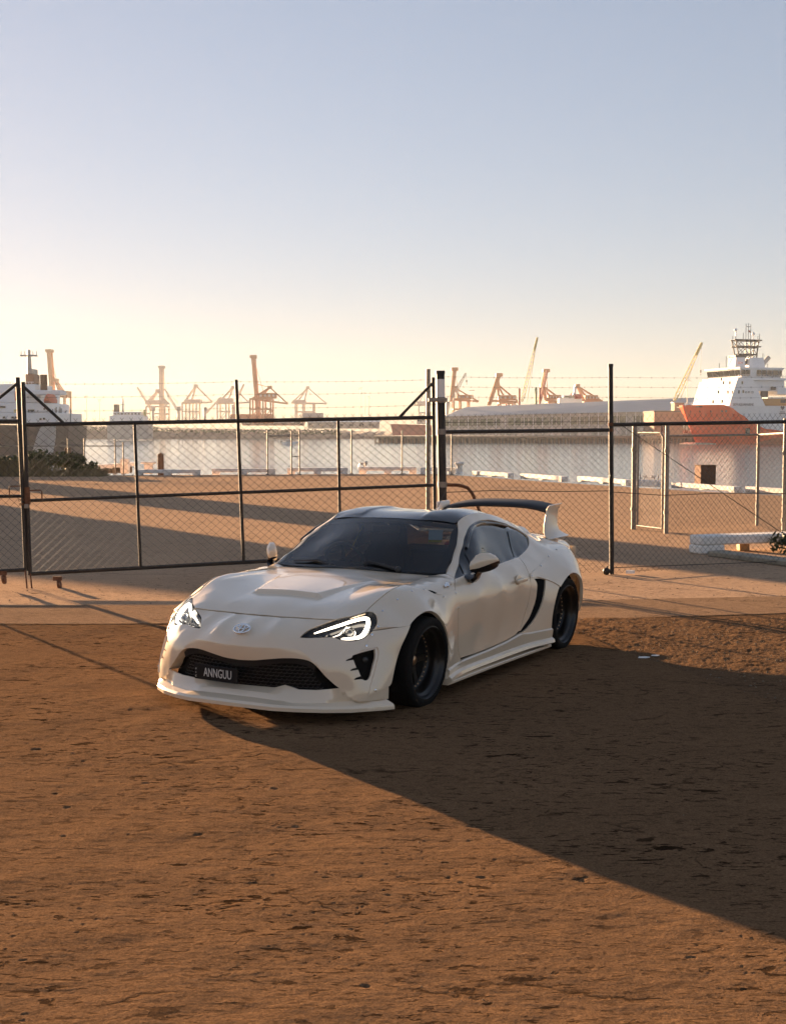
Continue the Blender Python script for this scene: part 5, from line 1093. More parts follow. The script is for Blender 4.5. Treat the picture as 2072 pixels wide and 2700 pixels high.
def panel(name, surf, segs, mt, parent, holes=(), step=.026, off=0.0, flange=.018, gap=.0030, side=1, sym=False, extra=None, disp=None, hole_flange=None, hole_shift=None, bstep=None, smooth_n=True, deep=None):
    bstep = bstep or step * .6
    def uv_of(P): return surf.f.fwd(np.asarray(P, float))[:, :2]
    def loop(sg, sm):
        o = outline(sg, bstep)
        if sm == 'half':      # half outline from the centre plane round to the centre plane
            last = np.array([sg[-1][-1]]); o = np.r_[o, last]; mir = o[::-1] * [-1, 1, 1]; o = np.r_[o, mir[1:-1]]
        return o
    po = uv_of(loop(segs, 'half' if sym else ''))
    if area(po) < 0: po = po[::-1]
    if gap: po = inset(po, gap)
    hs = []
    for h in holes:
        q = uv_of(loop(h, ''))
        if area(q) < 0: q = q[::-1]
        hs.append(q)
    # interior points
    mn, mx = po.min(0), po.max(0); rows = []; j = 0
    yv = mn[1]
    while yv <= mx[1]:
        xs = np.arange(mn[0] + (step / 2 if j % 2 else 0), mx[0], step); rows.append(np.stack([xs, np.full(len(xs), yv)], 1)); yv += step * .87; j += 1
    g = np.concatenate(rows)
    if extra is not None: g = np.r_[g, np.asarray(extra, float)]
    ok = inside(po, g)
    for h in hs: ok &= ~inside(h, g)
    g = g[ok]; bnd = np.concatenate([po] + hs)
    def far(q, b, r):
        keep = np.ones(len(q), bool)
        for i in range(0, len(q), 400): keep[i:i + 400] = (((q[i:i + 400, None] - b[None]) ** 2).sum(-1).min(1) > r * r)
        return keep
    g = g[far(g, bnd, step * .45)]
    V = [tuple(map(float, p)) for p in bnd] + [tuple(map(float, p)) for p in g]
    E_ = []; k = 0
    for l in [po] + hs: n = len(l); E_ += [(k + i, k + (i + 1) % n) for i in range(n)]; k += n
    cv, ce, cf, *_ = delaunay_2d_cdt([Vector(p) for p in V], E_, [], 0, 1e-7)
    cv = np.array([(p.x, p.y) for p in cv]); tri = np.array([f for f in cf if len(f) == 3]); cen = cv[tri].mean(1)
    ok = inside(po, cen)
    for h in hs: ok &= ~inside(h, cen)
    tri = tri[ok]
    def at(q):
        P = surf.at(q)
        if disp is not None: P = P + np.c_[np.zeros(len(q)), np.zeros(len(q)), disp(q)]
        return P
    e = 2e-3
    du = at(cv + [e, 0]) - at(cv - [e, 0]); dv = at(cv + [0, e]) - at(cv - [0, e]); N = np.cross(du, dv); N /= np.linalg.norm(N, axis=1)[:, None]
    P = at(cv) + N * off
    a = cv[tri]; ar = (a[:, 1, 0] - a[:, 0, 0]) * (a[:, 2, 1] - a[:, 0, 1]) - (a[:, 2, 0] - a[:, 0, 0]) * (a[:, 1, 1] - a[:, 0, 1])
    tri[ar < 0] = tri[ar < 0][:, ::-1]
    verts = [tuple(p) for p in P]; nor = [tuple(n) for n in N]; faces = [tuple(map(int, t)) for t in tri]
    # edge return: boundary edges of the kept triangles
    if flange:
        cnt = {}
        for t in faces:
            for i in range(3): cnt[(t[i], t[(i + 1) % 3])] = 1
        be = [e_ for e_ in cnt if (e_[1], e_[0]) not in cnt]
        hb = np.concatenate(hs) if hs else None
        if deep is not None:
            dp = resample(catmull(deep[0]), .004); dp = uv_of(np.r_[dp, dp * [-1, 1, 1]])
        for (i, j) in be:
            d = flange; sh = np.zeros(3)
            if hb is not None and hole_flange is not None and ((hb - cv[i]) ** 2).sum(1).min() < 1e-8: d = hole_flange; sh = np.array(hole_shift) * np.array([np.sign(P[i][0]) if abs(P[i][0]) > .05 else 0, 1, 1]) if hole_shift is not None else sh
            if deep is not None and max(((dp - cv[i]) ** 2).sum(1).min(), ((dp - cv[j]) ** 2).sum(1).min()) < 6e-5: d = deep[1]; sh = np.array(deep[2]) * np.array([np.sign(P[i][0]) if abs(P[i][0]) > .05 else 0, 1, 1])
            pi, pj = P[i], P[j]; ti = pi - N[i] * d + sh; tj = pj - N[j] * d + sh; fn = np.cross(ti - pi, pj - pi); L = np.linalg.norm(fn)
            if L < 1e-12: continue
            fn = fn / L; b0 = len(verts); verts += [tuple(pi), tuple(ti), tuple(tj), tuple(pj)]; nor += [tuple(fn)] * 4; faces.append((b0, b0 + 1, b0 + 2, b0 + 3))
    if side < 0:
        verts = [(-x, y, z) for x, y, z in verts]; nor = [(-x, y, z) for x, y, z in nor]; faces = [f[::-1] for f in faces]
    me = bpy.data.meshes.new(name); me.from_pydata(verts, [], faces); me.materials.append(mt)
    me.polygons.foreach_set('use_smooth', [True] * len(me.polygons)); me.update()
    if smooth_n: me.normals_split_custom_set_from_vertices([Vector(n) for n in nor])
    return link(name, me, parent)
def on_surf(surf, pts, off): 
    uv = surf.f.fwd(np.asarray(pts, float))[:, :2]; return surf.at(uv) + surf.nrm(uv) * off
BUM, HOOD, FLANK, WS, ROOF = S_bumper(), S_hood(), S_flank(), S_ws(), S_roof()
# the skin tucks in behind a crisp ridge that runs over and beside the grille
RIDGE = [(0, -.86, .468), (.13, -.85, .470), (.256, -.835, .472), (.345, -.80, .472), (.405, -.781, .464), (.450, -.776, .443), (.492, -.776, .408), (.557, -.767, .341), (.62, -.747, .273), (.675, -.724, .209)]
_r = np.array(resample(catmull(RIDGE), .01)); _r = np.r_[_r[::-1] * [-1, 1, 1], _r[1:]]; _ruv = BUM.f.fwd(_r)[:, :2]; _rpoly = np.r_[_ruv, [[.95, .0], [-.95, .0]]]
_t0 = BUM.t
class Tuck:
    def __call__(s, q):
        q = np.asarray(q, float).reshape(-1, 2); h = _t0(q); ins_ = inside(_rpoly, q); a, b = _ruv[:-1], _ruv[1:]; ab = b - a; L2 = (ab ** 2).sum(1)
        d = np.full(len(q), 9.0)
        for i0 in range(0, len(q), 500):
            qq = q[i0:i0 + 500, None]; t = np.clip(((qq - a) * ab).sum(-1) / L2, 0, 1); d[i0:i0 + 500] = np.sqrt((((a + t[..., None] * ab) - qq) ** 2).sum(-1)).min(1)
        return h - np.where(ins_, np.minimum(d, .12) * .26, 0) + np.where(ins_, 0, np.exp(-(d / .02) ** 2) * .0)
BUM0 = Surf.__new__(Surf); BUM0.f = BUM.f; BUM0.t = _t0; BUM.t = Tuck()
# ---- materials of the car
def paint():
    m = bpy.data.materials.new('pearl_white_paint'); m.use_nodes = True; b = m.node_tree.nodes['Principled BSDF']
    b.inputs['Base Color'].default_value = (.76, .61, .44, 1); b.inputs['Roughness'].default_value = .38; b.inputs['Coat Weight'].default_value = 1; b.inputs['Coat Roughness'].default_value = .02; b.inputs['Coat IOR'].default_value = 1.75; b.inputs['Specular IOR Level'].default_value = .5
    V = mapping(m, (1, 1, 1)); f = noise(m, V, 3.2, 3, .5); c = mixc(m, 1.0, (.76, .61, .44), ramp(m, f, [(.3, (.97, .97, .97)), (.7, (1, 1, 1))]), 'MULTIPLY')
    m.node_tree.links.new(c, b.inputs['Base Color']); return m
PAINT = paint()
GBLACK = mat('gloss_black', (.008, .008, .009), .12, 0, .5, coat=.6, coat_r=.03); TRIMB = mat('satin_black_trim', (.012, .012, .013), .35); WINGB = mat('satin_black_wing', (.010, .010, .011), .5, 0, .25); MATB = mat('matt_black_lining', (.006, .006, .006), .9, 0, .1)
CHROME = mat('chrome', (.80, .80, .80), .12, 1.0); RUBBER = mat('tyre_rubber', (.007, .007, .007), .8, 0, .12, bump=.2, bscale=80); RIMB = mat('rim_black', (.008, .007, .006), .30, 0, .35, coat=.1)
BOLT = mat('bronze_bolt', (.62, .42, .26), .3, 1.0); LED = mat('led_strip', (1, 1, 1), .4, emit=(1, .86, .68), es=1.15); AMBER = mat('amber_marker', (.6, .2, .05), .3)
PLATE = mat('plate_black', (.006, .006, .007), .6, 0, .2); LETTER = mat('plate_letter', (.62, .60, .56), .5); TAIL = mat('red_tail_lens', (.35, .02, .03), .15, coat=.5); SEATM = mat('dark_seat_cloth', (.02, .02, .022), .85); YEL = mat('yellow_print', (.75, .55, .03), .6); PAPER = mat('pale_label', (.75, .78, .80), .6)
def glassmat(name, tint, gloss_tint=(1, 1, 1), ior=1.5):
    m = bpy.data.materials.new(name); m.use_nodes = True; n = m.node_tree; n.nodes.remove(n.nodes['Principled BSDF']); out = n.nodes['Material Output']
    t = n.nodes.new('ShaderNodeBsdfTransparent'); t.inputs[0].default_value = (*tint, 1); g = n.nodes.new('ShaderNodeBsdfGlossy'); g.inputs['Roughness'].default_value = .015; g.inputs[0].default_value = (*gloss_tint, 1)
    f = n.nodes.new('ShaderNodeFresnel'); f.inputs[0].default_value = ior; x = n.nodes.new('ShaderNodeMixShader')
    n.links.new(f.outputs[0], x.inputs[0]); n.links.new(t.outputs[0], x.inputs[1]); n.links.new(g.outputs[0], x.inputs[2]); n.links.new(x.outputs[0], out.inputs[0]); return m
WGLASS = glassmat('windscreen_glass', (.42, .46, .45), ior=1.45); SGLASS = glassmat('tinted_side_glass', (.012, .014, .014), ior=1.8); LENS = glassmat('lamp_lens', (.93, .93, .93), ior=1.4)
PSI = .496
car = thing('sports_car', 'low white widebody sports coupe with black roof and tall rear wing', 'car', (-.579, 8.814, 0), -PSI)
def flip(me):
    m2 = me.copy(); m2.transform(Matrix.Diagonal((-1, 1, 1, 1))); m2.flip_normals(); return m2
def both(name, mb, mt, parent=None, smooth=None, parents=None):
    me = mb.mesh(name, mt, smooth); a = link(name, me, (parents[0] if parents else parent or car)); b = link(name, flip(me), (parents[1] if parents else parent or car)); return a, b
# ---- front bumper
HLO = [(.391, -.739, .535), (.444, -.727, .534), (.519, -.693, .538), (.589, -.663, .54), (.634, -.653, .528), (.674, -.637, .521), (.719, -.607, .52), (.75, -.574, .531), (.772, -.536, .552), (.781, -.502, .575)]
HUP = [(.558, -.584, .636), (.483, -.634, .602), (.423, -.694, .572), (.391, -.739, .535)]
HEND = [(.781, -.502, .575), (.785, -.452, .612), (.765, -.416, .645), (.734, -.402, .672), (.709, -.413, .68), (.691, -.431, .678)]
HTOP = [(.691, -.431, .678), (.632, -.51, .656), (.558, -.584, .636)]
SEAM = [(.781, -.502, .575), (.852, -.412, .579), (.917, -.250, .584)]
ARCHF = [(.917, -.250, .584), (.918, -.316, .517), (.909, -.365, .456), (.902, -.409, .378), (.899, -.441, .307), (.896, -.470, .240), (.893, -.486, .226)]
GRT = [(0, -.87, .372), (.11, -.86, .378), (.213, -.855, .391), (.325, -.83, .403), (.432, -.80, .402), (.486, -.785, .393), (.524, -.77, .368), (.583, -.755, .305), (.638, -.735, .253), (.662, -.72, .232)]
def msym(l): return [(-x, y, z) for x, y, z in l][::-1]
VENT = [[(.728, -.655, .435), (.775, -.605, .452), (.820, -.538, .463)], [(.820, -.538, .463), (.830, -.55, .417), (.829, -.58, .36), (.824, -.606, .303), (.815, -.623, .280), (.799, -.638, .279)], [(.799, -.638, .279), (.79, -.645, .286), (.747, -.677, .283)], [(.747, -.677, .283), (.753, -.671, .294), (.780, -.649, .306)],
        [(.780, -.649, .306), (.764, -.653, .346)], [(.764, -.653, .346), (.723, -.684, .339)], [(.723, -.684, .339), (.729, -.678, .350), (.754, -.658, .359)], [(.754, -.658, .359), (.734, -.661, .407)], [(.734, -.661, .407), (.695, -.690, .400)], [(.695, -.690, .400), (.699, -.685, .408), (.724, -.664, .420)], [(.724, -.664, .420), (.728, -.655, .435)]]
mseg = lambda sg: [msym(s_) for s_ in sg[::-1]]
BOT1 = [(.893, -.490, .142), (.868, -.575, .148), (.80, -.655, .146), (.70, -.72, .143)]
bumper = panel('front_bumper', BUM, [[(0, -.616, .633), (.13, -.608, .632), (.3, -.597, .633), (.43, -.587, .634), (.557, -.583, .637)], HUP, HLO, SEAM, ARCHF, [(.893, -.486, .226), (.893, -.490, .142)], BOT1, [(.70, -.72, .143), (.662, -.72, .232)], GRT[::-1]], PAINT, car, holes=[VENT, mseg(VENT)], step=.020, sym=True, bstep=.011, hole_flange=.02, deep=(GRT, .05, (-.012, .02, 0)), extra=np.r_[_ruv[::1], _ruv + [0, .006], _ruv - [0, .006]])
# chin below the grille: ledge, crest and front face, folded at the two peaks
CH = [(0, (-.805, .205), (-.872, .186), (-.908, .157)), (.12, (-.803, .206), (-.871, .186), (-.907, .157)), (.235, (-.799, .208), (-.869, .185), (-.905, .155)), (.302, (-.787, .229), (-.850, .188), (-.898, .151)), (.345, (-.786, .222), (-.842, .178), (-.882, .145)), (.40, (-.780, .208), (-.826, .172), (-.862, .138)), (.52, (-.764, .213), (-.786, .172), (-.812, .137)), (.60, (-.745, .223), (-.757, .180), (-.775, .139)), (.702, (-.712, .232), (-.722, .185), (-.728, .142))]
CH = CH[:-1] + [(.655, *[tuple(on_surf(BUM, [(.655, -.74, z)], .001)[0][1:]) for z in (.232, .185, .142)]), (.71, *[tuple(on_surf(BUM, [(.71, -.70, z)], -.006)[0][1:]) for z in (.236, .185, .140)])]
rows = []
for x, bt, cr, bo in CH: rows.append([Vector((x, bt[0] + .06, bt[1] - .03)), Vector((x, bt[0] + .012, bt[1] - .001)), Vector((x, bt[0], bt[1])), Vector((x, cr[0], cr[1])), Vector((x, cr[0] + (bo[0] - cr[0]) * .5 - .003, (cr[1] + bo[1]) / 2)), Vector((x, bo[0], bo[1])), Vector((x, bo[0] + .05, bo[1] - .01))])
def dens(rows, n=5):
    out = []
    for r0, r1 in zip(rows[:-1], rows[1:]):
        for k in range(n): out.append([a.lerp(b, k / n) for a, b in zip(r0, r1)])
    return out + [rows[-1]]
rows = dens(rows, 3); rows = [[Vector((-p.x, p.y, p.z)) for p in r_] for r_ in rows[:0:-1]] + rows
b_ = MB(); b_.loft(rows, False, False); b_.f = [f[::-1] for f in b_.f]; b_.build('chin', PAINT, bumper, 16)
ins = lambda seg, kx, dz: [(x * kx, y, z + dz) for x, y, z in seg]
INS = S_insert()
gi = panel('grille_insert', INS, [s_ for s_ in [msym([(x * .93, y, z + .012) for x, y, z in GRT]) + [(x * .93, y, z + .012) for x, y, z in GRT][1:], [(.616, -.72, .244), (.66, -.66, .22), (.66, -.66, .15)], [(.66, -.66, .15), (0, -.80, .15), (-.66, -.66, .15)], [(-.66, -.66, .15), (-.66, -.66, .22), (-.616, -.72, .244)]]], MATB, car, off=0, flange=0, gap=0, step=.04)
# glossy lip along the upper edge of the opening and honeycomb bars in it
lip = [(x * .985, y, z - .002) for x, y, z in GRT[:7]]; low = [(x * .965, y, z - .040) for x, y, z in GRT[:7]]
panel('grille_lip', BUM, [msym(lip) + lip[1:], [lip[-1], low[-1]], low[::-1] + msym(low[::-1])[1:], [msym(low)[0], msym(lip)[0]]], WINGB, car, off=-.020, flange=.03, gap=0, step=.02, bstep=.012)
b_ = MB()
for r_ in range(7):
    z = .216 + r_ * .0215
    for c_ in range(-15, 16):
        x = c_ * .038 + (.019 if r_ % 2 else 0); xm = .60 - (z - .21) * .75
        if abs(x) > xm: continue
        q0 = on_surf(INS, [(x - .012, -.8, z)], .012)[0]; q1 = on_surf(INS, [(x + .012, -.8, z)], .012)[0]
        b_.tube(q0, q1, .0032, 4); b_.tube(q1, on_surf(INS, [(x + .019, -.8, z + .0107)], .012)[0], .0028, 4); b_.tube(q0, on_surf(INS, [(x - .019, -.8, z + .0107)], .012)[0], .0028, 4)
struct(b_.build('grille_honeycomb', TRIMB, gi, 40), 'stuff')
# number plate with raised letters
pl_c = Vector((-.168, -.872, .273)); b_ = MB(); RZ = R(-5)
b_.bevbox(pl_c, (.365, .012, .098), .003, rz=RZ); plate = b_.build('number_plate', PLATE, car)
PM = Matrix.Translation(pl_c + Vector((.018, -.0085, 0))) @ Matrix.Rotation(RZ, 4, 'Z') @ Matrix.Rotation(R(90), 4, 'X')
text_mesh('ANNGUU', .082, LETTER, 'plate_lettering', plate, PM, .0012, .66)
b_ = None
for i, ch in enumerate('VIC'): text_mesh(ch, .017, LETTER, 'state_lettering', plate, Matrix.Translation(pl_c + Vector((-.145, -.0205, .023 - i * .023))) @ Matrix.Rotation(RZ, 4, 'Z') @ Matrix.Rotation(R(90), 4, 'X'), .001)
# round maker's badge: one wide ring, two crossed ovals
uvb = BUM.f.fwd(np.array([[0, -.82, .565]]))[:, :2]; bp_ = Vector(BUM.at(uvb)[0]); bn = Vector(BUM.nrm(uvb)[0]); bM = Matrix.Translation(bp_ + bn * .004) @ bn.to_track_quat('Z', 'Y').to_matrix().to_4x4()
def ell(cx, cy, a, b2, r_, n=36, m=8): b_.path([bM @ Vector((cx + a * math.cos(t), cy + b2 * math.sin(t), .003)) for t in np.linspace(0, 2 * math.pi, n, endpoint=False)], r_, m, True)
b_ = MB(); ell(0, 0, .058, .039, .0070); ell(0, .017, .038, .0155, .0052); ell(0, .002, .0175, .033, .0052); b_.build('round_badge', CHROME, car, 60)
# splitter
def splitter():
    top = [(0, -.900, .160), (.2, -.898, .158), (.335, -.888, .150), (.40, -.852, .139), (.55, -.79, .138), (.70, -.715, .143), (.84, -.60, .150), (.885, -.51, .146)]
    out = [(0, -.980, .102), (.316, -.968, .100), (.46, -.925, .098), (.62, -.845, .094), (.76, -.735, .089), (.89, -.56, .083), (.930, -.48, .080)]
    t2, o2 = resample(catmull(top), .02), np.array(out); n = 90
    def rs(P, n): P = np.array(P); L = np.r_[0, np.cumsum(np.linalg.norm(np.diff(P, axis=0), axis=1))]; t = np.linspace(0, L[-1], n); return np.stack([np.interp(t, L, P[:, k]) for k in range(3)], 1)
    t2, o2 = rs(top, n), rs(out, n); half = []
    for a, c in zip(t2, o2):
        a, c = Vector(a), Vector(c); m1 = a.lerp(c, .80); m1.z = c.z + .030 + (a.z - c.z) * .12; e = c + Vector((0, 0, .022)); half.append([a + (a - c) * .5 - Vector((0, 0, .02)), a, m1, e, c, a + (a - c) * .5 - Vector((0, 0, .09))])
    rings = [[Vector((-p.x, p.y, p.z)) for p in r_] for r_ in half[:0:-1]] + half
    b_ = MB(); b_.loft(rings, True, True); return b_
splitter().build('front_splitter', PAINT, car, 24)
# fog vents: recessed liners with a lamp in each
for sd_ in (1, -1):
    fv = panel('fog_vent', BUM, [[(.68, -.68, .265), (.68, -.68, .45), (.79, -.58, .482), (.845, -.52, .482), (.845, -.57, .265), (.77, -.66, .258), (.68, -.68, .265)]], MATB, car, off=-.042, flange=0, gap=0, side=sd_, step=.03)
    b_ = MB(); p = Vector(on_surf(BUM, [(.795, -.6, .405)], -.03)[0]); p.x *= sd_; b_.lathe([(.018, -.012), (.019, .002), (.015, .006), (.003, .008)], 16, Matrix.Translation(p) @ Vector((.35 * sd_, -.94, 0)).to_track_quat('Z', 'Y').to_matrix().to_4x4(), True); b_.build('fog_lamp', mat('fog_lamp_glass', (.02, .022, .022), .12, 0, .6) if sd_ > 0 else bpy.data.materials['fog_lamp_glass'], fv, 40)
# ---- headlights
for sd_ in (1, -1):
    HL = [HUP[::-1] + [], HTOP[::-1], HEND[::-1], HLO[::-1]]
    hl = panel('headlight', BUM, HL, GBLACK, car, off=-.050, flange=-.046, gap=.001, side=sd_, step=.02, bstep=.012)
    hl['label'] = 'lit headlight with bright white strip' 
    sgn = lambda P: [(p[0] * sd_, p[1], p[2]) for p in P]
    led_pts = [(.462, -.69, .566), (.52, -.655, .587), (.59, -.60, .612), (.655, -.53, .637), (.705, -.47, .650), (.722, -.455, .646), (.730, -.462, .630), (.728, -.485, .595), (.722, -.52, .560), (.712, -.545, .546), (.69, -.57, .540), (.655, -.605, .537), (.628, -.63, .537)]
    # led strip seen: upper bar, outer turn, lower hook
    L3 = on_surf(BUM, led_pts, -.016); rad = [.004, .007, .009, .010, .011, .012, .0135, .0145, .0140, .0120, .0105, .008, .005]
    P2 = catmull([list(p) + [r_] for p, r_ in zip(L3, rad)], 5); b_ = MB(); b_.path(sgn([p[:3] for p in P2]), .01, 8, radii=[p[3] for p in P2]); b_.build('led_strip', LED, hl, 60)
    pc = Vector(on_surf(BUM, [(.662, -.58, .577)], -.034)[0]); b_ = MB(); ax = Vector((.42 * sd_, -.88, .2)); pcs = Vector((pc.x * sd_, pc.y, pc.z))
    b_.lathe([(.036, -.02), (.040, .006), (.034, .012), (.033, .004), (.031, 0)], 20, Matrix.Translation(pcs) @ ax.to_track_quat('Z', 'Y').to_matrix().to_4x4()); b_.build('projector_bezel', CHROME, hl, 40)
    b_ = MB(); b_.sphere(tuple(pcs), .030, 16, 10); b_.build('projector_lens', mat('projector_glass', (.05, .055, .06), .05, 0, 1.0, coat=1) if sd_ > 0 else bpy.data.materials['projector_glass'], hl, 60)
    for i, (x, y, z) in enumerate([(.447, -.72, .5435), (.475, -.71, .5465), (.503, -.70, .5495), (.531, -.685, .5525), (.559, -.67, .5555)]):
        p = Vector(on_surf(BUM, [(x, y, z)], -.022)[0]); p.x *= sd_; b_ = MB(); b_.lathe([(.0105, -.008), (.0115, .003), (.008, .005), (.003, .006)], 10, Matrix.Translation(p) @ ax.to_track_quat('Z', 'Y').to_matrix().to_4x4(), True); b_.build('small_lamp', CHROME if False else GBLACK, hl, 40)
    P_ = on_surf(BUM, [(.43, -.73, .537), (.50, -.70, .540), (.57, -.67, .542), (.61, -.66, .538)], -.022); b_ = MB(); b_.path(sgn(catmull(P_, 5)), .006, 6); b_.build('chrome_strip', CHROME, hl, 60)
    P_ = on_surf(BUM, [(.575, -.655, .549), (.60, -.62, .562), (.625, -.59, .59), (.64, -.575, .61)], -.03); b_ = MB(); b_.path(sgn(catmull(P_, 5)), .006, 6); b_.build('reflector_edge', CHROME, hl, 60)
    panel('lens_cover', BUM, HL, LENS, hl, off=-.003, flange=0, gap=.003, side=sd_, step=.02, bstep=.012)
# ---- bonnet with raised scoop
def hood_disp(q):
    x, y = np.abs(q[:, 0]), q[:, 1]; u = np.clip((y + .285) / .545, 0, 1); xt = .241 + (.386 - .241) * u; wv = .052 - .040 * u; h = .027 * (1 - u) ** 1.1
    a = np.clip((xt + wv - x) / wv, 0, 1); b = np.clip((y + .300) / .014, 0, 1); d = h * np.minimum(a, 1) * b
    # shallow crease behind the front wheels
    s_ = np.clip((y + .16) / .5, 0, 1); xc = .648 - .03 * s_; g = np.exp(-((x - xc) / .035) ** 2) * np.clip(np.sin(np.pi * s_), 0, 1)
    return d - .007 * g
ys = np.arange(-.302, .26, .010); ex = []
for y in ys:
    u = (max(y, -.285) + .285) / .545; xt = .241 + .145 * u; wv = .052 - .040 * u
    for f in (0, .5, 1): ex += [(xt + wv * f, y), (-(xt + wv * f), y)]
for y in (-.301, -.2995, -.286, -.2845):
    for x in np.arange(-.29, .291, .010): ex.append((x, y))
HSIDE = [(.691, -.431, .678), (.694, -.348, .712), (.703, -.255, .748), (.712, -.15, .782), (.716, -.082, .796), (.713, 0, .802), (.70, .175, .80), (.66, .398, .80), (.61, .655, .803)]
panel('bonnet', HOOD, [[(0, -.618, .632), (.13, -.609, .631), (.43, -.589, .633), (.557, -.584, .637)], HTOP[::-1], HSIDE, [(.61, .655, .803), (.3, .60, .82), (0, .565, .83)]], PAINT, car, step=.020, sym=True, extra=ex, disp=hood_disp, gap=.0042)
# ---- flanks
ARCHT = [(.917, -.250, .580), (.918, -.202, .606), (.929, -.148, .633), (.94, -.091, .648), (.944, -.013, .645), (.944, .068, .620), (.942, .149, .573), (.943, .207, .522), (.943, .252, .461), (.941, .281, .39), (.94, .293, .329), (.94, .286, .274), (.941, .262, .200), (.941, .25, .14)]
FLINE = [(.795, -.478, .585), (.775, -.431, .625), (.756, -.358, .668), (.758, -.262, .702), (.773, -.169, .737), (.78, -.087, .761), (.791, -.008, .773), (.803, .069, .771), (.811, .141, .767)]
VPB = [(.811, .141, .767), (.818, .164, .760), (.837, .198, .740), (.853, .25, .719), (.861, .299, .710), (.863, .349, .708), (.86, .431, .711), (.857, .545, .720)]
DFRONT = [(.804, .653, .787), (.853, .557, .726), (.880, .553, .611), (.882, .551, .581), (.886, .540, .436), (.885, .542, .318), (.884, .569, .254), (.884, .587, .231)]
DBOT = [(.884, .587, .231), (.88, 1.027, .227), (.883, 1.384, .240), (.887, 1.559, .258), (.888, 1.66, .284)]
DREAR = [(.888, 1.66, .284), (.891, 1.763, .422), (.897, 1.817, .513), (.898, 1.849, .607), (.888, 1.858, .667), (.881, 1.861, .691), (.859, 1.866, .738), (.821, 1.882, .788), (.771, 1.893, .833)]
DBELT = [(.771, 1.893, .833), (.798, 1.461, .822), (.803, .884, .798), (.804, .653, .787)]
DLOUP = [(.771, 1.893, .833), (.745, 2.106, .868), (.71, 2.262, .905), (.69, 2.312, .935), (.671, 2.338, .957), (.64, 2.309, .99), (.615, 2.221, 1.031), (.595, 2.053, 1.08), (.590, 1.84, 1.118), (.592, 1.668, 1.136), (.605, 1.461, 1.135), (.63, 1.282, 1.112), (.66, 1.15, 1.063), (.70, 1.013, .986), (.755, .825, .866), (.804, .653, .787)]
RARCH = [(.955, 2.88, .30), (.985, 2.825, .42), (.982, 2.795, .51), (.976, 2.745, .584), (.967, 2.682, .624), (.968, 2.581, .643), (.967, 2.472, .625), (.967, 2.394, .595), (.967, 2.31, .558), (.967, 2.258, .511), (.967, 2.198, .428), (.965, 2.158, .339), (.963, 2.144, .246), (.962, 2.135, .159), (.961, 2.123, .10)]
RSEAM = [(.888, 1.858, .667), (.895, 1.99, .665), (.918, 2.123, .633), (.942, 2.227, .599), (.967, 2.31, .558)]
RLINE = [(.888, 1.858, .668), (.882, 1.859, .689), (.857, 2.113, .744), (.823, 2.377, .794), (.792, 2.624, .823), (.780, 2.70, .825)]
SCOOP = [[(.894, 1.928, .660), (.902, 2.03, .652), (.917, 2.118, .634)], [(.917, 2.118, .634), (.93, 2.072, .551), (.93, 2.029, .474), (.921, 1.973, .398), (.908, 1.893, .331), (.897, 1.78, .281), (.891, 1.683, .26)], [(.891, 1.683, .26), (.889, 1.648, .269)], [(.889, 1.648, .269), (.891, 1.738, .313), (.897, 1.821, .361), (.901, 1.879, .419), (.907, 1.927, .49), (.909, 1.95, .564), (.904, 1.961, .622), (.894, 1.928, .660)]]
AIN = [(.725, .669, .816), (.711, .731, .847), (.692, .827, .894), (.659, .966, .975), (.613, 1.106, 1.065), (.583, 1.176, 1.111), (.556, 1.213, 1.133)]
RAIL = [(.556, 1.213, 1.133), (.546, 1.235, 1.148), (.55, 1.298, 1.174), (.555, 1.411, 1.193), (.557, 1.566, 1.197), (.553, 1.721, 1.186), (.54, 1.9, 1.163), (.525, 2.06, 1.135), (.515, 2.2, 1.105), (.515, 2.31, 1.078), (.525, 2.446, 1.04), (.54, 2.66, .965), (.55, 2.80, .935)]
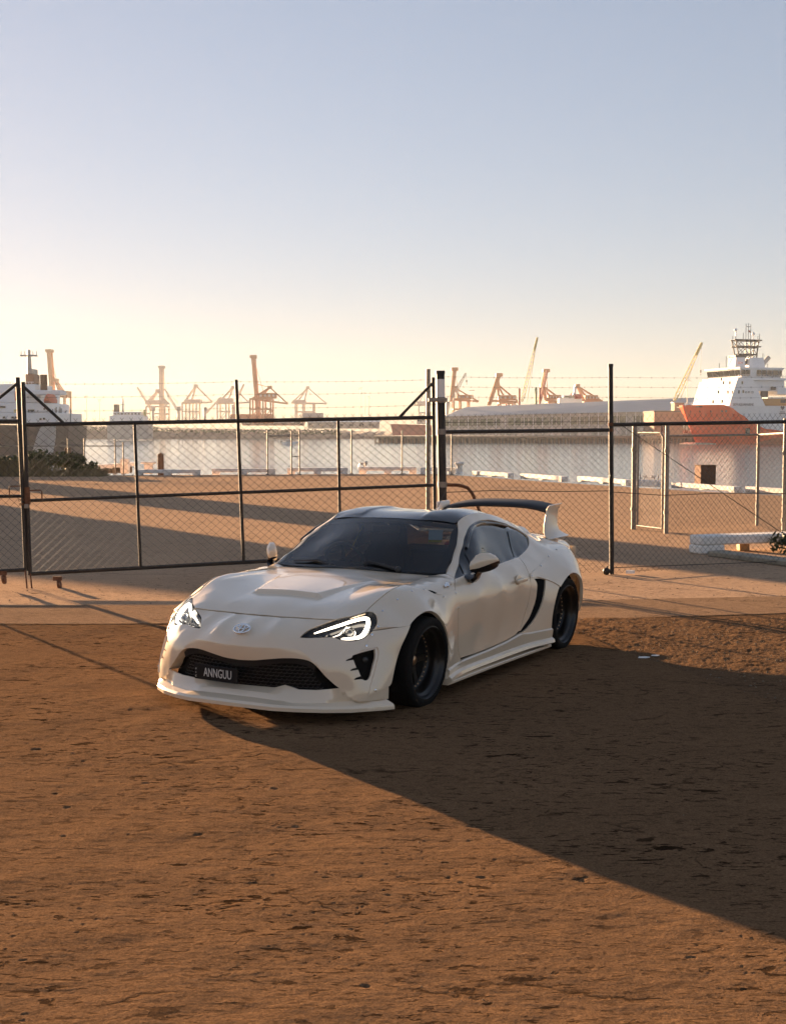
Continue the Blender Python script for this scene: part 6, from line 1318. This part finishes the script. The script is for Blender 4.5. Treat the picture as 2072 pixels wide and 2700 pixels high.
for sd_ in (1, -1):
    K_ = dict(side=sd_, bstep=.014)
    panel('front_fender', FLANK, [HSIDE, [(.61, .655, .803), (.725, .669, .816)], [(.725, .669, .816), (.804, .655, .788)], DFRONT, [(.884, .587, .231), (.885, .575, .20), (.925, .35, .17), (.941, .25, .14)], ARCHT[::-1], [(.917, -.250, .580), (.852, -.412, .579), (.781, -.502, .575)], HEND], PAINT, car, step=.022, **K_)
    fl = panel('front_flare', FLANK, [FLINE, VPB, [(.857, .545, .720), (.880, .546, .62), (.881, .546, .60)], [(.881, .546, .60), (.90, .45, .565), (.925, .32, .535), (.943, .207, .522)], ARCHT[7::-1], [(.917, -.250, .580), (.852, -.412, .583), (.795, -.478, .585)]], PAINT, car, off=.0075, flange=.018, gap=.001, step=.022, **K_)
    b_ = MB()
    for p in [(.80, -.462, .590), (.762, -.347, .668), (.785, -.174, .729), (.805, -.014, .764), (.818, .130, .760), (.870, .327, .696), (.866, .532, .700), (.884, .535, .60)]:
        q = Vector(on_surf(FLANK, [p], .009)[0]); n_ = Vector(FLANK.nrm(FLANK.f.fwd(np.array([p]))[:, :2])[0]); b_.lathe([(.0075, -.001), (.0075, .0025), (.004, .004), (.001, .004)], 8, Matrix.Translation(q) @ n_.to_track_quat('Z', 'Y').to_matrix().to_4x4())
    me = b_.mesh('rivet_row', CHROME, 40); struct(link('rivet_row', me if sd_ > 0 else flip(me), fl), 'stuff')
    ga = panel('fender_garnish', FLANK, [[(.805, .172, .772), (.80, .30, .782), (.797, .46, .790), (.792, .60, .797)], [(.792, .60, .797), (.853, .553, .726)], [(.853, .553, .726), (.857, .535, .724), (.86, .431, .716), (.863, .349, .713), (.861, .299, .715), (.853, .25, .724), (.837, .198, .745), (.818, .168, .765), (.805, .172, .772)]], PAINT, car, off=.003, flange=.012, gap=.002, step=.02, **K_)
    panel('vent_slot', FLANK, [[(.825, .185, .757), (.836, .228, .748), (.851, .272, .728)], [(.851, .272, .728), (.849, .24, .728), (.837, .205, .740), (.825, .185, .757)]], MATB, ga, off=.0045, flange=.003, gap=0, step=.012, side=sd_, bstep=.008)
    b_ = MB(); q = Vector(on_surf(FLANK, [(.831, .47, .760)], .008)[0]); n_ = Vector(FLANK.nrm(FLANK.f.fwd(np.array([(.831, .47, .760)]))[:, :2])[0]); T = Matrix.Translation(q) @ Matrix([Vector((0, 1, 0)), n_.cross(Vector((0, 1, 0))).normalized() * -1 if False else Vector((0, 1, 0)).cross(n_) * -1, n_]).transposed().to_4x4()
    b_.lathe([(.020, 0), (.020, .006), (.012, .008), (.002, .008)], 14, T, True)
    for s2 in (-1, 1): b_.bevbox((s2 * .036, s2 * .004, .003), (.036, .022, .006), .002, T); b_.bevbox((s2 * .052, s2 * .012, .003), (.012, .014, .006), .002, T)
    me = b_.mesh('side_badge', CHROME, 40); link('side_badge', me if sd_ > 0 else flip(me), ga)
    # lower flare on the bumper corner
    lf = panel('lower_flare', BUM, [[(.785, -.508, .566), (.770, -.588, .483), (.756, -.618, .459)], [(.756, -.618, .459), (.79, -.57, .466), (.826, -.524, .472)], [(.826, -.524, .472), (.838, -.525, .446), (.840, -.568, .355), (.834, -.608, .268), (.822, -.637, .182)], [(.822, -.637, .182), (.865, -.57, .205), (.893, -.486, .226)], ARCHF[::-1], [(.917, -.250, .581), (.852, -.412, .576), (.785, -.508, .566)]], PAINT, car, off=.007, flange=.016, gap=.001, step=.022, side=sd_, bstep=.012)
    b_ = MB()
    for p in [(.79, -.525, .548), (.779, -.578, .485), (.846, -.59, .215)]:
        q = Vector(on_surf(BUM, [p], .009)[0]); n_ = Vector(BUM.nrm(BUM.f.fwd(np.array([p]))[:, :2])[0]); b_.lathe([(.008, -.001), (.008, .003), (.004, .0045), (.001, .0045)], 8, Matrix.Translation(q) @ n_.to_track_quat('Z', 'Y').to_matrix().to_4x4())
    me = b_.mesh('rivet_row', CHROME, 40); struct(link('rivet_row', me if sd_ > 0 else flip(me), lf), 'stuff')
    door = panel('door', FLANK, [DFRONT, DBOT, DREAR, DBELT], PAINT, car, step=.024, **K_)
    b_ = MB(); hx = .906; b_.loft([[Vector((hx + dx * k, 1.66 + y, .676 + dz * k2)) for dx, dz in ((.012, 0), (.008, .013), (-.008, .013), (-.012, 0), (-.008, -.013), (.008, -.013))] for y, k, k2 in ((-.10, .5, .6), (-.085, 1, 1), (0, 1.25, 1.1), (.085, 1, 1), (.10, .5, .6))])
    me = b_.mesh('handle', PAINT, 50); link('handle', me if sd_ > 0 else flip(me), door)
    b_ = MB(); b_.sphere((.884, 1.635, .677), .052, 18, 10, (.16, 1.15, .95)); me = b_.mesh('handle_cup', PAINT, 70); link('handle_cup', me if sd_ > 0 else flip(me), door)
    qp = panel('rear_quarter', FLANK, [AIN, RAIL, [(.55, 2.80, .935), (.58, 3.0, .897), (.60, 3.2, .873), (.60, 3.36, .852)], [(.60, 3.36, .852), (.66, 3.36, .80), (.69, 3.36, .735), (.71, 3.36, .655), (.72, 3.36, .55), (.71, 3.36, .30)], [(.71, 3.36, .30), (.86, 3.05, .30), (.955, 2.88, .30)], RARCH, [(.961, 2.123, .10), (.92, 1.9, .12), (.888, 1.70, .17), (.884, 1.66, .20)], [(.884, 1.66, .20), (.888, 1.66, .284)], DREAR, DLOUP, [(.804, .653, .787), (.725, .669, .816)]], PAINT, car, holes=[SCOOP], step=.025, hole_flange=.014, **K_)
    panel('air_scoop', FLANK, [[(.89, 1.60, .22), (.90, 1.90, .69), (.93, 2.17, .67), (.93, 2.12, .45), (.90, 1.75, .22), (.89, 1.60, .22)]], MATB, qp, off=-.012, flange=0, gap=0, step=.04, side=sd_)
    rf = panel('rear_flare', FLANK, [RLINE, [(.780, 2.70, .825), (.79, 2.83, .80), (.82, 2.95, .74)], [(.82, 2.95, .74), (.90, 2.92, .60), (.955, 2.88, .45), (.965, 2.87, .36)], [(.965, 2.87, .36)] + RARCH[1:9], RSEAM[::-1]], PAINT, car, off=.008, flange=.02, gap=.001, step=.024, **K_)
    b_ = MB()
    for p in [(.79, 2.66, .818), (.826, 2.385, .786), (.858, 2.13, .735), (.884, 1.885, .680)]:
        q = Vector(on_surf(FLANK, [p], .010)[0]); n_ = Vector(FLANK.nrm(FLANK.f.fwd(np.array([p]))[:, :2])[0]); b_.lathe([(.009, -.001), (.009, .0025), (.004, .004), (.001, .004)], 8, Matrix.Translation(q) @ n_.to_track_quat('Z', 'Y').to_matrix().to_4x4())
    me = b_.mesh('rivet_row', CHROME, 40); struct(link('rivet_row', me if sd_ > 0 else flip(me), rf), 'stuff')
    # side glazing
    gl = [(x, y, z) for x, y, z in DBELT[::-1]]
    wt = panel('window_trim', FLANK, [DLOUP, gl], GBLACK, car, off=-.010, flange=0, gap=-.004, step=.03, **K_)
    panel('side_window', FLANK, [[(.735, .976, .935), (.69, 1.154, 1.024), (.665, 1.269, 1.072), (.65, 1.34, 1.092)], [(.65, 1.34, 1.092), (.635, 1.492, 1.094), (.63, 1.666, 1.078), (.63, 1.965, 1.022)], [(.63, 1.965, 1.022), (.767, 1.812, .846)], [(.767, 1.812, .846), (.793, 1.474, .835), (.794, .97, .818)], [(.794, .97, .818), (.735, .976, .935)]], SGLASS, wt, off=-.004, flange=.004, gap=0, step=.04, **K_)
    panel('quarter_window', FLANK, [[(.630, 1.992, 1.022), (.620, 2.12, 1.028), (.618, 2.175, 1.022)], [(.618, 2.175, 1.022), (.65, 2.275, .972), (.68, 2.290, .937), (.715, 2.20, .895), (.750, 2.03, .862), (.770, 1.83, .846)], [(.770, 1.83, .846), (.630, 1.992, 1.022)]], SGLASS, wt, off=-.004, flange=.004, gap=0, step=.04, **K_)
    panel('front_triangle_window', FLANK, [[(.745, .86, .905), (.743, .925, .915)], [(.743, .925, .915), (.794, .915, .812)], [(.794, .915, .812), (.800, .82, .812)], [(.800, .82, .812), (.775, .84, .855), (.745, .86, .905)]], SGLASS, wt, off=-.004, flange=.004, gap=0, step=.03, **K_)
    P_ = on_surf(FLANK, [(.715, 1.02, .965), (.675, 1.16, 1.045), (.645, 1.29, 1.098), (.622, 1.46, 1.118), (.610, 1.66, 1.116), (.608, 1.84, 1.098), (.614, 2.02, 1.066)], .0)
    b_ = MB(); b_.path(catmull(P_, 5), .012, 6); me = b_.mesh('weather_shield', GBLACK, 60); link('weather_shield', me if sd_ > 0 else flip(me), wt)
    # mirror
    b_ = MB(); cap_r, low_r = [], []
    for x, yf, yb, zt, zm, zb in ((.856, .800, .875, .872, .850, .828), (.862, .775, .890, .912, .842, .818), (.885, .785, .905, .942, .846, .812), (.915, .815, .930, .958, .852, .812), (.945, .865, .965, .955, .866, .820), (.970, .920, .992, .938, .880, .834), (.988, .970, 1.008, .915, .890, .852), (.994, .998, 1.010, .902, .892, .868)):
        zh = zt - zm; cap_r.append([Vector((x, yf + .012, zm)), Vector((x, yf, zm + zh * .35)), Vector((x, yf + .012, zm + zh * .72)), Vector((x, yf + (yb - yf) * .4, zt)), Vector((x, yb - .01, zt - .004)), Vector((x, yb, zm + zh * .5)), Vector((x, yb, zm))])
        zl = zm - zb; low_r.append([Vector((x, yf + .012, zm)), Vector((x, yb, zm)), Vector((x, yb, zb + zl * .4)), Vector((x, yb - .01, zb)), Vector((x, yf + (yb - yf) * .4, zb)), Vector((x, yf + .022, zb + zl * .4))])
    b_.loft(cap_r); me = b_.mesh('door_mirror', PAINT, 45); mr = link('door_mirror', me if sd_ > 0 else flip(me), car)
    b_ = MB(); b_.loft(low_r); me = b_.mesh('mirror_base', GBLACK, 50); link('mirror_base', me if sd_ > 0 else flip(me), mr)
    b_ = MB(); b_.loft([[Vector((x, yc + dy * w_, z + dz * h_)) for dy, dz in ((-1, 0), (-.6, .8), (.6, .8), (1, 0), (.6, -.8), (-.6, -.8))] for x, yc, w_, z, h_ in ((.815, .84, .06, .785, .02), (.845, .83, .055, .772, .030), (.872, .835, .055, .772, .036), (.895, .85, .055, .795, .028), (.905, .86, .05, .818, .016))]); me = b_.mesh('mirror_stalk', GBLACK, 60); link('mirror_stalk', me if sd_ > 0 else flip(me), mr)
    # side skirt and blade
    ysk = np.linspace(.262, 2.150, 40); rings = []
    for y in ysk:
        xo = float(FLANK.at(FLANK.f.fwd(np.array([[.9, y, .25]]))[:, :2])[0][0]); zt = float(np.interp(y, [.26, 1.0, 1.38, 1.56, 1.66, 1.8, 2.15], [.212, .220, .234, .252, .262, .245, .240]))
        xo = min(xo, .958)
        rings.append([Vector((xo - .02, y, zt)), Vector((xo + .003, y, zt - .001)), Vector((xo + .015, y, zt - .010)), Vector((xo + .014, y, zt - .026)), Vector((xo + .007, y, .165)), Vector((xo + .028, y, .150)), Vector((xo + .034, y, .128)), Vector((xo + .020, y, .118)), Vector((xo - .06, y, .115))])
    b_ = MB(); b_.loft(rings); me = b_.mesh('side_skirt', PAINT, 30); sk = link('side_skirt', me if sd_ > 0 else flip(me), car)
    rings = []
    for y in np.linspace(.268, 2.178, 30):
        u = (y - .268) / 1.91; xo = .948 - .010 * math.sin(u * math.pi); z = .122 - .022 * u + .0; rings.append([Vector((xo - .09, y, z)), Vector((xo - .004, y, z)), Vector((xo, y, z - .004)), Vector((xo, y, z - .018)), Vector((xo - .004, y, z - .022)), Vector((xo - .09, y, z - .022))])
    b_ = MB(); b_.loft(rings); me = b_.mesh('skirt_blade', PAINT, 30); link('skirt_blade', me if sd_ > 0 else flip(me), sk)
# ---- roof, glazing, boot
WSH = [[(0, .52, .828), (.3, .55, .822), (.609, .636, .812), (.715, .668, .815)], [(.718, .68, .823), (.699, .801, .893), (.668, .946, .976), (.605, 1.129, 1.08), (.552, 1.212, 1.132)], [(.552, 1.212, 1.132), (.254, 1.140, 1.157), (0, 1.125, 1.163)]]
ws = panel('windscreen', WS, WSH, WGLASS, car, flange=.004, gap=.002, step=.035, sym=True)
panel('windscreen_top_band', WS, [[(0, 1.07, 1.137), (.27, 1.085, 1.13), (.565, 1.165, 1.10)], [(.565, 1.165, 1.10), (.549, 1.21, 1.131)], [(.549, 1.21, 1.131), (.254, 1.138, 1.156), (0, 1.123, 1.162)]], TRIMB, ws, off=-.008, flange=0, gap=0, step=.03, sym=True)
panel('windscreen_base_band', WS, [[(0, .49, .81), (.3, .52, .80), (.62, .61, .80), (.72, .655, .81)], [(.72, .655, .81), (.70, .70, .835)], [(.70, .70, .835), (.6, .66, .83), (.3, .575, .842), (0, .545, .848)]], TRIMB, ws, off=-.007, flange=0, gap=0, step=.03, sym=True)
st_ = panel('registration_label', WS, [[(.384, 1.072, 1.101), (.489, 1.117, 1.098)], [(.489, 1.117, 1.098), (.548, .976, 1.011)], [(.548, .976, 1.011), (.447, .929, 1.010)], [(.447, .929, 1.010), (.384, 1.072, 1.101)]], PAPER, ws, off=-.006, flange=0, gap=.004, step=.03)
panel('label_band', WS, [[(.432, .965, 1.032), (.534, 1.010, 1.032)], [(.534, 1.010, 1.032), (.548, .976, 1.011)], [(.548, .976, 1.011), (.447, .929, 1.010)], [(.447, .929, 1.010), (.432, .965, 1.032)]], YEL, st_, off=-.004, flange=0, gap=.005, step=.02)
RREAR = [(.525, 2.06, 1.135), (.3, 2.10, 1.150), (0, 2.12, 1.152)]
def roof_disp(q):
    x = np.abs(q[:, 0]); y = q[:, 1]; f = np.clip((y - 1.14) / .08, 0, 1) * np.clip((2.0 - y) / .3, 0, 1); return f * .010 * (1 / (1 + np.exp(-(x - .262) / .007)) - 1 / (1 + np.exp(-(x - .47) / .03)))
ex = [(s2 * (.262 + k * .009), y) for s2 in (-1, 1) for k in (-2, -1, 0, 1, 2) for y in np.arange(1.15, 2.0, .02)]
panel('roof', ROOF, [[(0, 1.130, 1.166), (.254, 1.143, 1.160), (.552, 1.217, 1.137)], RAIL[1:8], RREAR], GBLACK, car, step=.03, sym=True, gap=.003, extra=ex, disp=roof_disp)
RWS = Surf(Plane((0, 2.4, 1.05), (1, 0, 0), (0, .93, -.35)), [(0, 2.12, 1.152), (.3, 2.10, 1.15), (.52, 2.06, 1.133), (.512, 2.3, 1.075), (.53, 2.5, 1.015), (.545, 2.70, .952), (.3, 2.76, .955), (0, 2.78, .957), (0, 2.45, 1.068), (.3, 2.43, 1.062)], True)
RWS.f = Plane((0, 2.4, 1.05), (0, -.93, .35), (1, 0, 0)) if False else RWS.f
panel('rear_window', RWS, [[(0, 2.125, 1.152), (.3, 2.105, 1.15), (.522, 2.065, 1.133)], [(.522, 2.065, 1.133), (.512, 2.2, 1.103), (.512, 2.31, 1.077), (.522, 2.446, 1.038), (.54, 2.68, .96)], [(.54, 2.68, .96), (.3, 2.76, .955), (0, 2.78, .957)]], SGLASS, car, step=.05, sym=True, flange=0)
TRS = Surf(Plane((0, 0, 0), (1, 0, 0), (0, 1, 0)), [(0, 2.79, .955), (.3, 2.77, .953), (.55, 2.70, .95), (.555, 2.82, .932), (.58, 3.0, .897), (.6, 3.2, .873), (.6, 3.36, .852), (0, 3.0, .925), (0, 3.2, .912), (0, 3.40, .905), (.3, 3.4, .895), (.3, 3.1, .915)], True)
panel('boot_lid', TRS, [[(0, 2.79, .955), (.3, 2.77, .953), (.545, 2.70, .95)], [(.545, 2.70, .95), (.55, 2.82, .933), (.578, 3.0, .897), (.598, 3.2, .873), (.598, 3.36, .852)], [(.598, 3.36, .852), (.3, 3.40, .895), (0, 3.42, .905)]], PAINT, car, step=.05, sym=True)
b_ = MB(); b_.loft([[(x, 3.36 + .06 * (1 - (x / .85) ** 2), z0) for z0 in (.30, .55, .80)] for x in (-.71, -.6, -.4, 0, .4, .6, .71)], False, False); b_.build('rear_bumper', PAINT, car, 60)
for sd_ in (1, -1): b_ = MB(); b_.bevbox((.50 * sd_, 3.40, .74), (.22, .06, .10), .02, rz=-.35 * sd_); b_.build('tail_light', TAIL, car)
# ---- rear wing
b_ = MB(); rings = []
for x in np.linspace(-.535, .535, 25):
    u = x / .535; z = 1.176 - .056 * abs(u) ** 3.2; yo = 3.17 + .05 * (1 - u * u); rings.append([Vector((x, yo + y, z + dz)) for y, dz in ((0, -.022), (.02, -.002), (.10, .012), (.24, .030), (.26, .026), (.12, -.016), (.02, -.036), (.003, -.032))])
b_.loft(rings); wing = b_.build('rear_wing', WINGB, car, 50)
for sd_ in (1, -1):
    b_ = MB(); rings = []
    for z, y0, y1, xo in ((.885, 2.97, 3.46, .060), (.905, 2.965, 3.42, .030), (.94, 2.98, 3.34, .012), (1.0, 3.01, 3.32, 0), (1.08, 3.05, 3.335, -.002), (1.14, 3.075, 3.35, 0), (1.168, 3.09, 3.37, .012), (1.178, 3.13, 3.39, .022)):
        rings.append([Vector((.545 + xo - .014, y0 + .02, z)), Vector((.545 + xo, y0, z)), Vector((.545 + xo + .016, y0 + .03, z)), Vector((.545 + xo + .016, y1 - .03, z + .004)), Vector((.545 + xo + .004, y1, z + .006)), Vector((.545 + xo - .014, y1 - .02, z + .004))])
    b_.loft(rings); me = b_.mesh('end_plate', PAINT, 50); link('end_plate', me if sd_ > 0 else flip(me), wing)
    b_ = MB(); b_.bevbox((.53, 3.16, .89), (.10, .32, .03), .01); me = b_.mesh('wing_foot', PAINT); link('wing_foot', me if sd_ > 0 else flip(me), wing)
# ---- aerial
b_ = MB(); b_.loft([[Vector((dx * k, 2.0 + y, 1.165 + z)) for dx in (-.020, -.010, .010, .020) for z in ([0] if abs(dx) > .015 else [h])] for y, k, h in ((-.09, .3, .006), (-.03, .9, .020), (.02, 1, .034), (.045, .5, .020))]); ae = b_.build('aerial_fin', PAINT, car, 60)
b_ = MB(); b_.tube((0, 1.985, 1.195), (0, 2.16, 1.345), .0032, 6, .002); b_.build('aerial_rod', TRIMB, ae, 60)
# ---- wipers
for xs in (0, .56):
    b_ = MB(); pv = Vector((-.17 + xs, .575, .838)); a = on_surf(WS, [(-.55 + xs, .665, .83)] if xs == 0 else [(.10, .585, .84)], .012)[0]; m_ = on_surf(WS, [(-.30 + xs * .8, .60, .85)], .02)[0]
    b_.path([pv, tuple(m_), tuple(Vector(a).lerp(Vector(m_), .45))], .009, 6, radii=[.016, .008, .006]); b_.path([tuple(a), tuple(Vector(a).lerp(Vector(m_), .5)), tuple(Vector(m_) * .5 + pv * .5 + Vector((0, .01, .008)))], .006, 6); b_.sphere(tuple(pv), .024, 10, 6); b_.build('wiper', TRIMB, car, 50)
# ---- wheels
def wheel(sd_, y, face_in):
    px_ = .818; h = thing  # wheel axis local z points outwards
    root = bpy.data.objects.new('wheel', None); COL.objects.link(root); root.parent = car; root.location = (px_ * sd_, y, .304); root.empty_display_size = .2
    root.rotation_euler = (0, R(90 + 3.0) if sd_ > 0 else R(-90 - 3.0), 0)
    b_ = MB(); b_.lathe([(.243, -.112), (.262, -.120), (.288, -.116), (.302, -.100), (.305, -.085), (.3055, 0), (.305, .088), (.3005, .103), (.288, .113), (.266, .119), (.250, .116), (.243, .110), (.240, .10)], 56); 
    b_.build('tyre', RUBBER, root, 40)
    b_ = MB(); b_.lathe([(.239, .098), (.246, .106), (.2465, .112), (.242, .114), (.236, .108), (.231, .090), (.226, .080), (.212, .074), (.206, .066), (.203, .030), (.201, .004), (.196, 0), (.172, -.002), (.168, -.006), (.166, -.10), (.24, -.11)], 56); b_.build('rim', RIMB, root, 50)
    b_ = MB(); b_.lathe([(.170, -.004), (.150, -.010), (.10, -.03), (.06, -.034), (.045, -.018), (.001, -.018)], 40)
    f = b_.build('wheel_disc', MATB, root, 30)
    for k in range(5):
        a = 2 * math.pi * k / 5 + .3; T = Matrix.Rotation(a, 4, 'Z'); b_ = MB(); b_.loft([[T @ Vector((r_, s_ * w_, z)) for s_, z in ((-1, zb), (1, zb), (.75, zt), (-.75, zt))] for r_, w_, zb, zt in ((.04, .034, -.04, -.006), (.10, .026, -.04, -.004), (.155, .030, -.03, .001), (.172, .036, -.02, .002))]); b_.build('spoke', RIMB, root, 30)
    bm_ = None
    for k in range(32):
        a = 2 * math.pi * k / 32
        if bm_ is None: q = MB(); q.lathe([(.0055, -.004), (.0055, .003), (.003, .0055), (.0005, .006)], 8); bm_ = q.mesh('rim_bolt', BOLT, 50)
        o = link('rim_bolt', bm_, root); o.location = (.184 * math.cos(a), .184 * math.sin(a), .0)
    b_ = MB(); b_.lathe([(.036, -.02), (.036, -.004), (.030, .006), (.012, .009), (.0005, .009)], 20); b_.build('centre_cap', BOLT, root, 50)
    return root
for y in (0.0, 2.565):
    for sd_ in (1, -1): wheel(sd_, y, 0)
# ---- dark lining: wheel wells, floor, inner body
for sd_ in (1, -1):
    for yc in (0, 2.565):
        b_ = MB(); n = 28; rings = []
        for xx in (.60, .885):
            rings.append([Vector((xx, yc + .355 * math.cos(t), .30 + .355 * math.sin(t))) for t in np.linspace(-.45 if yc < 1 else .3, math.pi + .45, n)])
        b_.loft(rings, False, False); c0 = len(b_.v); b_.v += [(.60, yc + .355 * math.cos(t), .30 + .355 * math.sin(t)) for t in np.linspace(-.45 if yc < 1 else .3, math.pi + .45, n)]; b_.f.append(list(range(c0, c0 + n))); b_.mi.append(0)
        me = b_.mesh('wheel_well_lining', MATB); link('wheel_well_lining', me if sd_ > 0 else flip(me), car)
    b_ = MB(); b_.box((.70, 1.28, .40), (.30, 1.72, .52)); b_.box((.62, .20, .70), (.2, .7, .10)); b_.box((.66, 2.55, .72), (.24, .8, .06)); b_.box((.50, -.45, .36), (.56, .12, .28)); me = b_.mesh('inner_panel', MATB); link('inner_panel', me if sd_ > 0 else flip(me), car)
b_ = MB(); b_.box((0, 1.25, .145), (1.2, 3.9, .03)); b_.box((0, -.50, .36), (1.0, .26, .36)); b_.box((0, 0.0, .60), (1.12, 1.0, .06)); b_.box((0, .52, .70), (1.3, .10, .16)); b_.box((0, -.40, .56), (.9, .30, .03)); b_.box((0, 1.28, .13), (1.66, 1.72, .03)); b_.build('underbody', MATB, car)
# ---- cabin
b_ = MB(); b_.loft([[Vector((x, y, z)) for y, z in ((.60, .775), (.80, .795 + .02 * math.exp(-((x + .36) / .2) ** 2)), (.98, .785 + .05 * math.exp(-((x + .36) / .17) ** 2)), (1.08, .74), (1.08, .55), (.6, .55))] for x in np.linspace(-.72, .72, 19)]); b_.build('dashboard', mat('dash_grey', (.035, .036, .037), .7), car, 60)
b_ = MB(); sw_c = Vector((-.36, 1.10, .80)); T = Matrix.Translation(sw_c) @ Matrix.Rotation(R(-68), 4, 'X'); b_.path([T @ Vector((.175 * math.cos(t), .175 * math.sin(t), 0)) for t in np.linspace(0, 2 * math.pi, 30, endpoint=False)], .015, 8, True)
for a in (0, math.pi, -math.pi / 2): b_.tube(T @ Vector((0, 0, -.01)), T @ Vector((.17 * math.cos(a), .17 * math.sin(a), 0)), .014, 6)
b_.tube(T @ Vector((0, 0, .01)), T @ Vector((0, 0, -.04)), .055, 14); b_.build('steering_wheel', mat('wheel_leather', (.03, .03, .03), .4), car, 50)
for x in (-.36, .36):
    b_ = MB(); b_.loft([[Vector((x + dx * w_, y + dy, z)) for dx, dy in ((-1, .03), (-.85, -.06), (-.5, -.03), (.5, -.03), (.85, -.06), (1, .03), (.8, .10), (-.8, .10))] for y, z, w_ in ((1.62, .36, .25), (1.66, .50, .27), (1.72, .66, .27), (1.77, .80, .23), (1.80, .90, .16), (1.82, 1.02, .14), (1.83, 1.06, .10))]); b_.build('bucket_seat', SEATM, car, 50)
    b_ = MB(); b_.bevbox((x, 1.42, .40), (.50, .50, .16), .04); b_.build('seat_cushion', SEATM, car, 40)
b_ = MB(); b_.bevbox((0, 1.10, 1.085), (.24, .03, .065), .012); b_.tube((0, 1.11, 1.10), (0, 1.17, 1.145), .012, 8); b_.build('rear_view_mirror', TRIMB, car, 40)
b_ = MB(); b_.tube((-.232, 1.15, 1.098), (-.338, 1.15, .905), .0055, 6); b_.build('yellow_line', YEL, car, 60)  # thin slanting yellow line inside the windscreen
b_ = MB(); b_.box((0, 2.45, .80), (1.2, .5, .04)); b_.box((0, 2.15, .62), (1.2, .06, .40)); b_.build('rear_shelf', SEATM, car)
